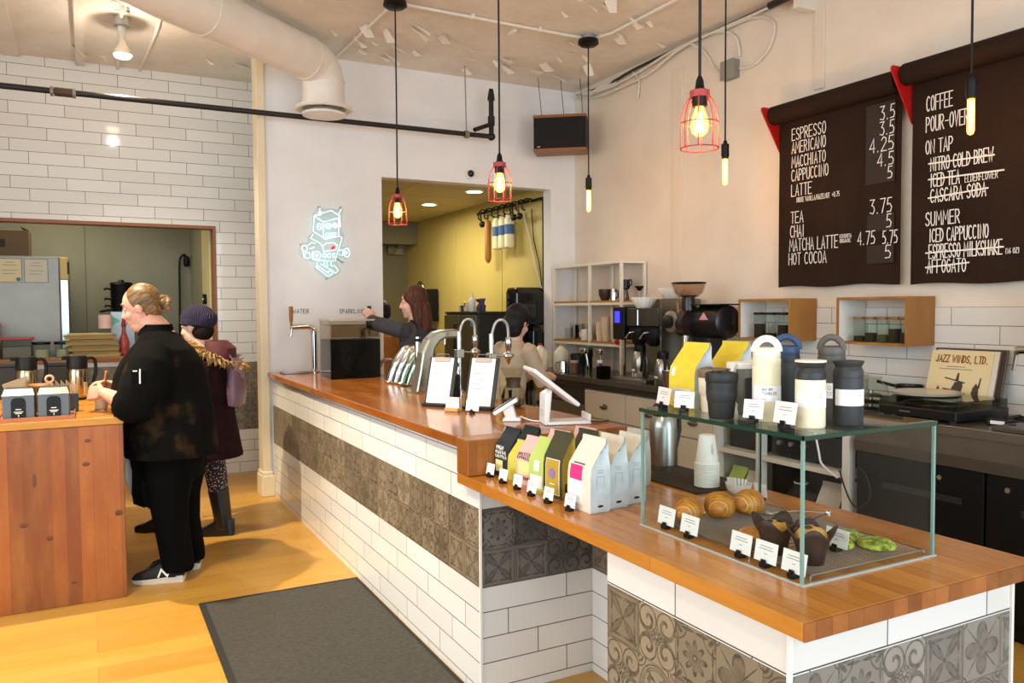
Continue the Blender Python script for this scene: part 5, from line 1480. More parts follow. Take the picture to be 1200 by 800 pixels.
ob('handle', MB().tube(smoothpts([(-.01, .04, .08), (-.012, .07, .075), (-.012, .075, .045), (-.01, .04, .02)]), .006, 8), M('ceramic_white', '#e6e4dc', .3), t, smooth=True)
cupk = M('cup_kraft', '#d8c3a8', .7)
for k, (x_, y_, n_, r_1, lab) in enumerate(((3.98, 5.855, 5, .036, 'shortest stack of tan paper cups in the lower right shelf cube'), (3.98, 5.76, 8, .038, 'middle stack of tan paper cups in the lower right shelf cube'), (4.0, 5.64, 13, .042, 'tallest stack of tan paper cups in the lower right shelf cube'), (3.965, 5.585, 3, .034, 'low stack of tan cups right of the tallest stack'))):
    for i in range(n_):
        c_ = ob('paper_cup', MB().lathe([(r_1 * .72, .0), (r_1 * .72, .001), (r_1 * .98, .098), (r_1 * 1.04, .1), (r_1 * 1.04, .104), (r_1 * .95, .104), (r_1 * .7, .006), (0, .005)], n=20, cap=False), cupk, smooth=True) if i == 0 else dup(c_)
        c_.location = (x_, y_, S1 + i * .0155)
        tag(c_, 'tan paper cup in the ' + lab.split(' of ')[0] + ' in the lower right shelf cube' if i == 0 else 'tan paper cup in the ' + lab.split(' of ')[0] + ', %s' % ('topmost cup' if i == n_ - 1 else 'cup %d from its bottom' % (i + 1)), 'paper cup', 'tan paper cups on the cube shelf')
t = thing('bowl', 'dark brown cup on the upper shelf of the white cube unit', 'cup', (4.0, 5.80, S2))
ob('body', MB().lathe([(.03, 0), (.035, .005), (.055, .05), (.057, .10), (.053, .10), (.05, .05), (0, .012)], n=24, cap=False), M('brown_glaze', '#3a2a22', .35), t, smooth=True)
t = thing('steel_pitcher', 'small steel cup right of the dark brown cup on the upper shelf', 'pitcher', (4.02, 5.69, S2))
ob('body', MB().lathe([(.036, 0), (.036, .05), (.03, .1), (.028, .1), (.028, .01), (0, .008)], n=20, cap=False), chrome, t, smooth=True)
ob('handle', MB().tube([(0, -.03, .085), (0, -.06, .08), (0, -.06, .03), (0, -.033, .02)], .005, 6), black_plastic, t, smooth=True)
t = thing('moka_pot', 'small dark coffee pot with a looped handle on the upper shelf', 'coffee pot', (4.03, 5.545, S2))
ob('base', MB().lathe([(.035, 0), (.038, .01), (.026, .07), (.022, .09)], n=16), M('pewter', '#6d675e', .35, .9), t, smooth=True)
ob('top', MB().lathe([(.024, .09), (.042, .10), (.045, .17), (.04, .175), (0, .176)], n=16), M('dark_pot', '#2c2623', .3, .5), t, smooth=True)
ob('handle', MB().tube(smoothpts([(0, -.04, .165), (0, -.085, .17), (0, -.09, .13), (0, -.04, .115)]), .006, 8), black_plastic, t, smooth=True)
t = thing('dripper_stand', 'small black dripper on a thin stand at the right end of the upper shelf', 'dripper', (4.06, 5.51 - .12 + .12, S2 + .0))
t.location = (4.14, 5.49, S2)
ob('stand', MB().tube([(0, 0, 0), (0, 0, .09)], .004, 6), chrome, t)
ob('cone', MB().lathe([(.012, .08), (.04, .115), (.04, .12), (.01, .09)], n=18), black_plastic, t, smooth=True)
ob('base', MB().cyl((0, 0, 0), .025, .005, 16), chrome, t)

milk = M('milk_jug', '#e9e2c4', .4); jugw = M('empty_jug', '#cfc8b4', .45)
for (x_, y_, m_, capc, lab) in ((3.62, 6.28, milk, '#b0303a', 'milk jug with a red cap and round shoulders'), (3.735, 6.10, jugw, '#c9772a', 'milk jug with an orange cap and a side handle')):
    t = thing('milk_jug', lab, 'jug', (x_, y_, Z2), .4, 'milk jugs')
    ob('body', MB().ell([(0, 0, 0, .07, .07), (0, 0, .006, .075, .075), (0, 0, .13, .075, .075), (0, 0, .175, .066, .066), (0, 0, .205, .035, .035), (0, 0, .225, .02, .02)], 24), m_, t, smooth=True)
    ob('handle', MB().tube(smoothpts([(-.03, -.045, .19), (-.055, -.065, .17), (-.058, -.07, .12), (-.045, -.06, .09)]), .010, 8), m_, t, smooth=True)
    ob('cap', MB().cyl((0, 0, .222), .02, .02, 18), M('cap_' + capc[1:], capc, .4), t, bevel=.002)

# batch brewer
t = thing('batch_brewer', 'steel batch coffee brewer with a blue display and two hot-water taps', 'coffee machine', (0, 0, 0))
bs = speckled('brewer_steel', '#8d897e', '#7d796f', 4, .25, metal=.9)
ob('back_column', BOX(3.93, 4.73, Z2, 4.13, 5.13, 1.57), bs, t, bevel=.006)
ob('head', BOX(3.74, 4.73, 1.36, 3.93, 5.13, 1.50), M('brewer_dark', '#56524a', .3, .8), t, bevel=.006)
ob('lower_head', BOX(3.755, 4.74, 1.27, 3.93, 5.12, 1.36), black_plastic, t, bevel=.006)
ob('side_panel', BOX(3.755, 4.71, Z2, 4.13, 4.729, 1.565), bs, t)
ob('drip_tray', BOX(3.62, 4.73, Z2, 3.93, 5.17, .965), steel, t, bevel=.004)
pn = ob('control_panel', BOX(3.72, 5.135, 1.25, 3.86, 5.285, 1.51), black_plastic, t, bevel=.006)
ob('display', BOX(3.718, 5.19, 1.385, 3.72, 5.255, 1.475), emis('display_blue', '#3030ff', 2.2), pn)
ob('side_post', BOX(3.73, 5.14, Z2, 3.745, 5.155, 1.25), chrome, t)
for y_ in (5.0, 4.82):
    b_ = ob('brew_basket', MB().lathe([(.03, 1.21), (.05, 1.225), (.075, 1.30), (.078, 1.34)], (3.77, y_, 0), 24), black_plastic, t, smooth=True)
    ob('basket_handle', MB().tube([(3.695, y_ - .03, 1.315), (3.66, y_ - .02, 1.31), (3.655, y_ + .02, 1.27), (3.695, y_ + .03, 1.265)], .008, 8), chrome, b_, smooth=True)
ob('water_tap', MB().tube([(3.70, 4.93, 1.485), (3.70, 4.93, 1.37)], .006, 8), chrome, t, smooth=True)
wf = M('filter_white', '#f1ece0', .8)
for (x_, y_, z_, lab) in ((3.80, 4.98, 1.5005, 'stack of fluted white paper filters on the front of the brewer'), (4.0, 4.90, 1.5705, 'stack of fluted white paper filters on top of the brewer column')):
    m = MB(); rings = []
    for (r, h) in ((.055, 0), (.06, .002), (.098, .075), (.099, .08), (.094, .08), (.055, .006)):
        ring = []
        for i in range(72):
            a = 2 * PI * i / 72; k = 1 + (.045 * math.cos(18 * a) if r > .07 else .02 * math.cos(18 * a))
            ring.append((r * k * math.cos(a), r * k * math.sin(a), h + (.004 * math.cos(9 * a + 1) if h > .07 else 0)))
        rings.append(ring)
    m.loft(rings); q = ob('paper_filters', m, wf, smooth='all'); q.location = (x_, y_, z_)
    tag(q, lab, 'paper filter', 'fluted coffee filters')


def server(x, y, z, label, s=1.0):
    t = thing('thermal_server', label, 'carafe', (x, y, z), 0, 'steel servers on the worktop')
    ob('body', MB().lathe([(.06 * s, 0), (.065 * s, .006), (.065 * s, .13 * s), (.05 * s, .185 * s), (.04 * s, .20 * s)], n=24), steel, t, smooth=True)
    ob('lid', MB().lathe([(.042 * s, .20 * s), (.045 * s, .21 * s), (.045 * s, .25 * s), (.03 * s, .26 * s), (0, .262 * s)], n=20), black_plastic, t, smooth=True)
    ob('handle', MB().tube(smoothpts([(-.03, -.04 * s, .24 * s), (-.05, -.085 * s, .22 * s), (-.05, -.09 * s, .12 * s), (-.04, -.06 * s, .05 * s)]), .010, 8), black_plastic, t, smooth=True)
    ob('label', MB().box(-.0665 * s, -.018, .05, -.064 * s, .018, .065), white_paint, t)


server(3.77, 4.99, .9655, 'steel coffee server under the brewer, on the left')
server(3.68, 4.60, Z2, 'steel coffee server standing just right of the brewer', .95)
t = ob('steel_tumbler', MB().lathe([(.032, 0), (.034, .004), (.045, .115), (.046, .118), (.043, .118), (.032, .01), (0, .008)], n=24, cap=False), steel, smooth=True)
t.location = (3.60, 4.44, Z2); tag(t, 'small steel cup at the worktop edge left of the yellow bags', 'cup')

# coffee grinder
t = thing('coffee_grinder', 'black shop coffee grinder with a wide smoky hopper and a pink triangle', 'grinder', (3.82, 4.40, Z2))
gb = M('grinder_black', '#161313', .3)
ob('base', MB().box(-.11, -.1, 0, .2, .14, .06), gb, t, bevel=.012)
ob('stand', MB().loft([[(.02, -.08, .06), (.18, -.08, .06), (.18, .08, .06), (.02, .08, .06)], [(.02, -.11, .4), (.2, -.11, .4), (.2, .08, .4), (.02, .08, .4)]]), gb, t, bevel=.012)
ob('motor', MB().lathe([(.09, -.27), (.115, -.255), (.12, -.1), (.12, .05), (.10, .08)], (.06, 0, .46), 28, 'y'), gb, t, smooth=True)
ob('motor_cap', MB().box(-.05, -.285, .575, .17, .0, .585), gb, t, bevel=.004)
ob('grind_head', MB().lathe([(.10, .0), (.10, .1), (.08, .115)], (-.02, .02, .45), 28, 'y'), M('grinder_brown', '#2b1d18', .3), t, smooth=True)
ob('face_disc', MB().lathe([(.075, 0), (.078, -.012), (.06, -.02)], (-.1, .15, .46), 24, 'x'), M('disc_grey', '#8f867a', .35, .6), t, smooth=True)
ob('dial_knob', MB().lathe([(.046, -.02), (.05, -.05), (.03, -.058), (0, -.06)], (-.1, .15, .46), 20, 'x'), gb, t, smooth=True)
ob('neck', MB().lathe([(.05, .54), (.05, .60), (.045, .635)], (-.02, .06, 0), 20), gb, t, smooth=True)
hp_ = ob('hopper', MB().lathe([(.045, .63), (.07, .638), (.098, .665), (.114, .70), (.12, .735), (.116, .735), (.094, .668), (.05, .64)], (-.02, .06, 0), 28, cap=False), glassy('smoky_hopper', '#eee5dd', .05), t, smooth=True)
ob('beans', MB().lathe([(.045, .637), (.066, .648), (.0, .65)], (-.02, .06, 0), 24), speckled('beans', '#4a3423', '#6b4c33', 90, .6), hp_, smooth=True)
ob('hopper_rim', MB().lathe([(.121, .731), (.124, .735), (.121, .741), (.112, .742), (.112, .735)], (-.02, .06, 0), 28, cap=False), black_plastic, hp_, smooth=True)
ob('triangle_sticker', MB().prism([(-.19, .475), (-.10, .475), (-.145, .525)], 'x', -.065, -.06), M('sticker_pink', '#e29aa0', .5), t)
ob('spout', MB().tube([(-.06, .04, .36), (-.07, .04, .27)], [.03, .02], 12), chrome, t, smooth=True)
ob('switch_lever', MB().tube([(-.08, .1, .5), (-.09, .1, .6)], .008, 8), wood_h, t, smooth=True)
ob('bag_shelf', MB().box(-.13, -.05, .13, .03, .12, .14), steel, t)

# small things on the worktop
t = thing('milk_pitcher', 'steel milk pitcher right of the milk jugs', 'pitcher', (3.66, 5.95, Z2), .5, 'steel pitchers')
ob('body', MB().lathe([(.042, 0), (.045, .004), (.04, .06), (.034, .10), (.032, .10), (.038, .06), (0, .006)], n=22, cap=False), chrome, t, smooth=True)
ob('handle', MB().tube([(0, .035, .09), (0, .07, .085), (0, .075, .03), (0, .044, .02)], .005, 6), chrome, t, smooth=True)
t = thing('knock_box', 'black knock box behind the steel milk pitcher', 'box', (3.84, 5.97, Z2))
ob('body', MB().lathe([(.07, 0), (.08, .15), (.075, .16), (.07, .155), (.06, .01), (0, .01)], n=24, cap=False), black_plastic, t, smooth=True)
ob('bar', MB().tube([(-.075, 0, .14), (.075, 0, .14)], .01, 8), black_plastic, t, smooth=True)
t = thing('hand_grinder', 'dark hand grinder with a green lid under the cube shelf', 'grinder', (3.80, 5.78, Z2))
ob('body', MB().lathe([(.045, 0), (.045, .13), (.05, .14), (.05, .21)], n=20), black_plastic, t, smooth=True)
ob('lid', MB().lathe([(.05, .21), (.04, .235), (0, .24)], n=20), M('lid_green', '#2f5a4a', .4), t, smooth=True)
t = thing('tin', 'small brown tin in front of the hand grinder', 'tin', (3.70, 5.83, Z2))
ob('body', MB().cyl((0, 0, 0), .035, .09, 20), M('tin_brown', '#5e4536', .5), t, bevel=.003)
ob('lid', MB().cyl((0, 0, .09), .037, .02, 20), M('tin_lid', '#b59c83', .5), t, bevel=.003)
for k, (x_, y_, lab) in enumerate(((3.70, 5.62, 'chrome portafilter stood on end, left one under the red tag'), (3.72, 5.45, 'chrome portafilter stood on end, right one by the blue bottle'))):
    t = thing('portafilter', lab, 'portafilter', (x_, y_, Z2), k * .8, 'portafilters')
    ob('handle', MB().tube([(0, 0, 0), (0, 0, .10)], [.016, .012], 12), chrome, t, smooth=True)
    ob('neck', MB().tube([(0, 0, .10), (-.01, .01, .18)], .01, 10), chrome, t, smooth=True)
    ob('basket', MB().lathe([(.03, .18), (.036, .19), (.036, .22), (.03, .225)], (-.03, .01, 0), 20), chrome, t, smooth=True)
tumbler(3.64, 5.57, Z2, .034, .09, 'clear measuring glass at the worktop edge before the portafilters', 'glasses on the worktop')
tumbler(3.63, 5.50, Z2, .03, .08, 'smaller clear glass right of the measuring glass', 'glasses on the worktop')
t = thing('blue_bottle', 'small blue spray bottle by the portafilters', 'bottle', (3.66, 5.37, Z2))
ob('body', MB().lathe([(.024, 0), (.026, .004), (.026, .08), (.012, .10), (.011, .115)], n=18), M('cobalt', '#1d2a6e', .2), t, smooth=True)
ob('nozzle', MB().box(-.03, -.009, .115, .012, .009, .14), white_plastic, t, bevel=.003)
t = thing('clear_bin', 'clear plastic tub beside the brewer drip tray', 'container', (3.68, 5.28, Z2))
t.location = (3.60, 5.25, Z2)
ob('tub', MB().box(-.04, -.035, 0, .05, .035, .004).box(-.04, -.035, .004, -.037, .035, .10).box(.047, -.035, .004, .05, .035, .10).box(-.037, -.035, .004, .047, -.032, .10).box(-.037, .032, .004, .047, .035, .10), glassy('tub_plastic', '#b9b6a8', .15), t)
t = ob('clip', MB().lathe([(.022, 0), (.028, .012), (.022, .024)], n=12), M('tag_red', '#c0202a', .5), bevel=.003); t.location = (3.905, 5.50, 1.2115); t.rotation_euler = (0, 1.2, 0)  # red tag on the shelf corner
tag(t, 'bright red tag on the lower right corner of the cube shelf', 'clip')
t = ob('bottle_top', MB().lathe([(.018, 0), (.02, .006), (.016, .014), (0, .015)], n=16), M('tag_red', '#c0202a', .5), smooth=True); t.location = (3.585, 6.13, Z2)
tag(t, 'loose red bottle cap at the worktop edge below the milk jugs', 'cap')

# ================================================================ STEEL WORKTOP, RIGHT
t = thing('record_player', 'black record player with a clear dust cover on the steel worktop', 'record player', (3.80, 2.53, Z2), math.radians(-2))
ob('plinth', BOX(-.20, -.215, .012, .20, .215, .06), M('plinth_black', '#121212', .3), t, bevel=.006)
for (a, b) in ((-.17, -.18), (.17, -.18), (.17, .18), (-.17, .18)): ob('foot', MB().cyl((a, b, 0), .02, .014, 14), black_plastic, t)
ob('platter', MB().cyl((0, .03, .06), .15, .014, 40), M('platter_grey', '#4d4b48', .3, .6), t, bevel=.003)
ob('dust_cover', MB().box(-.195, -.21, .061, -.19, .21, .10).box(.19, -.21, .061, .195, .21, .10).box(-.19, -.21, .061, .19, -.205, .10).box(-.19, .205, .061, .19, .21, .10).box(-.195, -.21, .10, .195, .21, .104), glassy('dust_cover', '#dcdcd6', .02), t)
ob('badge', BOX(-.2015, .03, .032, -.2, .09, .037), M('badge_silver', '#b0b0b0', .3, .8), t)
t = thing('serving_tray', 'round pale tray lying on the record player cover', 'tray', (3.80, 2.62, Z2 + .1045))
ob('tray', MB().lathe([(.13, 0), (.16, .006), (.165, .018), (.16, .018), (.13, .010), (0, .010)], n=40, cap=False), M('tray_pale', '#d8cdb8', .25, .4), t, smooth=True)
t = thing('record_sleeve', 'cream record sleeve leaning on the wall, lettered jazz with a small band drawing', 'record', (0, 0, 0), 0, 'record sleeves on the steel worktop')


def sleeve(t, y0, y1, xb, tilt, z0, h, m, th=.006):
    f = lambda y, v, d: (xb + v * tilt - d, y, z0 + v * h)
    return ob('sleeve', MB().loft([[f(y0, 0, 0), f(y1, 0, 0), f(y1, 0, th), f(y0, 0, th)], [f(y0, 1, 0), f(y1, 1, 0), f(y1, 1, th), f(y0, 1, th)]]), m, t)


sleeve(t, 2.46, 2.80, 4.035, .09, Z2, .318, M('sleeve_cream', '#e3cf9d', .6))
mp_ = lambda u, v, hh: (4.0275 + (v - Z2) / .318 * .09 - hh, -u, v)
ob('title', MB().strokes(text_lines('JAZZ WINDS, LTD.', -2.77, Z2 + .258, .036, .285, .3), .0055, mp_), M('title_brown', '#8c4a22', .6), t)
ob('subtitle', MB().strokes([[(-2.70, Z2 + .235), (-2.60, Z2 + .235)], [(-2.74, Z2 + .222), (-2.56, Z2 + .222)]], .004, mp_), M('print_grey2', '#9a9189', .8), t)
def blot(parts, hh=.0012):
    m = MB()
    for pl in parts: m.loft([[mp_(u, Z2 + v, 0) for u, v in pl], [mp_(u, Z2 + v, hh) for u, v in pl]])
    return m


dr = M('drawing_ink', '#4a3a34', .7)
ob('band_drawing', blot([[(-2.745, .05), (-2.725, .045), (-2.715, .10), (-2.73, .13), (-2.74, .11)], [(-2.715, .06), (-2.66, .06), (-2.655, .115), (-2.70, .12)]]), dr, t)
ob('band_drawing', blot([[(-2.65, .03), (-2.61, .03), (-2.595, .13), (-2.60, .16), (-2.64, .155), (-2.655, .12)], [(-2.64, .16), (-2.622, .16), (-2.624, .20), (-2.632, .205)], [(-2.70, .172), (-2.585, .150), (-2.585, .156), (-2.70, .178)]]), dr, t)
ob('band_drawing', blot([[(-2.545, .09), (-2.505, .09), (-2.51, .135), (-2.525, .155), (-2.54, .13)], [(-2.515, .13), (-2.505, .13), (-2.503, .185), (-2.508, .185)]]), dr, t)
ob('band_drawing', blot([[(-2.59, .04), (-2.575, .04), (-2.57, .085), (-2.58, .105), (-2.592, .08)]]), dr, t)
ob('yellow_drawing', MB().ball((4.05, 2.525, Z2 + .07), (.004, .04, .026), 16, 8), M('drawing_yellow', '#a7902c', .6), t)
for k, (a, b, c, lab) in enumerate(((2.435, 2.775, M('sleeve_white', '#d9cfbd', .6), 'second record sleeve, just behind the cream one'), (2.425, 2.765, M('sleeve_maroon', '#4e3028', .5), 'third record sleeve in the leaning row, maroon edge showing'), (2.415, 2.755, M('sleeve_dark', '#3a352f', .5), 'fourth record sleeve in the leaning row'), (2.405, 2.80, M('sleeve_brown', '#5f5040', .5), 'rearmost record sleeve, its dark top edge against the tiles'))):
    t = thing('record_sleeve', lab, 'record', (0, 0, 0), 0, 'record sleeves on the steel worktop')
    sleeve(t, a, b, 4.046 + .011 * k, .09 - .004 * k, Z2, .322 + .003 * k, c, .009)
# glassware pile left of the player
t = thing('glass_jug', 'round clear glass jug among the glassware left of the record player', 'jug', (3.90, 3.02, Z2))
ob('glass', MB().lathe([(.05, 0), (.085, .03), (.095, .07), (.08, .115), (.05, .14), (.055, .165)], n=28, cap=False), jar_glass, t, smooth=True)
ob('handle', MB().tube(smoothpts([(0, .06, .15), (0, .12, .13), (0, .12, .07), (0, .09, .05)]), .007, 8), jar_glass, t, smooth=True)
t = thing('glass_canister', 'clear glass canister with a pale wooden lid behind the charcoal flask', 'jar', (4.0, 3.20, Z2))
ob('glass', MB().lathe([(.06, 0), (.065, .005), (.065, .13), (.06, .135)], n=24, cap=False), jar_glass, t, smooth=True)
ob('lid', MB().cyl((0, 0, .135), .068, .02, 24), M('lid_pale', '#cdb291', .5), t, bevel=.003)
tumbler(3.80, 3.16, Z2, .035, .10, 'clear glass in front of the wooden-lidded canister', 'glassware by the record player')
tumbler(3.78, 3.06, Z2, .035, .08, 'low clear glass before the round jug', 'glassware by the record player')
t = thing('frying_pan', 'dark pan lying behind the record player', 'pan', (4.06, 2.90, Z2))
ob('pan', MB().lathe([(.05, 0), (.065, .02), (.075, .12), (.07, .12), (.06, .02), (0, .01)], n=28, cap=False), M('pan_dark', '#2b2825', .3, .6), t, smooth=True)
ob('handle', MB().tube([(-.03, .07, .11), (-.06, .16, .13)], .009, 8), black_plastic, t, smooth=True)
for k in range(3):
    t = ob('steel_lid', MB().lathe([(.07, 0), (.072, .004), (.05, .016), (.012, .02), (.012, .034), (0, .036)], n=24), steel, smooth=True)  # steel lid with a small knob, three in a pile
    t.location = (3.93, 2.86 - .005 * k, Z2 + .001 + .036 * k); t.location = (3.74, 2.90 + .0 * k, Z2 + .037 * k)
    tag(t, ('small steel lid at the bottom of the pile left of the record player', 'middle steel lid of the pile left of the record player', 'top steel lid of the pile left of the record player')[k], 'saucer', 'piled steel lids')
t = thing('cable_tangle', 'tangle of black cables on the worktop right of the record player', 'cable', (3.86, 2.18, Z2))
m = MB()
rr3 = random.Random(5)
for k in range(4):
    m = MB().tube(smoothpts([(rr3.uniform(-.1, .1), rr3.uniform(-.06, .09), .012 + .02 * rr3.random()) for _ in range(6)]), .006, 6)
    ob('cable', m, cord_m, t, smooth=True)
t = thing('power_strip', 'black power adapter with a pale socket right of the record player', 'adapter', (3.75, 2.21, Z2), .2)
ob('body', MB().box(-.03, -.05, 0, .03, .05, .03), black_plastic, t, bevel=.006)
ob('socket_face', MB().box(-.031, -.03, .008, -.03, .03, .024), white_paint, t)
t = thing('chopping_board', 'dark board lying on the steel worktop at the right edge', 'board', (0, 0, 0))
ob('board', BOX(3.56, 1.6, Z2, 3.78, 2.14, Z2 + .022), M('board_dark', '#4b4038', .35), t, bevel=.006)
ob('handle_hole', MB().tube([(3.66 + .02 * math.cos(a), 2.10 + .012 * math.sin(a), Z2 + .0225) for a in [2 * PI * k / 16 for k in range(16)]], .002, 5, closed=True), black_plastic, t)
t = thing('wall_tap', 'chrome beer-style tap on the wall at the right edge of the photo', 'tap', (4.18, 2.02, 1.29))
ob('tower', MB().cyl((-.28, -.02, -.35), .024, .37, 16), chrome, t, smooth=True)
ob('spout_body', MB().tube(smoothpts([(-.28, -.02, .0), (-.28, .08, .0), (-.28, .18, .0), (-.28, .21, -.01)]), [.02] * 16, 12), chrome, t, smooth=True)
ob('spout', MB().tube([(-.28, .205, -.01), (-.28, .22, -.10)], [.011, .008], 10), chrome, t, smooth=True)
ob('lever', MB().tube(smoothpts([(-.28, .14, .02), (-.28, .14, .05), (-.28, .155, .08)]), .008, 8), chrome, t, smooth=True)
ob('wall_flange', MB().tube([(-.28, -.02, -.06), (0.0, -.02, -.06)], .016, 12), chrome, t, smooth=True)
# things on the open shelves
for (x_, y_, z_, w, h, f_, s_, lab, st) in ((3.66, 3.82, .1685, .12, .25, lime, lime, 'lime green bag on the lower open shelf', []), (3.66, 3.68, .1685, .12, .24, silver_g, silver_g, 'grey bag with a pink label on the lower open shelf', [('pink_label', -.5, .6, .55, .75, magenta)]),
                                            (3.70, 3.12, .1685, .15, .27, silver_g, silver_g, 'grey bag standing at the right of the lower open shelf', []), (3.82, 3.08, .1685, .15, .27, silver_g, silver_g, 'grey bag behind the other grey one on the lower open shelf', []),
                                            (3.66, 3.27, .1685, .11, .19, bt, bt, 'black printed bag with a yellow label on the lower open shelf', [('label', -.7, .5, .1, .35, paley)])):
    bag(x_, y_, z_, w, .09, h + .06, -85, f_, s_, lab, 'bags on the open shelves', st)
t = thing('black_sack', 'crumpled black sack on the lower open shelf', 'sack', (3.78, 3.43, .1685))
ob('sack', MB().ell([(0, 0, 0, .11, .09), (0, 0, .08, .125, .1), (.01, .01, .16, .10, .085), (.02, .0, .23, .06, .05), (.02, 0, .29, .02, .03)], 14), speckled('sack_black', '#1f1f20', '#2d2d2e', 12, .6, bump=.6), t, smooth='all')
ob('tie', MB().tube([(.02 + .035 * math.cos(a), .04 * math.sin(a), .265) for a in [2 * PI * k / 12 for k in range(12)]], .006, 6, closed=True), white_paint, t)
t = thing('amplifier', 'black amplifier on the upper open shelf', 'amplifier', (3.8, 3.24, .6035))
ob('case', BOX(-.16, -.27, .01, .2, .27, .17), M('amp_black', '#0f0f10', .35), t, bevel=.005)
ob('front_panel', BOX(-.166, -.265, .015, -.16, .265, .165), M('amp_panel', '#1a1a1b', .25), t)
for k in range(3): ob('knob', MB().cyl((-.166, .2 - .09 * k, .09), .014, -.016, 16, 'x'), M('badge_silver', '#b0b0b0', .3, .8), t, smooth=True)
t = thing('stacked_boxes', 'dark storage box on the upper open shelf at the left', 'box', (3.8, 3.74, .6035))
ob('box', BOX(-.14, -.15, 0, .15, .15, .14), M('box_black', '#1c1b1a', .6), t, bevel=.005)
ob('lid', BOX(-.145, -.155, .14, .155, .155, .16), M('box_black', '#1c1b1a', .6), t, bevel=.004)
t = ob('white_cable', MB().tube(smoothpts([(3.565, 3.12, .80), (3.55, 3.08, .70), (3.548, 3.06, .64), (3.55, 3.0, .60), (3.56, 2.96, .575)]), .006, 6), white_plastic, smooth=True)
tag(t, 'white power cord dangling in front of the open shelves', 'cord')
t = ob('looped_cable', MB().tube(smoothpts([(3.55, 2.94, .62), (3.53, 2.90, .56), (3.54, 2.86, .47), (3.53, 2.80, .45), (3.54, 2.74, .52), (3.545, 2.77, .62), (3.55, 2.82, .66)]), .005, 6), cord_m, smooth=True)
tag(t, 'looped black cord hanging beside the right shelf upright', 'cord')
# ================================================================ WOODEN SELF-SERVICE CABINET, LEFT
cabw = butcher('wood_cabinet', 'z', 'x', '#9c541a', '#743b0d', .062, 1.6, .32)
cabt = butcher('wood_cabinet_top', 'x', 'y', '#c88a2e', '#a76c22', .06, 1.3, .25)
t = thing('wooden_cabinet', 'tall block cabinet of upright orange wooden staves at the left edge', 'cabinet', (0, 0, 0))
ob('body', BOX(-1.5, 4.61, 0, .145, 6.25, .915), cabw, t, bevel=.004)
ob('top', BOX(-1.5, 4.605, .9151, .148, 6.25, .953), cabt, t, bevel=.004)
for (x_, z_, a, b) in ((-.03, .72, .018, .012), (-.02, .84, .016, .01), (-.26, .66, .009, .035), (-.2, .36, .016, .012), (-.31, .44, .02, .014), (.115, .45, .02, .016), (-.1, .12, .014, .012)): ob('knot', MB().ball((x_, 4.6095, z_), (a, .0012, b), 14, 6), speckled('knot_dark', '#6b3c18', '#552c10', 40, .5), t, smooth=True)
ZC = .9535
t = thing('wooden_tray', 'flat wooden tray under the two napkin dispensers', 'tray', (-.245, 4.79, ZC))
ob('board', BOX(-.165, -.145, 0, .165, .13, .012), M('tray_wood', '#a8673c', .45), t, bevel=.003)
ob('edge_strip', MB().box(-.165, -.15, 0, .165, -.145, .02).box(-.17, -.15, 0, -.165, .13, .02).box(.165, -.15, 0, .17, .13, .02), M('tray_wood', '#a8673c', .45), t)
for i, (x_, lab) in enumerate(((-.322, 'grey napkin dispenser with a black face on the tray, the left of two'), (-.168, 'grey napkin dispenser with a black face on the tray, the right of two'))):
    t = thing('napkin_dispenser', lab, 'napkin dispenser', (x_, 4.765, ZC + .0125), 0, 'napkin dispensers')
    ob('case', MB().loft([[(-.07, -.09, 0), (.07, -.09, 0), (.07, .08, 0), (-.07, .08, 0)], [(-.07, -.09, .115), (.07, -.09, .115), (.07, .08, .12), (-.07, .08, .12)], [(-.06, -.05, .145), (.06, -.05, .145), (.06, .06, .145), (-.06, .06, .145)]]), M('dispenser_grey', '#5d6367', .4, .3), t, bevel=.004)
    ob('top_cover', MB().loft([[(-.071, -.091, .116), (.071, -.091, .116), (.071, .081, .121), (-.071, .081, .121)], [(-.061, -.051, .147), (.061, -.051, .147), (.061, .061, .147), (-.061, .061, .147)]]), M('dispenser_dark', '#2c2a28', .4), t)
    f_ = ob('face_plate', MB().prism([(-.032, .004), (.032, .004), (.032, .085), (.026, .1), (.012, .106), (-.012, .106), (-.026, .1), (-.032, .085)], 'y', -.0935, -.09), black_plastic, t)
    ob('print', MB().strokes([[(-.01, .047), (.01, .047)], [(-.018, .034), (.018, .034)], [(-.012, .027), (.012, .027)], [(0, .012), (0, .018)]], .004, lambda u, v, hh: (u, -.0938 - hh, v), .0003), wt, f_)
t = thing('napkin_stack', 'fan of brown paper napkins behind the left napkin dispenser', 'napkins', (-.35, 4.98, ZC))
ob('holder', MB().box(-.06, -.05, 0, .06, .05, .14), M('dispenser_dark', '#2c2a28', .4), t, bevel=.004)
nk = MB()
for k in range(5): nk.loft([[(-.05, -.04 + .015 * k, .14), (.04, -.04 + .015 * k, .14), (.04, -.037 + .015 * k, .14), (-.05, -.037 + .015 * k, .14)], [(-.06, -.05 + .015 * k, .165), (.05, -.05 + .015 * k, .205), (.05, -.047 + .015 * k, .205), (-.06, -.047 + .015 * k, .165)]])
ob('napkin', nk, M('napkin_brown', '#c3a983', .8), t)
t = thing('wooden_lid_jar', 'jar with a round wooden lid between the two napkin dispensers', 'jar', (-.235, 5.0, ZC))
ob('glass', MB().lathe([(.045, 0), (.05, .005), (.05, .135)], n=24, cap=False), jar_glass, t, smooth=True)
ob('sugar', MB().cyl((0, 0, .004), .046, .09, 20), speckled('brown_sugar', '#8a6137', '#a97c4a', 80, .9), t)
ob('lid', MB().lathe([(.05, .135), (.058, .142), (.06, .152), (.055, .158), (0, .158)], n=28), M('lid_orange_wood', '#a3683a', .45), t, smooth=True)
t = thing('stir_stick_box', 'box of pale wooden stir sticks behind the right napkin dispenser', 'stir sticks', (-.12, 5.0, ZC))
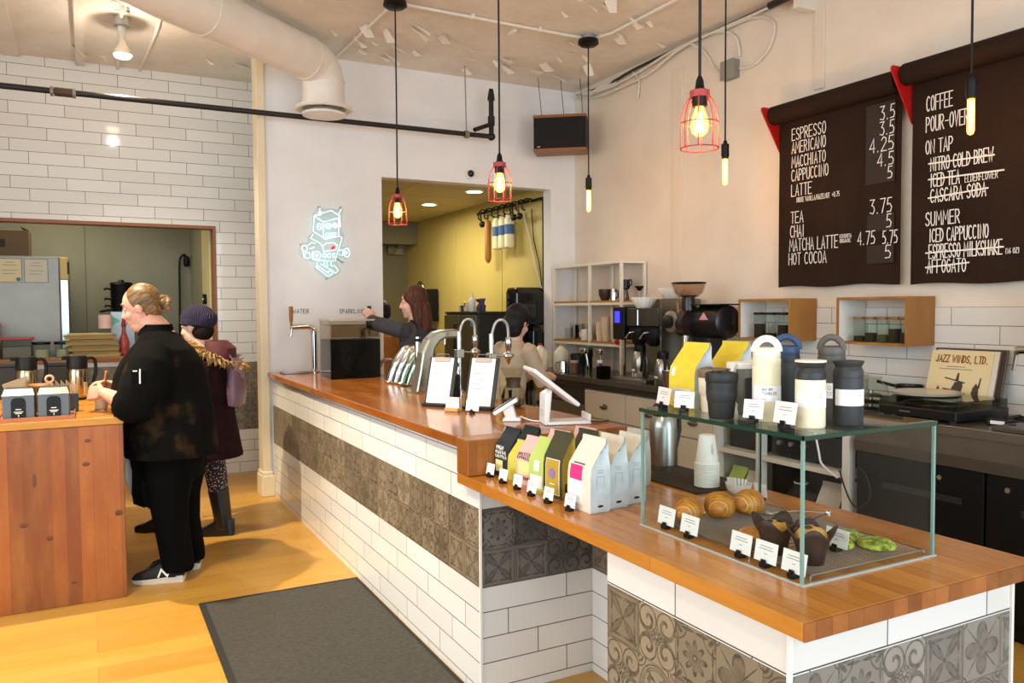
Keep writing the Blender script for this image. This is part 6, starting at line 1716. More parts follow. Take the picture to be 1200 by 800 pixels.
ob('box', MB().box(-.06, -.035, 0, .06, .035, .1), M('dispenser_dark', '#2c2a28', .4), t, bevel=.003)
for k in range(18):
    ob('stir_stick', MB().box(-.055 + .0063 * k, -.02 + .012 * (k % 3), .02, -.051 + .0063 * k, -.018 + .012 * (k % 3), .15 + .008 * ((k * 7) % 4)), M('stick_wood', '#dcb98a', .6), t)
ob('scoop_loop', MB().tube([(-.075 + .018 * math.cos(a), -.036, .185 + .018 * math.sin(a)) for a in [2 * PI * k / 16 for k in range(16)]], .006, 6, closed=True), M('stick_wood', '#dcb98a', .6), t, smooth=True)
ob('scoop_handle', MB().tube([(-.072, -.037, .168), (-.05, -.037, .115)], .006, 6), M('stick_wood', '#dcb98a', .6), t, smooth=True)


def carafe(x, y, label, lab):
    t = thing('coffee_carafe', label, 'carafe', (x, y, ZC), .35, 'vacuum carafes on the wooden cabinet')
    ob('body', MB().lathe([(.052, 0), (.056, .006), (.056, .17), (.052, .19)], n=28), M('carafe_steel', '#b0a285', .25, 1.0), t, smooth=True)
    ob('base', MB().lathe([(.058, 0), (.058, .014), (.056, .016)], n=28), black_plastic, t, smooth=True)
    ob('lid', MB().lathe([(.053, .19), (.058, .195), (.058, .262), (.054, .272), (0, .274)], n=28), black_plastic, t, smooth=True)
    ob('pour_lip', MB().box(-.085, -.016, .25, -.05, .016, .274), black_plastic, t, bevel=.005)
    ob('handle', MB().tube(smoothpts([(.05, 0, .25), (.085, 0, .255), (.105, 0, .235), (.108, 0, .17), (.095, 0, .115), (.088, 0, .10)]), .0105, 8), black_plastic, t, smooth=True)
    if lab: ob('paper_label', MB().loft([[(.0568 * math.sin(a), -.0568 * math.cos(a), z) for a in [.25 + .09 * k for k in range(8)]] for z in (.03, .11)], cap=False, closed=False), M('label_tan', '#e2cf9d', .7), t)


carafe(-.07, 5.66, 'steel vacuum carafe with a paper label, the right one on the wooden cabinet', True)
carafe(-.345, 5.72, 'steel vacuum carafe behind the wooden-lidded jar, the left one', False)
for (x_, y_, lab) in ((-.46, 5.95, 'black box at the far left behind the carafes'), (-.19, 5.93, 'black box standing between the two carafes')):
    t = thing('black_box', lab, 'box', (x_, y_, ZC), 0, 'black boxes behind the carafes')
    ob('body', MB().box(-.06, -.06, 0, .06, .06, .2), M('box_black', '#1c1b1a', .6), t, bevel=.004)
    ob('lid', MB().box(-.063, -.063, .2, .063, .063, .225), M('box_black', '#1c1b1a', .6), t, bevel=.004)
t = thing('paper_cup', 'white paper cup the woman in black is stirring', 'paper cup', (.05, 5.03, ZC))
ob('cup_wall', MB().lathe([(.03, .0), (.031, .001), (.041, .088), (.043, .09), (.043, .094), (.04, .094), (.03, .01), (0, .008)], n=28, cap=False), M('cup_pinkish', '#e9d9c4', .6), t, smooth=True)
ob('coffee', MB().lathe([(.0395, .083), (0, .0832)], n=24), M('cup_coffee', '#4a2e1a', .2), t)
t = thing('paper_cup', 'second white paper cup partly hidden by the hands of the woman in black', 'paper cup', (.105, 5.16, ZC))
ob('cup_wall', MB().lathe([(.028, .0), (.029, .001), (.038, .07), (.04, .074), (.037, .074), (.028, .01), (0, .008)], n=28, cap=False), M('cup_pinkish', '#e9d9c4', .6), t, smooth=True)
ob('lid', MB().lathe([(.041, .073), (.041, .08), (.03, .084), (0, .084)], n=24), white_plastic, t, smooth=True)

# ================================================================ KITCHEN BEHIND THE TILED WALL
t = thing('prep_counter', 'steel prep counter just behind the kitchen opening', 'counter', (0, 0, 0))
ob('top', BOX(-1.6, 7.8, 1.07, .99, 8.2, 1.105), ssteel, t, bevel=.004)
ob('front_panel', BOX(-1.58, 7.83, .1, .97, 8.18, 1.069), M('panel_steel', '#8b867d', .4, .6), t)
ob('foot_rail', BOX(-1.55, 7.9, 0, .95, 8.1, .1), black_plastic, t)
frs = speckled('fridge_steel', '#97948a', '#89867c', 2, .42, metal=.7)
t = thing('steel_fridge', 'tall steel fridge with taped certificates inside the left kitchen opening', 'fridge', (0, 0, 0))
ob('body', BOX(-1.35, 8.34, .05, -.155, 9.1, 2.0), frs, t, bevel=.006)
ob('door', BOX(-1.35, 8.3, .1, -.225, 8.338, 1.99), frs, t, bevel=.006)
ob('door_edge', BOX(-.218, 8.305, .1, -.155, 8.338, 1.79), M('door_edge_steel', '#a8b0ae', .2, .9), t, bevel=.004)
ob('hinge_cover', BOX(-.218, 8.295, 1.79, -.15, 8.338, 1.99), M('hinge_yellow', '#d9b85e', .4), t, bevel=.008)
ob('hinge_recess', BOX(-.160, 8.292, 1.84, -.145, 8.30, 1.95), black_plastic, t)
for (a, b, z0, z1, m_, lab) in ((-.69, -.515, 1.765, 1.97, '#e0cd94', 'yellowed certificate with a blue seal'), (-.49, -.315, 1.765, 1.968, '#d4c8a8', 'pale certificate in a plastic sleeve')):
    q = ob('certificate', BOX(a, 8.297, z0, b, 8.2995, z1), M('cert_' + m_[1:], m_, .35), t, label=lab)
    fm = MB()
    for e in ((a - .004, z0 - .004, b + .004, z0), (a - .004, z1, b + .004, z1 + .004), (a - .004, z0, a, z1), (b, z0, b + .004, z1)): fm.box(e[0], 8.296, e[1], e[2], 8.2995, e[3])
    ob('border', fm, M('cert_border', '#4c4436', .5), q)
    ob('print', MB().strokes([[(a + .06, z1 - .03), (b - .06, z1 - .03)], [(a + .04, z1 - .055), (b - .04, z1 - .055)], [(a + .03, z1 - .1), (b - .03, z1 - .1)], [(a + .03, z1 - .13), (b - .05, z1 - .13)]], .004, lambda u, v, hh: (u, 8.2968 - hh, v)), M('cert_print', '#8a7a52', .7), q)
ob('seal', MB().cyl((-.54, 8.2965, 1.79), .018, -.001, 18, 'y'), M('seal_teal', '#2c7a86', .5), t)
t = thing('cardboard_box', 'dark brown cardboard box on top of the steel fridge', 'box', (-.72, 8.62, 2.0005))
ob('carton', BOX(-.26, -.2, 0, .26, .2, .235), M('carton', '#5e4a30', .8), t, bevel=.006)
ob('open_flap', MB().loft([[(.26, -.2, .23), (.26, .2, .23), (.26, .2, .236), (.26, -.2, .236)], [(.2, -.2, .262), (.2, .2, .262), (.2, .2, .268), (.2, -.2, .268)]]), M('carton_dark', '#3b2f20', .8), t)
ob('print', MB().box(-.02, -.202, .08, .08, -.2, .15), M('carton_print', '#2c2318', .8), t)
clr = glassy('tub_clear', '#d9d9cc', .08)
redl = M('lid_red', '#a5262a', .4)
t = thing('food_box', 'clear food box with a red lid at the left of the kitchen opening', 'food box', (-.54, 7.98, 1.1055), 0, 'red-lidded food boxes')
ob('box', MB().box(-.11, -.1, 0, .11, .1, .16), clr, t, bevel=.006)
ob('contents', MB().box(-.10, -.09, .004, .10, .09, .10), M('contents_grey', '#8b8676', .7), t)
ob('lid', MB().box(-.118, -.108, .16, .118, .108, .178), redl, t, bevel=.004)
t = thing('food_box', 'taller tan food box with a red lid cut by the left photo edge', 'food box', (-.78, 7.98, 1.1055), 0, 'red-lidded food boxes')
ob('box', MB().box(-.12, -.1, 0, .11, .1, .28), M('tan_box', '#b58e55', .6), t, bevel=.006)
ob('lid', MB().box(-.128, -.108, .28, .118, .108, .3), redl, t, bevel=.004)
for (x_, lab) in ((-.365, 'clear canister with a black lid on the kitchen ledge, left one'), (-.2, 'clear canister with a black lid on the kitchen ledge, right one')):
    t = thing('canister', lab, 'canister', (x_, 7.93, 1.1055), 0, 'black-lidded canisters')
    ob('glass', MB().lathe([(.06, 0), (.064, .004), (.064, .115)], n=24, cap=False), jar_glass, t, smooth=True)
    ob('contents', MB().cyl((0, 0, .004), .058, .07, 20), M('contents_pale', '#a9a48a', .7), t)
    ob('lid', MB().lathe([(.07, .115), (.072, .12), (.07, .138), (0, .142)], n=24), black_plastic, t, smooth=True)
for k in range(4):
    t = thing('sheet_tray', ('lowest sheet tray of the pile in the kitchen opening', 'second sheet tray of the pile in the kitchen opening', 'third sheet tray of the pile in the kitchen opening', 'top sheet tray of the pile, under the tape roll')[k], 'tray', (.045 - .012 * k, 7.98, 1.1055 + .052 * k), 0, 'piled sheet trays')
    rim_ = [[(-.19, -.13, 0), (.19, -.13, 0), (.19, .13, 0), (-.19, .13, 0)], [(-.205, -.14, .03), (.205, -.14, .03), (.205, .14, .03), (-.205, .14, .03)], [(-.21, -.145, .033), (.21, -.145, .033), (.21, .145, .033), (-.21, .145, .033)],
            [(-.2, -.136, .03), (.2, -.136, .03), (.2, .136, .03), (-.2, .136, .03)], [(-.185, -.126, .004), (.185, -.126, .004), (.185, .126, .004), (-.185, .126, .004)]]
    ob('pan', MB().loft(rim_), M('tray_tan', '#c1ac72', .4, .4), t)
    ob('bakes', MB().box(-.17, -.115, .005, .17, .115, .049), M('bake_fill', '#a99868', .7), t, bevel=.008)
t = thing('tape_roll', 'pink and teal roll of paper standing on the pile of trays', 'paper roll', (.13, 7.98, 1.351))
ob('roll', MB().lathe([(.055, 0), (.055, .12), (.045, .12), (.045, 0)], n=24), M('roll_pink', '#d9b8ac', .6), t, smooth=True)
ob('loose_end', MB().loft([[(.05, .02, .02), (.052, .02, .02), (.052, .02, .11), (.05, .02, .11)], [(.11, .0, .055), (.112, .0, .055), (.112, .0, .075), (.11, .0, .075)]]), M('roll_teal', '#5fae96', .5), t)
t = thing('sauce_bottle', 'red patterned bottle on the ledge right of the tray pile', 'bottle', (.275, 7.92, 1.1055))
ob('body', MB().lathe([(.04, 0), (.043, .006), (.043, .13), (.03, .17), (.018, .20), (.016, .26)], n=20), speckled('bottle_red', '#7d1f1a', '#b8594a', 40, .35), t, smooth=True)
ob('cap', MB().lathe([(.019, .26), (.022, .265), (.012, .33), (.006, .36)], n=16), M('bottle_cap', '#8e2a20', .4), t, smooth=True)
t = thing('coffee_urn', 'black urn standing behind the face of the woman in black', 'urn', (.3, 9.0, 1.1))
ob('stand', MB().box(-.11, -.11, -1.1, .11, .11, .40), M('urn_steel', '#9ea3a0', .3, .8), t, bevel=.006)
ob('pot', MB().lathe([(.09, .40), (.10, .42), (.10, .66), (.105, .67)], n=24), black_plastic, t, smooth=True)
ob('lid', MB().lathe([(.107, .67), (.1, .69), (.03, .70), (.02, .72), (0, .72)], n=24), black_plastic, t, smooth=True)
for z_ in (.45, .52, .62): ob('side_handle', MB().tube(smoothpts([(-.09, -.04, z_), (-.14, -.04, z_ + .01), (-.15, 0, z_)]), .01, 8), black_plastic, t, smooth=True)
ob('tap_arm', MB().tube([(-.08, -.06, .42), (-.2, -.07, .40)], .012, 8), black_plastic, t, smooth=True)
t = thing('hose_sprayer', 'black hanging spray hose hooked on the grey kitchen wall', 'hose', (0, 0, 0))
ob('hose', MB().tube(smoothpts([(.87, 9.36, 1.1), (.88, 9.36, 1.6), (.885, 9.36, 2.0), (.905, 9.35, 2.09), (.94, 9.35, 2.11), (.95, 9.35, 2.06)]), .011, 8), black_plastic, t, smooth=True)
ob('spray_head', MB().lathe([(.018, 1.98), (.03, 2.0), (.028, 2.07), (.015, 2.08)], (.955, 9.34, 0), 16), black_plastic, t, smooth=True)
ob('wall_hook', BOX(.93, 9.37, 2.02, .98, 9.4, 2.10), black_plastic, t)
t = thing('wall_light_switch', 'round black switch with a bright centre on the kitchen side wall', 'switch', (.99, 8.05, 1.61))
ob('disc', MB().cyl((0, 0, 0), .05, -.03, 20, 'x'), black_plastic, t, smooth=True)
ob('bright_centre', MB().cyl((-.03, 0, 0), .022, -.008, 16, 'x'), chrome, t, smooth=True)

# ================================================================ YELLOW KITCHEN
t = thing('kitchen_chest', 'dark steel fridge chest in the yellow kitchen with things on its top', 'fridge', (0, 0, 0))
dk = speckled('chest_steel', '#5b5640', '#6b664c', 3, .3, metal=.3)
ob('body', BOX(3.33, 6.97, .06, 3.93, 7.75, 1.45), M('chest_dark', '#22201c', .35), t, bevel=.005)
ob('top', BOX(3.32, 6.96, 1.45, 3.94, 7.76, 1.475), M('chest_top', '#3a372f', .3, .5), t, bevel=.004)
ob('door', BOX(3.30, 7.38, .1, 3.33, 7.74, 1.44), dk, t, bevel=.005)
ob('door', BOX(3.30, 6.98, .1, 3.33, 7.36, 1.44), dk, t, bevel=.005)
ob('blue_sticker', BOX(3.298, 7.03, 1.33, 3.30, 7.09, 1.42), M('sticker_blue', '#4f8fae', .5), t)
ob('handle', MB().tube([(3.30, 7.42, 1.1), (3.275, 7.42, 1.1), (3.275, 7.42, 1.35), (3.30, 7.42, 1.35)], .01, 8), black_metal, t, smooth=True)
ob('foot', BOX(3.36, 7.0, 0, 3.9, 7.7, .06), black_plastic, t)
t = thing('white_bottle', 'white squeeze bottle on top of the dark kitchen chest', 'bottle', (3.42, 7.3, 1.4755))
ob('body', MB().lathe([(.035, 0), (.038, .005), (.036, .11), (.02, .14)], n=18), white_plastic, t, smooth=True)
ob('nozzle', MB().lathe([(.014, .14), (.008, .19), (.006, .2)], n=14), white_plastic, t, smooth=True)
t = thing('purple_packet', 'crumpled purple packet on top of the dark kitchen chest', 'packet', (3.44, 7.14, 1.4755))
ob('packet', MB().ell([(0, 0, 0, .05, .04), (0, .01, .05, .045, .035), (.01, 0, .09, .03, .02), (.03, .02, .13, .035, .008)], 10), M('packet_purple', '#3b2a5a', .4), t)
ob('twist', MB().ell([(-.02, 0, .09, .02, .012), (-.04, -.01, .125, .025, .006)], 8), M('packet_purple', '#3b2a5a', .4), t)
t = thing('spray_bottle', 'white bottle with an orange label on the dark kitchen chest, left of the squeeze bottle', 'bottle', (3.42, 7.42, 1.4755))
ob('body', MB().box(-.03, -.025, 0, .03, .025, .1), M('bottle_offwhite', '#ddd6c2', .5), t, bevel=.008)
ob('label', MB().box(-.032, -.02, .05, -.03, .02, .09), M('label_orange', '#b8562e', .5), t)
for k, (y_, c_, lab) in enumerate(((7.56, '#e8dfc4', 'small cream tub at the far end of the dark kitchen chest'), (7.5, '#4a4a3a', 'small olive jar near the far end of the dark kitchen chest'), (7.03, '#2b2233', 'small dark box at the near end of the dark kitchen chest'))):
    t = thing('small_tub', lab, 'tub', (3.41, y_, 1.4755), 0, 'small tubs on the dark kitchen chest')
    ob('tub', MB().lathe([(.024, 0), (.027, .05)], n=14), M('tub_' + c_[1:], c_, .5), t, smooth=True)
    ob('lid', MB().cyl((0, 0, .05), .029, .012, 14), M('tub_' + c_[1:], c_, .5), t)
t = thing('towel_dispenser', 'glossy black paper towel dispenser on the yellow wall by the white pier', 'dispenser', (3.79, 6.86, 1.34))
ob('case', MB().loft([[(-.16, -.1, 0), (.15, -.1, 0), (.15, .1, 0), (-.16, .1, 0)], [(-.17, -.12, .06), (.16, -.12, .06), (.16, .1, .06), (-.17, .1, .06)], [(-.17, -.12, .31), (.16, -.12, .31), (.16, .1, .31), (-.17, .1, .31)], [(-.15, -.08, .37), (.14, -.08, .37), (.14, .1, .37), (-.15, .1, .37)]]), M('gloss_black', '#101211', .08), t, bevel=.02)
ob('window', MB().box(-.06, -.123, .08, .05, -.12, .2), M('window_smoke', '#2e3130', .1), t)
ob('wall_mount', MB().box(.15, -.05, .05, .18, .08, .3), black_plastic, t)
t = thing('soap_dispenser', 'narrow black soap dispenser below the paper towel dispenser', 'dispenser', (3.86, 6.80, 1.02))
ob('case', MB().loft([[(-.05, -.05, 0), (.05, -.05, 0), (.05, .05, 0), (-.05, .05, 0)], [(-.055, -.06, .06), (.055, -.06, .06), (.055, .05, .06), (-.055, .05, .06)], [(-.055, -.06, .26), (.055, -.06, .26), (.055, .05, .26), (-.055, .05, .26)], [(-.04, -.03, .31), (.04, -.03, .31), (.04, .05, .31), (-.04, .05, .31)]]), M('gloss_black', '#101211', .08), t, bevel=.01)
ob('wall_mount', MB().box(.05, -.03, .05, .11, .03, .25), black_plastic, t)
t = thing('utensil_rail', 'black rail of kitchen tools along the top of the yellow wall', 'utensil rail', (0, 0, 0))
ob('rail', MB().tube([(3.88, 8.12, 2.56), (3.88, 6.95, 2.565)], .016, 8), black_metal, t, smooth=True)
ob('black_conduit', MB().tube(smoothpts([(3.93, 6.98, 2.57), (3.93, 6.8, 2.575), (3.935, 6.765, 2.56), (3.94, 6.76, 2.48), (3.945, 6.76, 1.4)]), .014, 8), black_metal, t, smooth=True)
for k, y_ in enumerate((8.05, 7.9, 7.72, 7.58, 7.44, 7.3, 7.16, 7.04)):
    ob('hook', MB().tube(smoothpts([(3.97, y_, 2.60), (3.9, y_, 2.60), (3.86, y_, 2.56), (3.86, y_, 2.50), (3.89, y_, 2.49)]), .008, 6), black_metal, t, smooth=True)
t = thing('wooden_peel', 'long wooden rolling pin hanging from the utensil rail', 'rolling pin', (3.86, 7.82, 2.0))
ob('handle', MB().lathe([(.03, .03), (.036, .05), (.036, .44), (.028, .46)], n=16), M('peel_wood', '#a9702e', .5), t, smooth=True)
ob('tip', MB().lathe([(.016, 0), (.018, .01), (.03, .03)], n=14), M('peel_wood', '#a9702e', .5), t, smooth=True)
ob('hanging_loop', MB().tube([(0, 0, .46), (0, 0, .52)], .008, 6), cord_m, t)
for k, (y_, lab) in enumerate(((7.6, 'white tube with a blue label hanging on the utensil rail, left of three'), (7.46, 'white tube with a blue label hanging on the utensil rail, middle of three'), (7.32, 'white tube with a blue label hanging on the utensil rail, right of three'))):
    t = thing('piping_tube', lab, 'tube', (3.86, y_, 2.13), 0, 'white tubes on the utensil rail')
    ob('tube', MB().lathe([(.04, 0), (.05, .01), (.05, .29), (.03, .33)], n=16), M('tube_cream', '#e8dfb8', .5), t, smooth=True)
    ob('blue_label', MB().lathe([(.051, .14), (.051, .24)], n=16, cap=False), M('label_blue', '#3d5f94', .5), t, smooth=True)
    ob('clip', MB().box(-.008, -.03, .33, .008, .03, .36), black_plastic, t)
for k, (y_, lab) in enumerate(((7.96, 'black ladle at the far end of the utensil rail'), (7.22, 'black spatula in the utensil rail cluster nearest the pier'), (7.1, 'black brown-ended scoop at the near end of the utensil rail'))):
    t = thing('kitchen_tool', lab, 'kitchen tool', (3.85, y_, 2.44), 0, 'black tools on the utensil rail')
    ob('handle', MB().tube([(0, 0, .0), (0, .03, .13)], .01, 8), (M('tool_brown', '#7a4526', .5) if k == 2 else black_plastic), t, smooth=True)
    ob('head', MB().ball((0, -.02, -.01), (.03, .05, .035), 12, 8), black_plastic, t, smooth=True)
t = thing('hanging_cable', 'pale cables hanging down the yellow wall beside the pier', 'cable', (0, 0, 0))
ob('cable', MB().tube(smoothpts([(3.95, 7.2, 2.5), (3.95, 7.05, 2.2), (3.95, 6.95, 1.95), (3.95, 6.82, 1.7)]), .008, 6), wc, t, smooth=True)
ob('cable', MB().tube(smoothpts([(3.955, 7.02, 2.5), (3.955, 6.98, 2.2), (3.955, 6.86, 1.9), (3.955, 6.8, 1.5)]), .006, 6), bc, t, smooth=True)
t = thing('emergency_light', 'twin-headed emergency light in the dark end of the yellow kitchen', 'emergency light', (3.76, 10.6, 2.26))
ob('box', MB().box(-.1, -.08, .0, .12, 0, .11), M('emergency_box', '#8f8660', .5), t, bevel=.008)
for (a, b) in ((.07, .145), (-.06, .06)):
    ob('lamp_head', MB().lathe([(.03, .02), (.055, -.03), (.057, -.05), (.045, -.052), (0, -.05)], (a, -.09, b), 18, 'y'), M('emergency_head', '#6f6a50', .35, .4), t, smooth=True)
t = thing('kitchen_sprayer', 'black spring sprayer standing against the far end of the yellow wall', 'sprayer', (3.85, 9.6, 0))
ob('panel', MB().box(-.02, -.15, 1.35, .1, .1, 1.76), black_plastic, t, bevel=.01)
ob('spring_hose', MB().tube(smoothpts([(-.05, -.05, 1.3), (-.05, -.04, 1.7), (-.06, 0, 1.82), (-.06, .1, 1.84), (-.05, .16, 1.76)]), .022, 10), steel, t, smooth=True)
ob('post', MB().tube([(-.05, -.05, 0), (-.05, -.05, 1.3)], .02, 10), steel, t, smooth=True)
# ================================================================ PEOPLE
skin_f = speckled('skin_fair', '#d79a80', '#e3ad94', 25, .5)
skin_m = speckled('skin_light', '#dcab92', '#e6bba2', 25, .5)
eye_w = M('eye_white', '#e9e4dc', .3)
eye_d = M('eye_dark', '#2b1d14', .2)
lip_m = M('lip', '#a85f54', .5)


def V3(*a): return Vector(a)


def head_pieces(mb, X):
    """head in its own frame (x forward, origin mid-skull); face features are part of the one skin surface"""
    old = mb.xf; mb.xf = X
    mb.ball((-.012, 0, .02), (.096, .075, .098), 24, 16)
    mb.ball((.025, 0, -.045), (.066, .058, .078), 20, 14)
    mb.ball((.058, 0, -.098), (.026, .03, .022), 14, 10)
    mb.ball((.02, 0, -.085), (.055, .05, .03), 16, 10)
    mb.loft([[(.074, -.006, .02), (.086, -.004, .022), (.086, .004, .022), (.074, .006, .02)], [(.074, -.010, -.012), (.100, -.006, -.012), (.100, .006, -.012), (.074, .010, -.012)], [(.072, -.016, -.035), (.112, -.008, -.032), (.112, .008, -.032), (.072, .016, -.035)], [(.072, -.014, -.044), (.100, -.008, -.043), (.100, .008, -.043), (.072, .014, -.044)]])
    mb.ball((.074, 0, .034), (.014, .046, .010), 14, 8)
    for s in (-1, 1):
        mb.ball((.056, s * .034, -.035), (.028, .026, .026), 14, 10)
        mb.ball((-.006, s * .074, -.012), (.018, .009, .030), 12, 10)
    mb.ball((.080, 0, -.060), (.012, .020, .006), 12, 8)
    mb.ball((.078, 0, -.071), (.012, .018, .007), 12, 8)
    mb.xf = old


def face_parts(t, X):
    for s in (-1, 1):
        e = MB(); e.xf = X; e.ball((.071, s * .031, .010), (.010, .012, .0065), 14, 10)
        q = ob('eye', e, eye_w, t, smooth=True)
        e = MB(); e.xf = X; e.ball((.0785, s * .032, .010), (.004, .006, .006), 12, 8)
        ob('iris', e, eye_d, q, smooth=True)
        e = MB(); e.xf = X; e.tube([(.080, s * .016, .033), (.084, s * .032, .036), (.072, s * .05, .031)], [.003, .0035, .002], 8)
        ob('eyebrow', e, M('brow', '#6b4a2f', .8), t, smooth=True)
    e = MB(); e.xf = X; e.ball((.0905, 0, -.0605), (.004, .018, .004), 12, 8).ball((.0885, 0, -.070), (.004, .016, .005), 12, 8)
    ob('lips', e, lip_m, t, smooth=True)


def hand_pieces(mb, wrist, fwd, back, thumb, curl=.5, s=1.0):
    """wrist point, pointing direction, back-of-hand normal, thumb side (+1/-1 along back x fwd); palm, four fingers, thumb"""
    f = Vector(fwd).normalized(); b = Vector(back); b = (b - f * b.dot(f)).normalized(); sd = b.cross(f) * thumb
    W = Vector(wrist)
    P = lambda x, y, z: W + f * x * s + sd * y * s + b * z * s
    mb.loft([[P(x, y0, z0), P(x, y1, z0), P(x, y1, z1), P(x, y0, z1)] for x, y0, y1, z0, z1 in ((-.01, -.024, .024, -.016, .016), (.02, -.034, .034, -.015, .014), (.055, -.042, .040, -.013, .013), (.085, -.042, .040, -.011, .011), (.095, -.038, .036, -.008, .008))])
    for k, (y, L) in enumerate(((.031, .072), (.010, .080), (-.012, .075), (-.033, .058))):
        a = 0; p = V3(.088, y, 0); pts = [P(*p)]
        for j, seg in enumerate((.45, .32, .25)):
            a += curl * (.75 if j == 0 else 1.0)
            p = p + V3(L * seg * math.cos(a), 0, -L * seg * math.sin(a)); pts.append(P(*p))
        mb.tube(pts, [.0088 * s, .0082 * s, .0076 * s, .006 * s], 10)
    a = .35
    pts = [P(.015, .026, -.004), P(.045, .052, -.012), P(.07, .060, -.022 - .01 * curl), P(.092, .056, -.034 - .016 * curl)]
    mb.tube(pts, [.013 * s, .0105 * s, .0092 * s, .0068 * s], 10)


def elbow_of(S, H, l1, l2, hint):
    S, H = Vector(S), Vector(H); d = H - S; L = min(d.length, (l1 + l2) * .998); u = d.normalized()
    a = (l1 * l1 - l2 * l2 + L * L) / (2 * L); h = math.sqrt(max(l1 * l1 - a * a, 0))
    n = Vector(hint) - u * Vector(hint).dot(u)
    return S + u * a + n.normalized() * h


def sneaker(t, x, y, m_up, m_sole, flip=1, logo=False, L=.29):
    s = thing_part = MB().loft([[(x + a * L, y - w, z0), (x + a * L, y + w, z0), (x + a * L, y + w * 1.02, z1), (x + a * L, y - w * 1.02, z1)] for a, w, z0, z1 in ((-.36, .02, .006, .034), (-.33, .036, .0, .036), (-.1, .034, 0, .034), (.2, .046, 0, .030), (.42, .046, .002, .028), (.56, .034, .006, .026), (.62, .014, .012, .024))])
    so = ob('sole', s, m_sole, None, smooth=True)
    u = MB().loft([[(x + a * L + h * .3 * math.cos(q) * 0, y + w * math.cos(q), z + hh * math.sin(q)) for q in [PI * i / 10 for i in range(11)]] for a, w, z, hh, h in ((-.35, .03, .03, .07, 0), (-.2, .036, .03, .085, 0), (0, .037, .03, .085, 0), (.2, .043, .027, .062, 0), (.4, .043, .026, .044, 0), (.55, .032, .024, .03, 0), (.61, .012, .022, .012, 0))])
    up = ob('shoe', u, m_up, t, smooth='all')
    so.parent = up
    ob('laces', MB().strokes([[(-.02, .0), (.02, .005)], [(-.02, .014), (.02, .019)], [(-.02, .028), (.02, .033)]], .006, lambda p, q, hh: (x + .05 + q * 1.6, y + p, .104 - q * .9 + hh), .003), M('lace_black', '#26241f', .8), up)
    if logo:
        yy = y + flip * .0412
        ob('emblem', MB().strokes([[(x + flip * .03, .040), (x + flip * .016, .078), (x - flip * .016, .042), (x - flip * .03, .080)]], .009, lambda p, q, hh: (p, yy + flip * (hh - .14 * (q - .05)), q), .004), M('emblem_white', '#e8e6e0', .6), up)
    return up


# ---------------------------------------------------------------- woman in black at the wooden cabinet
RZ1 = math.radians(165)
w = thing('person', 'woman in black chef jacket and trousers, blonde bun, stirring a cup at the wooden cabinet', 'person', (.40, 4.87, 0), RZ1)
blk = speckled('black_cloth', '#070707', '#0e0d0c', 14, .95, .35, .7, 0, 0, .1)
jk = Mat('stained_jacket', '#12110f', .95, 0, .1)
_x, _y, _z = jk.coords()
_n = jk.noise(jk.vec(_x, _y, _z), 5.5, 4)
jk.set('Base Color', jk.ramp(_n, [(.0, '#070706'), (.56, '#0b0a09'), (.66, '#2c2112'), (.8, '#3a2b17')]))
jk.bump(jk.noise(jk.vec(_x, _y, _z), 16, 3), .3, .01)
HX = Matrix.Translation((.150, 0, 1.525)) @ Matrix.Rotation(math.radians(16), 4, 'Y')
b = MB()
head_pieces(b, HX)
b.tube([(.035, 0, 1.33), (.07, 0, 1.40), (.12, 0, 1.46)], [.085, .075, .07], 18)
b.ball((.155, 0, 1.415), (.045, .05, .035), 16, 10)
b.ell([(.02, 0, .66, .14, .18), (.03, 0, .9, .17, .2), (.05, 0, 1.1, .17, .2), (.045, 0, 1.25, .13, .19), (.05, 0, 1.35, .07, .09)], 20)
hands = {}
for s, wr, fw, bk in ((1, (.325, .115, 1.062), (.95, -.5, -.05), (.2, .95, .35)), (-1, (.335, -.085, 1.085), (.9, .5, -.1), (.2, -.8, .7))):
    S = (.055, s * .20, 1.27); E_ = (.12, s * .31, 1.02)
    b.tube([S, E_], [.055, .05], 14)
    b.tube([E_, (.22, s * .22, 1.03), wr], [.05, .042, .029], 14)
    hand_pieces(b, wr, fw, bk, -s, .85, .95)
    b.tube([(0.0, s * .10, .78), (-.005, s * .10, .45), (-.035, s * .095, .09)], [.10, .07, .045], 16)
    b.ball((.02 if s > 0 else -.03, s * .10, .05), (.09, .03, .028), 14, 8)
ob('body', b, skin_f, w, remesh=.0042, relax=3)
face_parts(w, HX)
# jacket: body shell, sleeves and collar fused into one garment
j = MB()
j.ell([(.0, 0, .695, .245, .262), (.002, 0, .72, .247, .264), (.005, 0, .8, .245, .268), (.01, 0, .9, .246, .268), (.035, 0, .98, .255, .266), (.05, 0, 1.06, .258, .262), (.05, 0, 1.15, .24, .258), (.045, 0, 1.22, .212, .25), (.04, 0, 1.29, .165, .225), (.045, 0, 1.34, .12, .16), (.06, 0, 1.385, .088, .10), (.066, 0, 1.40, .07, .08)], 36)
for s in (-1, 1):
    j.tube([(.05, s * .16, 1.29), (.06, s * .24, 1.2), (.09, s * .30, 1.08), (.11, s * .305, 1.025), (.15, s * .285, 1.01), (.185, s * .262, 1.015)], [.09, .118, .118, .112, .10, .09], 20)
ob('jacket', j, jk.m, w, remesh=.010, relax=2)
ob('collar', MB().lathe([(.098, 0), (.09, .03), (.083, .062), (.078, .062), (.084, .03), (.09, 0)], n=28, cap=False), blk, w, smooth=True).location = (.067, 0, 1.365)
pk = ob('sleeve_pocket', MB().box(.05, .395, 1.12, .115, .405, 1.2), jk.m, w, bevel=.003)
ob('pen', MB().tube([(.072, .412, 1.13), (.07, .414, 1.205)], .004, 8), white_plastic, pk, smooth=True)
ob('pen_clip', MB().box(.085, .406, 1.192, .105, .411, 1.198), white_plastic, pk)
tr = MB()
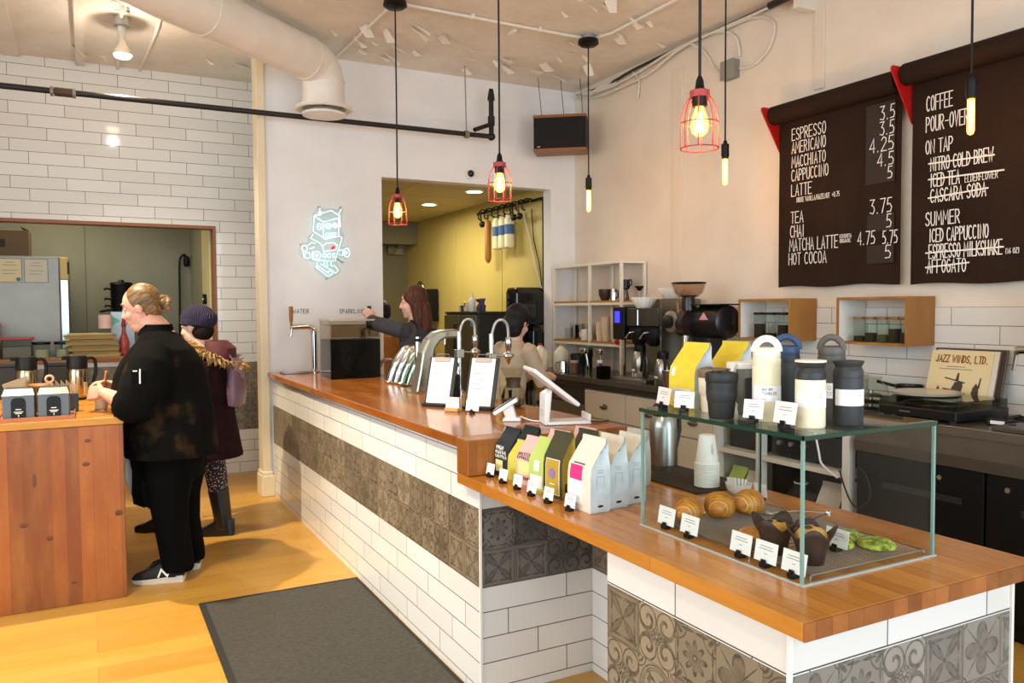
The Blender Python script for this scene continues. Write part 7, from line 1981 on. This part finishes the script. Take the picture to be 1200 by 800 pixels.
tr.ell([(-.02, 0, .56, .135, .19), (-.01, 0, .66, .16, .215), (0, 0, .78, .17, .22)], 28)
for s in (-1, 1):
    ox = 0 if s > 0 else -.03
    tr.ell([(ox - .035, s * .095, .055, .085, .075), (ox - .03, s * .095, .12, .088, .078), (ox - .005, s * .098, .3, .09, .085), (ox + .005, s * .10, .45, .105, .095), (ox + .0, s * .10, .62, .14, .115), (0, s * .09, .72, .15, .12)], 24)
ob('trousers', tr, M('trouser_black', '#050505', .95, 0, .1), w, remesh=.011, relax=2)
sole_m = M('sole_pale', '#cfc9bd', .6); shoe_m = M('shoe_black', '#161616', .7)
sneaker(w, .03, .105, shoe_m, sole_m, 1, True, .285)
sneaker(w, -.02, -.10, shoe_m, sole_m, -1, True, .285)
hair_b = Mat('hair_blonde', '#8a6a3e', .45)
_x, _y, _z = hair_b.coords(); _n = hair_b.noise(hair_b.vec(_x * 9.0, _y * 60.0, (_z + _x * .6) * 60.0), 1.5, 4)
hair_b.set('Base Color', hair_b.ramp(_n, [(.3, '#48331c'), (.5, '#73552f'), (.7, '#a07d4c')])); hair_b.bump(_n, .5, .004)
h = MB(); h.xf = HX
h.ball((-.026, 0, .030), (.096, .083, .098), 28, 18)
h.ball((-.055, 0, -.02), (.06, .07, .07), 20, 12)
h.xf = HX
bun = MB(); bun.xf = HX
for k in range(26):
    pass
bun.tube([(-.125 + .028 * math.cos(a), .02 * math.sin(2 * a) * .5, -.01 + .028 * math.sin(a)) for a in [2 * PI * k / 18 for k in range(18)]], .017, 10, closed=True)
bun.ball((-.122, 0, -.01), (.026, .03, .026), 14, 10)
bun.tube([(-.13, .01, -.03), (-.145, .012, -.06), (-.14, .01, -.085)], [.014, .012, .005], 10)
hb = ob('hair', h, hair_b.m, w, remesh=.006, relax=2)
ob('bun', bun, hair_b.m, hb, remesh=.005, relax=1)
# stirrer in her fingers, towel and apron at her waist
q = thing('wooden_stirrer', 'orange-brown wooden stirrer held upright by the woman in black', 'stirrer', (.058, 4.985, 1.043))
ob('stick', MB().tube([(0, 0, 0), (.022, .01, .118)], [.006, .0075], 8), M('stirrer_orange', '#b5662e', .5), q, smooth=True)
ob('stick_tip', MB().ball((.022, .01, .12), (.009, .007, .006), 10, 6), M('stirrer_orange', '#b5662e', .5), q, smooth=True)
tw_ = MB(); rings = []
for z, x0, x1, y0 in ((.74, .20, .235, .03), (.66, .17, .24, .05), (.56, .15, .235, .06), (.50, .155, .215, .055), (.47, .17, .20, .05)):
    rings.append([(x0 + (x1 - x0) * i / 8, y0 + .012 * math.sin(i * 1.9), z) for i in range(9)] + [(x1 - (x1 - x0) * i / 8, y0 - .02 + .012 * math.sin((8 - i) * 1.9), z) for i in range(9)])
tw_.loft(rings); ob('towel', tw_, M('towel_white', '#d9d4ca', .8), w, smooth='all')
ap = MB(); rings = []
for z, x0, x1, y0 in ((.74, .02, .21, .10), (.62, .03, .185, .12), (.5, .045, .19, .12), (.44, .03, .185, .11), (.415, .03, .13, .11)):
    rings.append([(x0 + (x1 - x0) * i / 10, y0 + .014 * math.sin(i * 1.3), z + .012 * math.sin(i * .9)) for i in range(11)] + [(x1 - (x1 - x0) * i / 10, y0 - .02 + .014 * math.sin((10 - i) * 1.3), z + .012 * math.sin((10 - i) * .9)) for i in range(11)])
ap.loft(rings); ob('apron', ap, M('apron_black', '#080808', .95, 0, .1), w, smooth='all')

# ---------------------------------------------------------------- woman with the knitted hat
RZ2 = math.radians(160)
w = thing('person', 'woman in a dark knitted hat and maroon fur-hooded coat walking behind the woman in black', 'person', (.70, 5.70, 0), RZ2)
HX = Matrix.Translation((.075, 0, 1.40)) @ Matrix.Rotation(math.radians(-18), 4, 'Z') @ Matrix.Rotation(math.radians(10), 4, 'Y')
b = MB(); head_pieces(b, HX)
b.tube([(.0, 0, 1.2), (.05, 0, 1.32)], [.06, .055], 14)
b.ell([(0, 0, .66, .12, .16), (0, 0, .95, .12, .15), (0, 0, 1.12, .12, .17), (0, 0, 1.24, .06, .08)], 18)
L1 = [(0, .08, .72), (-.06, .085, .40), (-.10, .085, .08)]; L2 = [(0, -.08, .72), (.19, -.085, .42), (.33, -.085, .09)]
for L in (L1, L2): b.tube(L, [.08, .06, .042], 14)
b.tube([(0, .17, 1.14), (.02, .22, .92), (.15, .17, .80)], [.05, .042, .03], 12); hand_pieces(b, (.16, .165, .795), (1, -.2, -.1), (0, .9, .3), -1, .5, .85)
b.tube([(0, -.17, 1.14), (.08, -.2, .92), (.22, -.12, .84)], [.05, .042, .03], 12); hand_pieces(b, (.23, -.115, .84), (1, .3, 0), (0, -.9, .3), 1, .5, .85)
ob('body', b, skin_m, w, remesh=.006, relax=2)
face_parts(w, HX)
maroon = speckled('maroon_cloth', '#1e0a0e', '#290f14', 20, .9, .35, .7, 0, 0, .2)
c = MB()
c.ell([(-.01, 0, .52, .21, .22), (0, 0, .6, .205, .215), (0, 0, .8, .17, .195), (0, 0, 1.0, .165, .2), (0, 0, 1.12, .15, .205), (0, 0, 1.2, .11, .15), (.01, 0, 1.25, .075, .085)], 28)
c.tube([(0, .16, 1.15), (.01, .235, .98), (.03, .24, .90), (.14, .185, .815)], [.075, .07, .065, .05], 16)
c.tube([(0, -.16, 1.15), (.07, -.22, .93), (.2, -.14, .85)], [.075, .068, .05], 16)
ob('coat', c, maroon, w, remesh=.010, relax=2)
hd_ = MB(); hd_.ell([(-.06, 0, 1.13, .07, .12), (-.085, 0, 1.18, .10, .15), (-.085, 0, 1.25, .10, .14), (-.06, 0, 1.30, .07, .10)], 20)
hood = ob('hood', hd_, speckled('hood_lining', '#4a1c22', '#5b252b', 18, .8), w, smooth=True)
fu = MB(); rf = random.Random(8)
for k in range(420):
    a = PI * 2 * k / 420; px_, py_, pz_ = -.075 + .135 * math.cos(a) * 1.0, .165 * math.sin(a), 1.20 - .075 * math.cos(a) * -1
    o = Vector((px_, py_, pz_)); d = Vector((math.cos(a) * rf.uniform(.4, 1) + rf.uniform(-.5, .5), math.sin(a) * rf.uniform(.4, 1) + rf.uniform(-.5, .5), rf.uniform(-.9, .5))).normalized()
    q0 = o + Vector((rf.uniform(-.018, .018), rf.uniform(-.018, .018), rf.uniform(-.018, .018)))
    fu.tube([q0, q0 + d * .03, q0 + d * .052 + Vector((0, 0, -.012))], [.0065, .0045, .0008], 5)
ob('fur_trim', fu, speckled('fur_tan', '#7a5a30', '#c39d5e', 30, .9), w, smooth=True, kind='stuff')
lg = Mat('spotted_leggings', '#1f1318', .8)
_x, _y, _z = lg.coords()
_v = lg.node('ShaderNodeTexVoronoi', {'Vector': lg.vec(_x, _y, _z), 'Scale': 75.0})
lg.set('Base Color', lg.mix(E(lg.nt, _v.outputs[0]).lt(.33), '#21141a', '#b9a9a4'))
g_ = MB()
for L in (L1, L2): g_.tube([Vector(L[0]), Vector(L[1]), Vector(L[1]) * .35 + Vector(L[2]) * .65], [.095, .07, .055], 18)
ob('leggings', g_, lg.m, w, smooth=True)
boot = M('boot_black', '#141413', .3)
for k, (L, fx) in enumerate(((L1, -.10), (L2, .33))):
    m_ = MB(); y_ = L[2][1]; top_ = Vector(L[1]) * .72 + Vector(L[2]) * .28
    m_.tube([top_, Vector(L[2]) * .8 + top_ * .2, (fx, y_, .05)], [.068, .058, .052], 18)
    m_.loft([[(fx + a, y_ - w_, .0), (fx + a, y_ + w_, .0), (fx + a, y_ + w_ * .9, h_), (fx + a, y_ - w_ * .9, h_)] for a, w_, h_ in ((-.07, .03, .10), (-.05, .04, .11), (.05, .042, .10), (.12, .044, .06), (.175, .03, .045), (.19, .012, .035))])
    ob('boot', m_, boot, w, remesh=.007, relax=1)
hat = Mat('knitted_hat', '#1b1630', .9)
_x, _y, _z = hat.coords(); _w = hat.node('ShaderNodeTexWave', {'Vector': hat.vec(_x, _y, _z), 'Scale': 26.0, 'Distortion': 6.0, 'Detail': 2.0})
hat.set('Base Color', hat.mix(E(hat.nt, _w.outputs[1]), '#120f22', '#2b2448')); hat.bump(E(hat.nt, _w.outputs[1]), .8, .008)
m_ = MB(); m_.xf = HX
m_.ball((-.03, 0, .05), (.118, .098, .088), 24, 14).ball((-.085, 0, .03), (.075, .085, .07), 20, 12)
hq = ob('hat', m_, hat.m, w, remesh=.007, relax=2)
m_ = MB(); m_.xf = HX @ Matrix.Rotation(math.radians(-14), 4, 'Y')
m_.lathe([(.094, .005), (.104, .012), (.104, .04), (.096, .046)], (-.014, 0, 0), 28, cap=False); ob('hat_band', m_, hat.m, hq, smooth=True)
m_ = MB(); m_.xf = HX; m_.ball((-.05, 0, -.04), (.07, .078, .07), 18, 12)
ob('hair', m_, M('hair_dark', '#1d1410', .85, 0, .15), w, smooth=True)
t = thing('shoulder_bag', 'mauve leather shoulder bag on the back of the woman in the knitted hat', 'bag', (.865, 5.60, .86), math.radians(-25))
purple = M('bag_mauve', '#6a5260', .35)
ob('bag_body', MB().ell([(0, 0, .0, .03, .085), (0, 0, .012, .05, .115), (0, 0, .10, .062, .12), (0, 0, .22, .052, .105), (0, 0, .30, .03, .085), (0, 0, .325, .010, .07)], 28), purple, t, smooth=True)
ob('flap', MB().ell([(.0, -.015, .17, .05, .02), (0, -.015, .2, .062, .05), (0, -.01, .25, .05, .085), (0, -.005, .305, .032, .08)], 24), M('bag_flap', '#8c7280', .3), t, smooth=True)
ob('strap', MB().tube(smoothpts([(0, -.05, .31), (-.04, -.05, .36), (-.07, .0, .38), (-.05, .05, .35), (0, .05, .31)]), .008, 8), purple, t, smooth=True)


# ---------------------------------------------------------------- staff behind the counter
def staff(label, loc, rz, H, top_m, pants_m, hair_m, hair_fn, handL, handR, head_pitch, head_yaw, girth=1.0, sleeve=1.0, apron=None, skin=skin_m, lean=0.0, hands_curl=.7, hint=(-.3, .7, -1), handdir=None):
    k = H / 1.68
    t = thing('person', label, 'person', (loc[0], loc[1], 0), math.radians(rz))
    HXl = Matrix.Translation((lean + .03, 0, 1.555 * k)) @ Matrix.Rotation(math.radians(head_yaw), 4, 'Z') @ Matrix.Rotation(math.radians(head_pitch), 4, 'Y') @ Matrix.Scale(.97, 4)
    b = MB(); head_pieces(b, HXl)
    b.tube([(lean * .8, 0, 1.34 * k), (lean + .01, 0, 1.47 * k)], [.06, .052], 14)
    b.ell([(0, 0, .84 * k, .09 * girth, .125 * girth), (0, 0, 1.0 * k, .10 * girth, .135 * girth), (lean * .5, 0, 1.2 * k, .11 * girth, .15 * girth), (lean * .8, 0, 1.33 * k, .08, .15), (lean * .85, 0, 1.4 * k, .05, .06)], 20)
    arms = []
    for s, hnd in ((1, handL), (-1, handR)):
        S = Vector((lean * .8, s * .165, 1.345 * k)); Hn = Vector(hnd)
        E_ = elbow_of(S, Hn, .29 * k, .26 * k, hint if s > 0 else (-.3, s * .7, -1))
        arms.append((S, E_, Hn))
        b.tube([S, E_], [.042, .036], 12); b.tube([E_, E_ * .4 + Hn * .6, Hn], [.037, .032, .025], 12)
        d = Vector(handdir) if (handdir and s > 0) else (Hn - E_).normalized()
        hand_pieces(b, Hn, d, (0, s * .5, .8), -s, hands_curl, .88)
        b.tube([(0, s * .07, .82 * k), (.01, s * .085, .46 * k), (-.02, s * .085, .08)], [.05, .055, .04], 14)
        b.ball((.035, s * .085, .04), (.10, .034, .03), 14, 8)
    ob('body', b, skin, t, remesh=.0055, relax=2)
    face_parts(t, HXl)
    c = MB()
    c.ell([(0, 0, .74 * k, .14 * girth, .195 * girth), (0, 0, .84 * k, .135 * girth, .188 * girth), (0, 0, .95 * k, .118 * girth, .158 * girth), (lean * .5, 0, 1.2 * k, .128 * girth, .168 * girth), (lean * .75, 0, 1.31 * k, .105, .17), (lean * .82, 0, 1.38 * k, .07, .10), (lean * .85, 0, 1.41 * k, .058, .066)], 26)
    for (S, E_, Hn) in arms:
        e2 = E_.lerp(Hn, .85 * (sleeve if s > 0 or sleeve > .73 else 1.0))
        c.tube([S * .92 + Vector((0, 0, .1)), S, S.lerp(E_, .5), E_, E_.lerp(e2, .5), e2], [.05, .064, .058, .055, .05, .043], 14)
    ob('top', c, top_m, t, remesh=.009, relax=2)
    p = MB(); p.ell([(0, 0, .72 * k, .13 * girth, .18 * girth), (0, 0, .96 * k, .115 * girth, .155 * girth)], 22)
    for s in (-1, 1): p.tube([(0, s * .085, .78 * k), (.01, s * .087, .46 * k), (-.015, s * .087, .09)], [.098, .075, .062], 16)
    ob('trousers', p, pants_m, t, remesh=.011, relax=1)
    for s in (-1, 1): sneaker(t, .02, s * .087, shoe_m, sole_m, s, False, .26)
    if apron:
        a_ = MB(); rings = []
        for z, wd, dx_ in ((.5, .19, .15), (.8, .18, .155), (1.0, .15, .145), (1.18, .11, .15 + lean * .5), (1.26, .09, .135 + lean * .6)):
            rings.append([(dx_ * girth - .06 * (abs(i - 5) / 5) ** 2, wd * (i - 5) / 5, z * k) for i in range(11)] + [(dx_ * girth - .008 - .06 * (abs(5 - i) / 5) ** 2, wd * (5 - i) / 5, z * k) for i in range(11)])
        a_.loft(rings); q = ob('apron', a_, apron, t, smooth='all')
        for s in (-1, 1): ob('apron_strap', MB().tube(smoothpts([(.13 + lean * .6, s * .08, 1.25 * k), (.06 + lean * .8, s * .085, 1.40 * k), (-.07 + lean * .8, s * .06, 1.40 * k), (-.12 + lean * .5, s * -.02, 1.2 * k)]), .012, 8), black_plastic, q, smooth=True)
    hair_fn(t, HXl, hair_m)
    return t


def strands(name, c0, c1, c2, vertical=True):
    q = Mat(name, c1, .62, 0, .3)
    _x, _y, _z = q.coords(); n = q.noise(q.vec(_x * 70.0, _y * 70.0, _z * 6.0), 1.3, 4)
    q.set('Base Color', q.ramp(n, [(.3, c0), (.5, c1), (.72, c2)])); q.bump(n, .5, .004)
    return q.m


def long_hair(t, X, m):
    h = MB(); h.xf = X
    h.ball((-.022, 0, .034), (.100, .088, .096), 24, 16)
    h.xf = None
    o = X @ Vector((0, 0, 0))
    back = (X.to_3x3() @ Vector((-1, 0, 0))); back.z = 0; back.normalize(); sd = Vector((-back.y, back.x, 0))
    for (f_, l_, z0, z1, r0, r1) in ((.045, 0, .02, -.25, .07, .045), (.03, .058, .0, -.23, .05, .03), (.03, -.058, .0, -.23, .05, .03), (.075, .03, -.02, -.27, .05, .03), (.075, -.03, -.02, -.27, .05, .03)):
        h.tube([o + back * f_ + sd * l_ + Vector((0, 0, z0)), o + back * (f_ + .02) + sd * l_ * 1.1 + Vector((0, 0, z0 * .5 + z1 * .5)), o + back * (f_ + .015) + sd * l_ + Vector((0, 0, z1))], [r0, (r0 + r1) / 2 + .004, r1], 12)
    ob('hair', h, m, t, remesh=.007, relax=2)


def bob_hair(t, X, m):
    h = MB(); h.xf = X
    h.ball((-.022, 0, .034), (.102, .092, .100), 24, 16).ball((-.045, 0, -.03), (.078, .088, .09), 20, 14).ball((-.03, 0, -.085), (.06, .078, .055), 16, 12)
    ob('hair', h, m, t, remesh=.007, relax=2)


def short_hair(t, X, m):
    h = MB(); h.xf = X
    h.ball((-.026, 0, .036), (.100, .084, .098), 24, 16).ball((-.06, 0, -.01), (.055, .07, .07), 18, 12)
    ob('hair', h, m, t, remesh=.007, relax=2)


staff('barista with long brown hair in a grey top, arm stretched to the drink tap', (2.155, 5.575), 125, 1.68, speckled('grey_knit', '#2f2f33', '#3b3b40', 40, .85), blk, strands('hair_brown', '#2a150d', '#4a281a', '#6e4028'), long_hair,
      (.435, -.045, 1.425), (.30, -.12, 1.10), 4, 25, .95, .72, skin=skin_m, hint=(0, .8, .05), hands_curl=1.0, handdir=(.55, .15, .75))
staff('barista with black bobbed hair in a beige top bent over the work behind the clipboards', (2.66, 5.06), 8, 1.52, speckled('beige_cotton', '#b3a088', '#bfae97', 12, .85), blk, strands('hair_black', '#08070a', '#100e10', '#1e1b1c'), bob_hair,
      (.33, .07, 1.0), (.33, -.05, 1.0), 26, 14, .82, .75, skin=skin_m, lean=.05)
staff('dark-haired worker in an orange top and cream apron, deep in the yellow kitchen', (2.56, 7.62), 40, 1.58, speckled('orange_top', '#a5662a', '#b57534', 20, .8), blk, strands('hair_black2', '#08070a', '#131012', '#221e1e'), short_hair,
      (.36, .12, 1.0), (.36, -.12, 1.0), 15, 60, 1.0, .4, apron=M('apron_cream', '#cfc08a', .8), skin=skin_m)
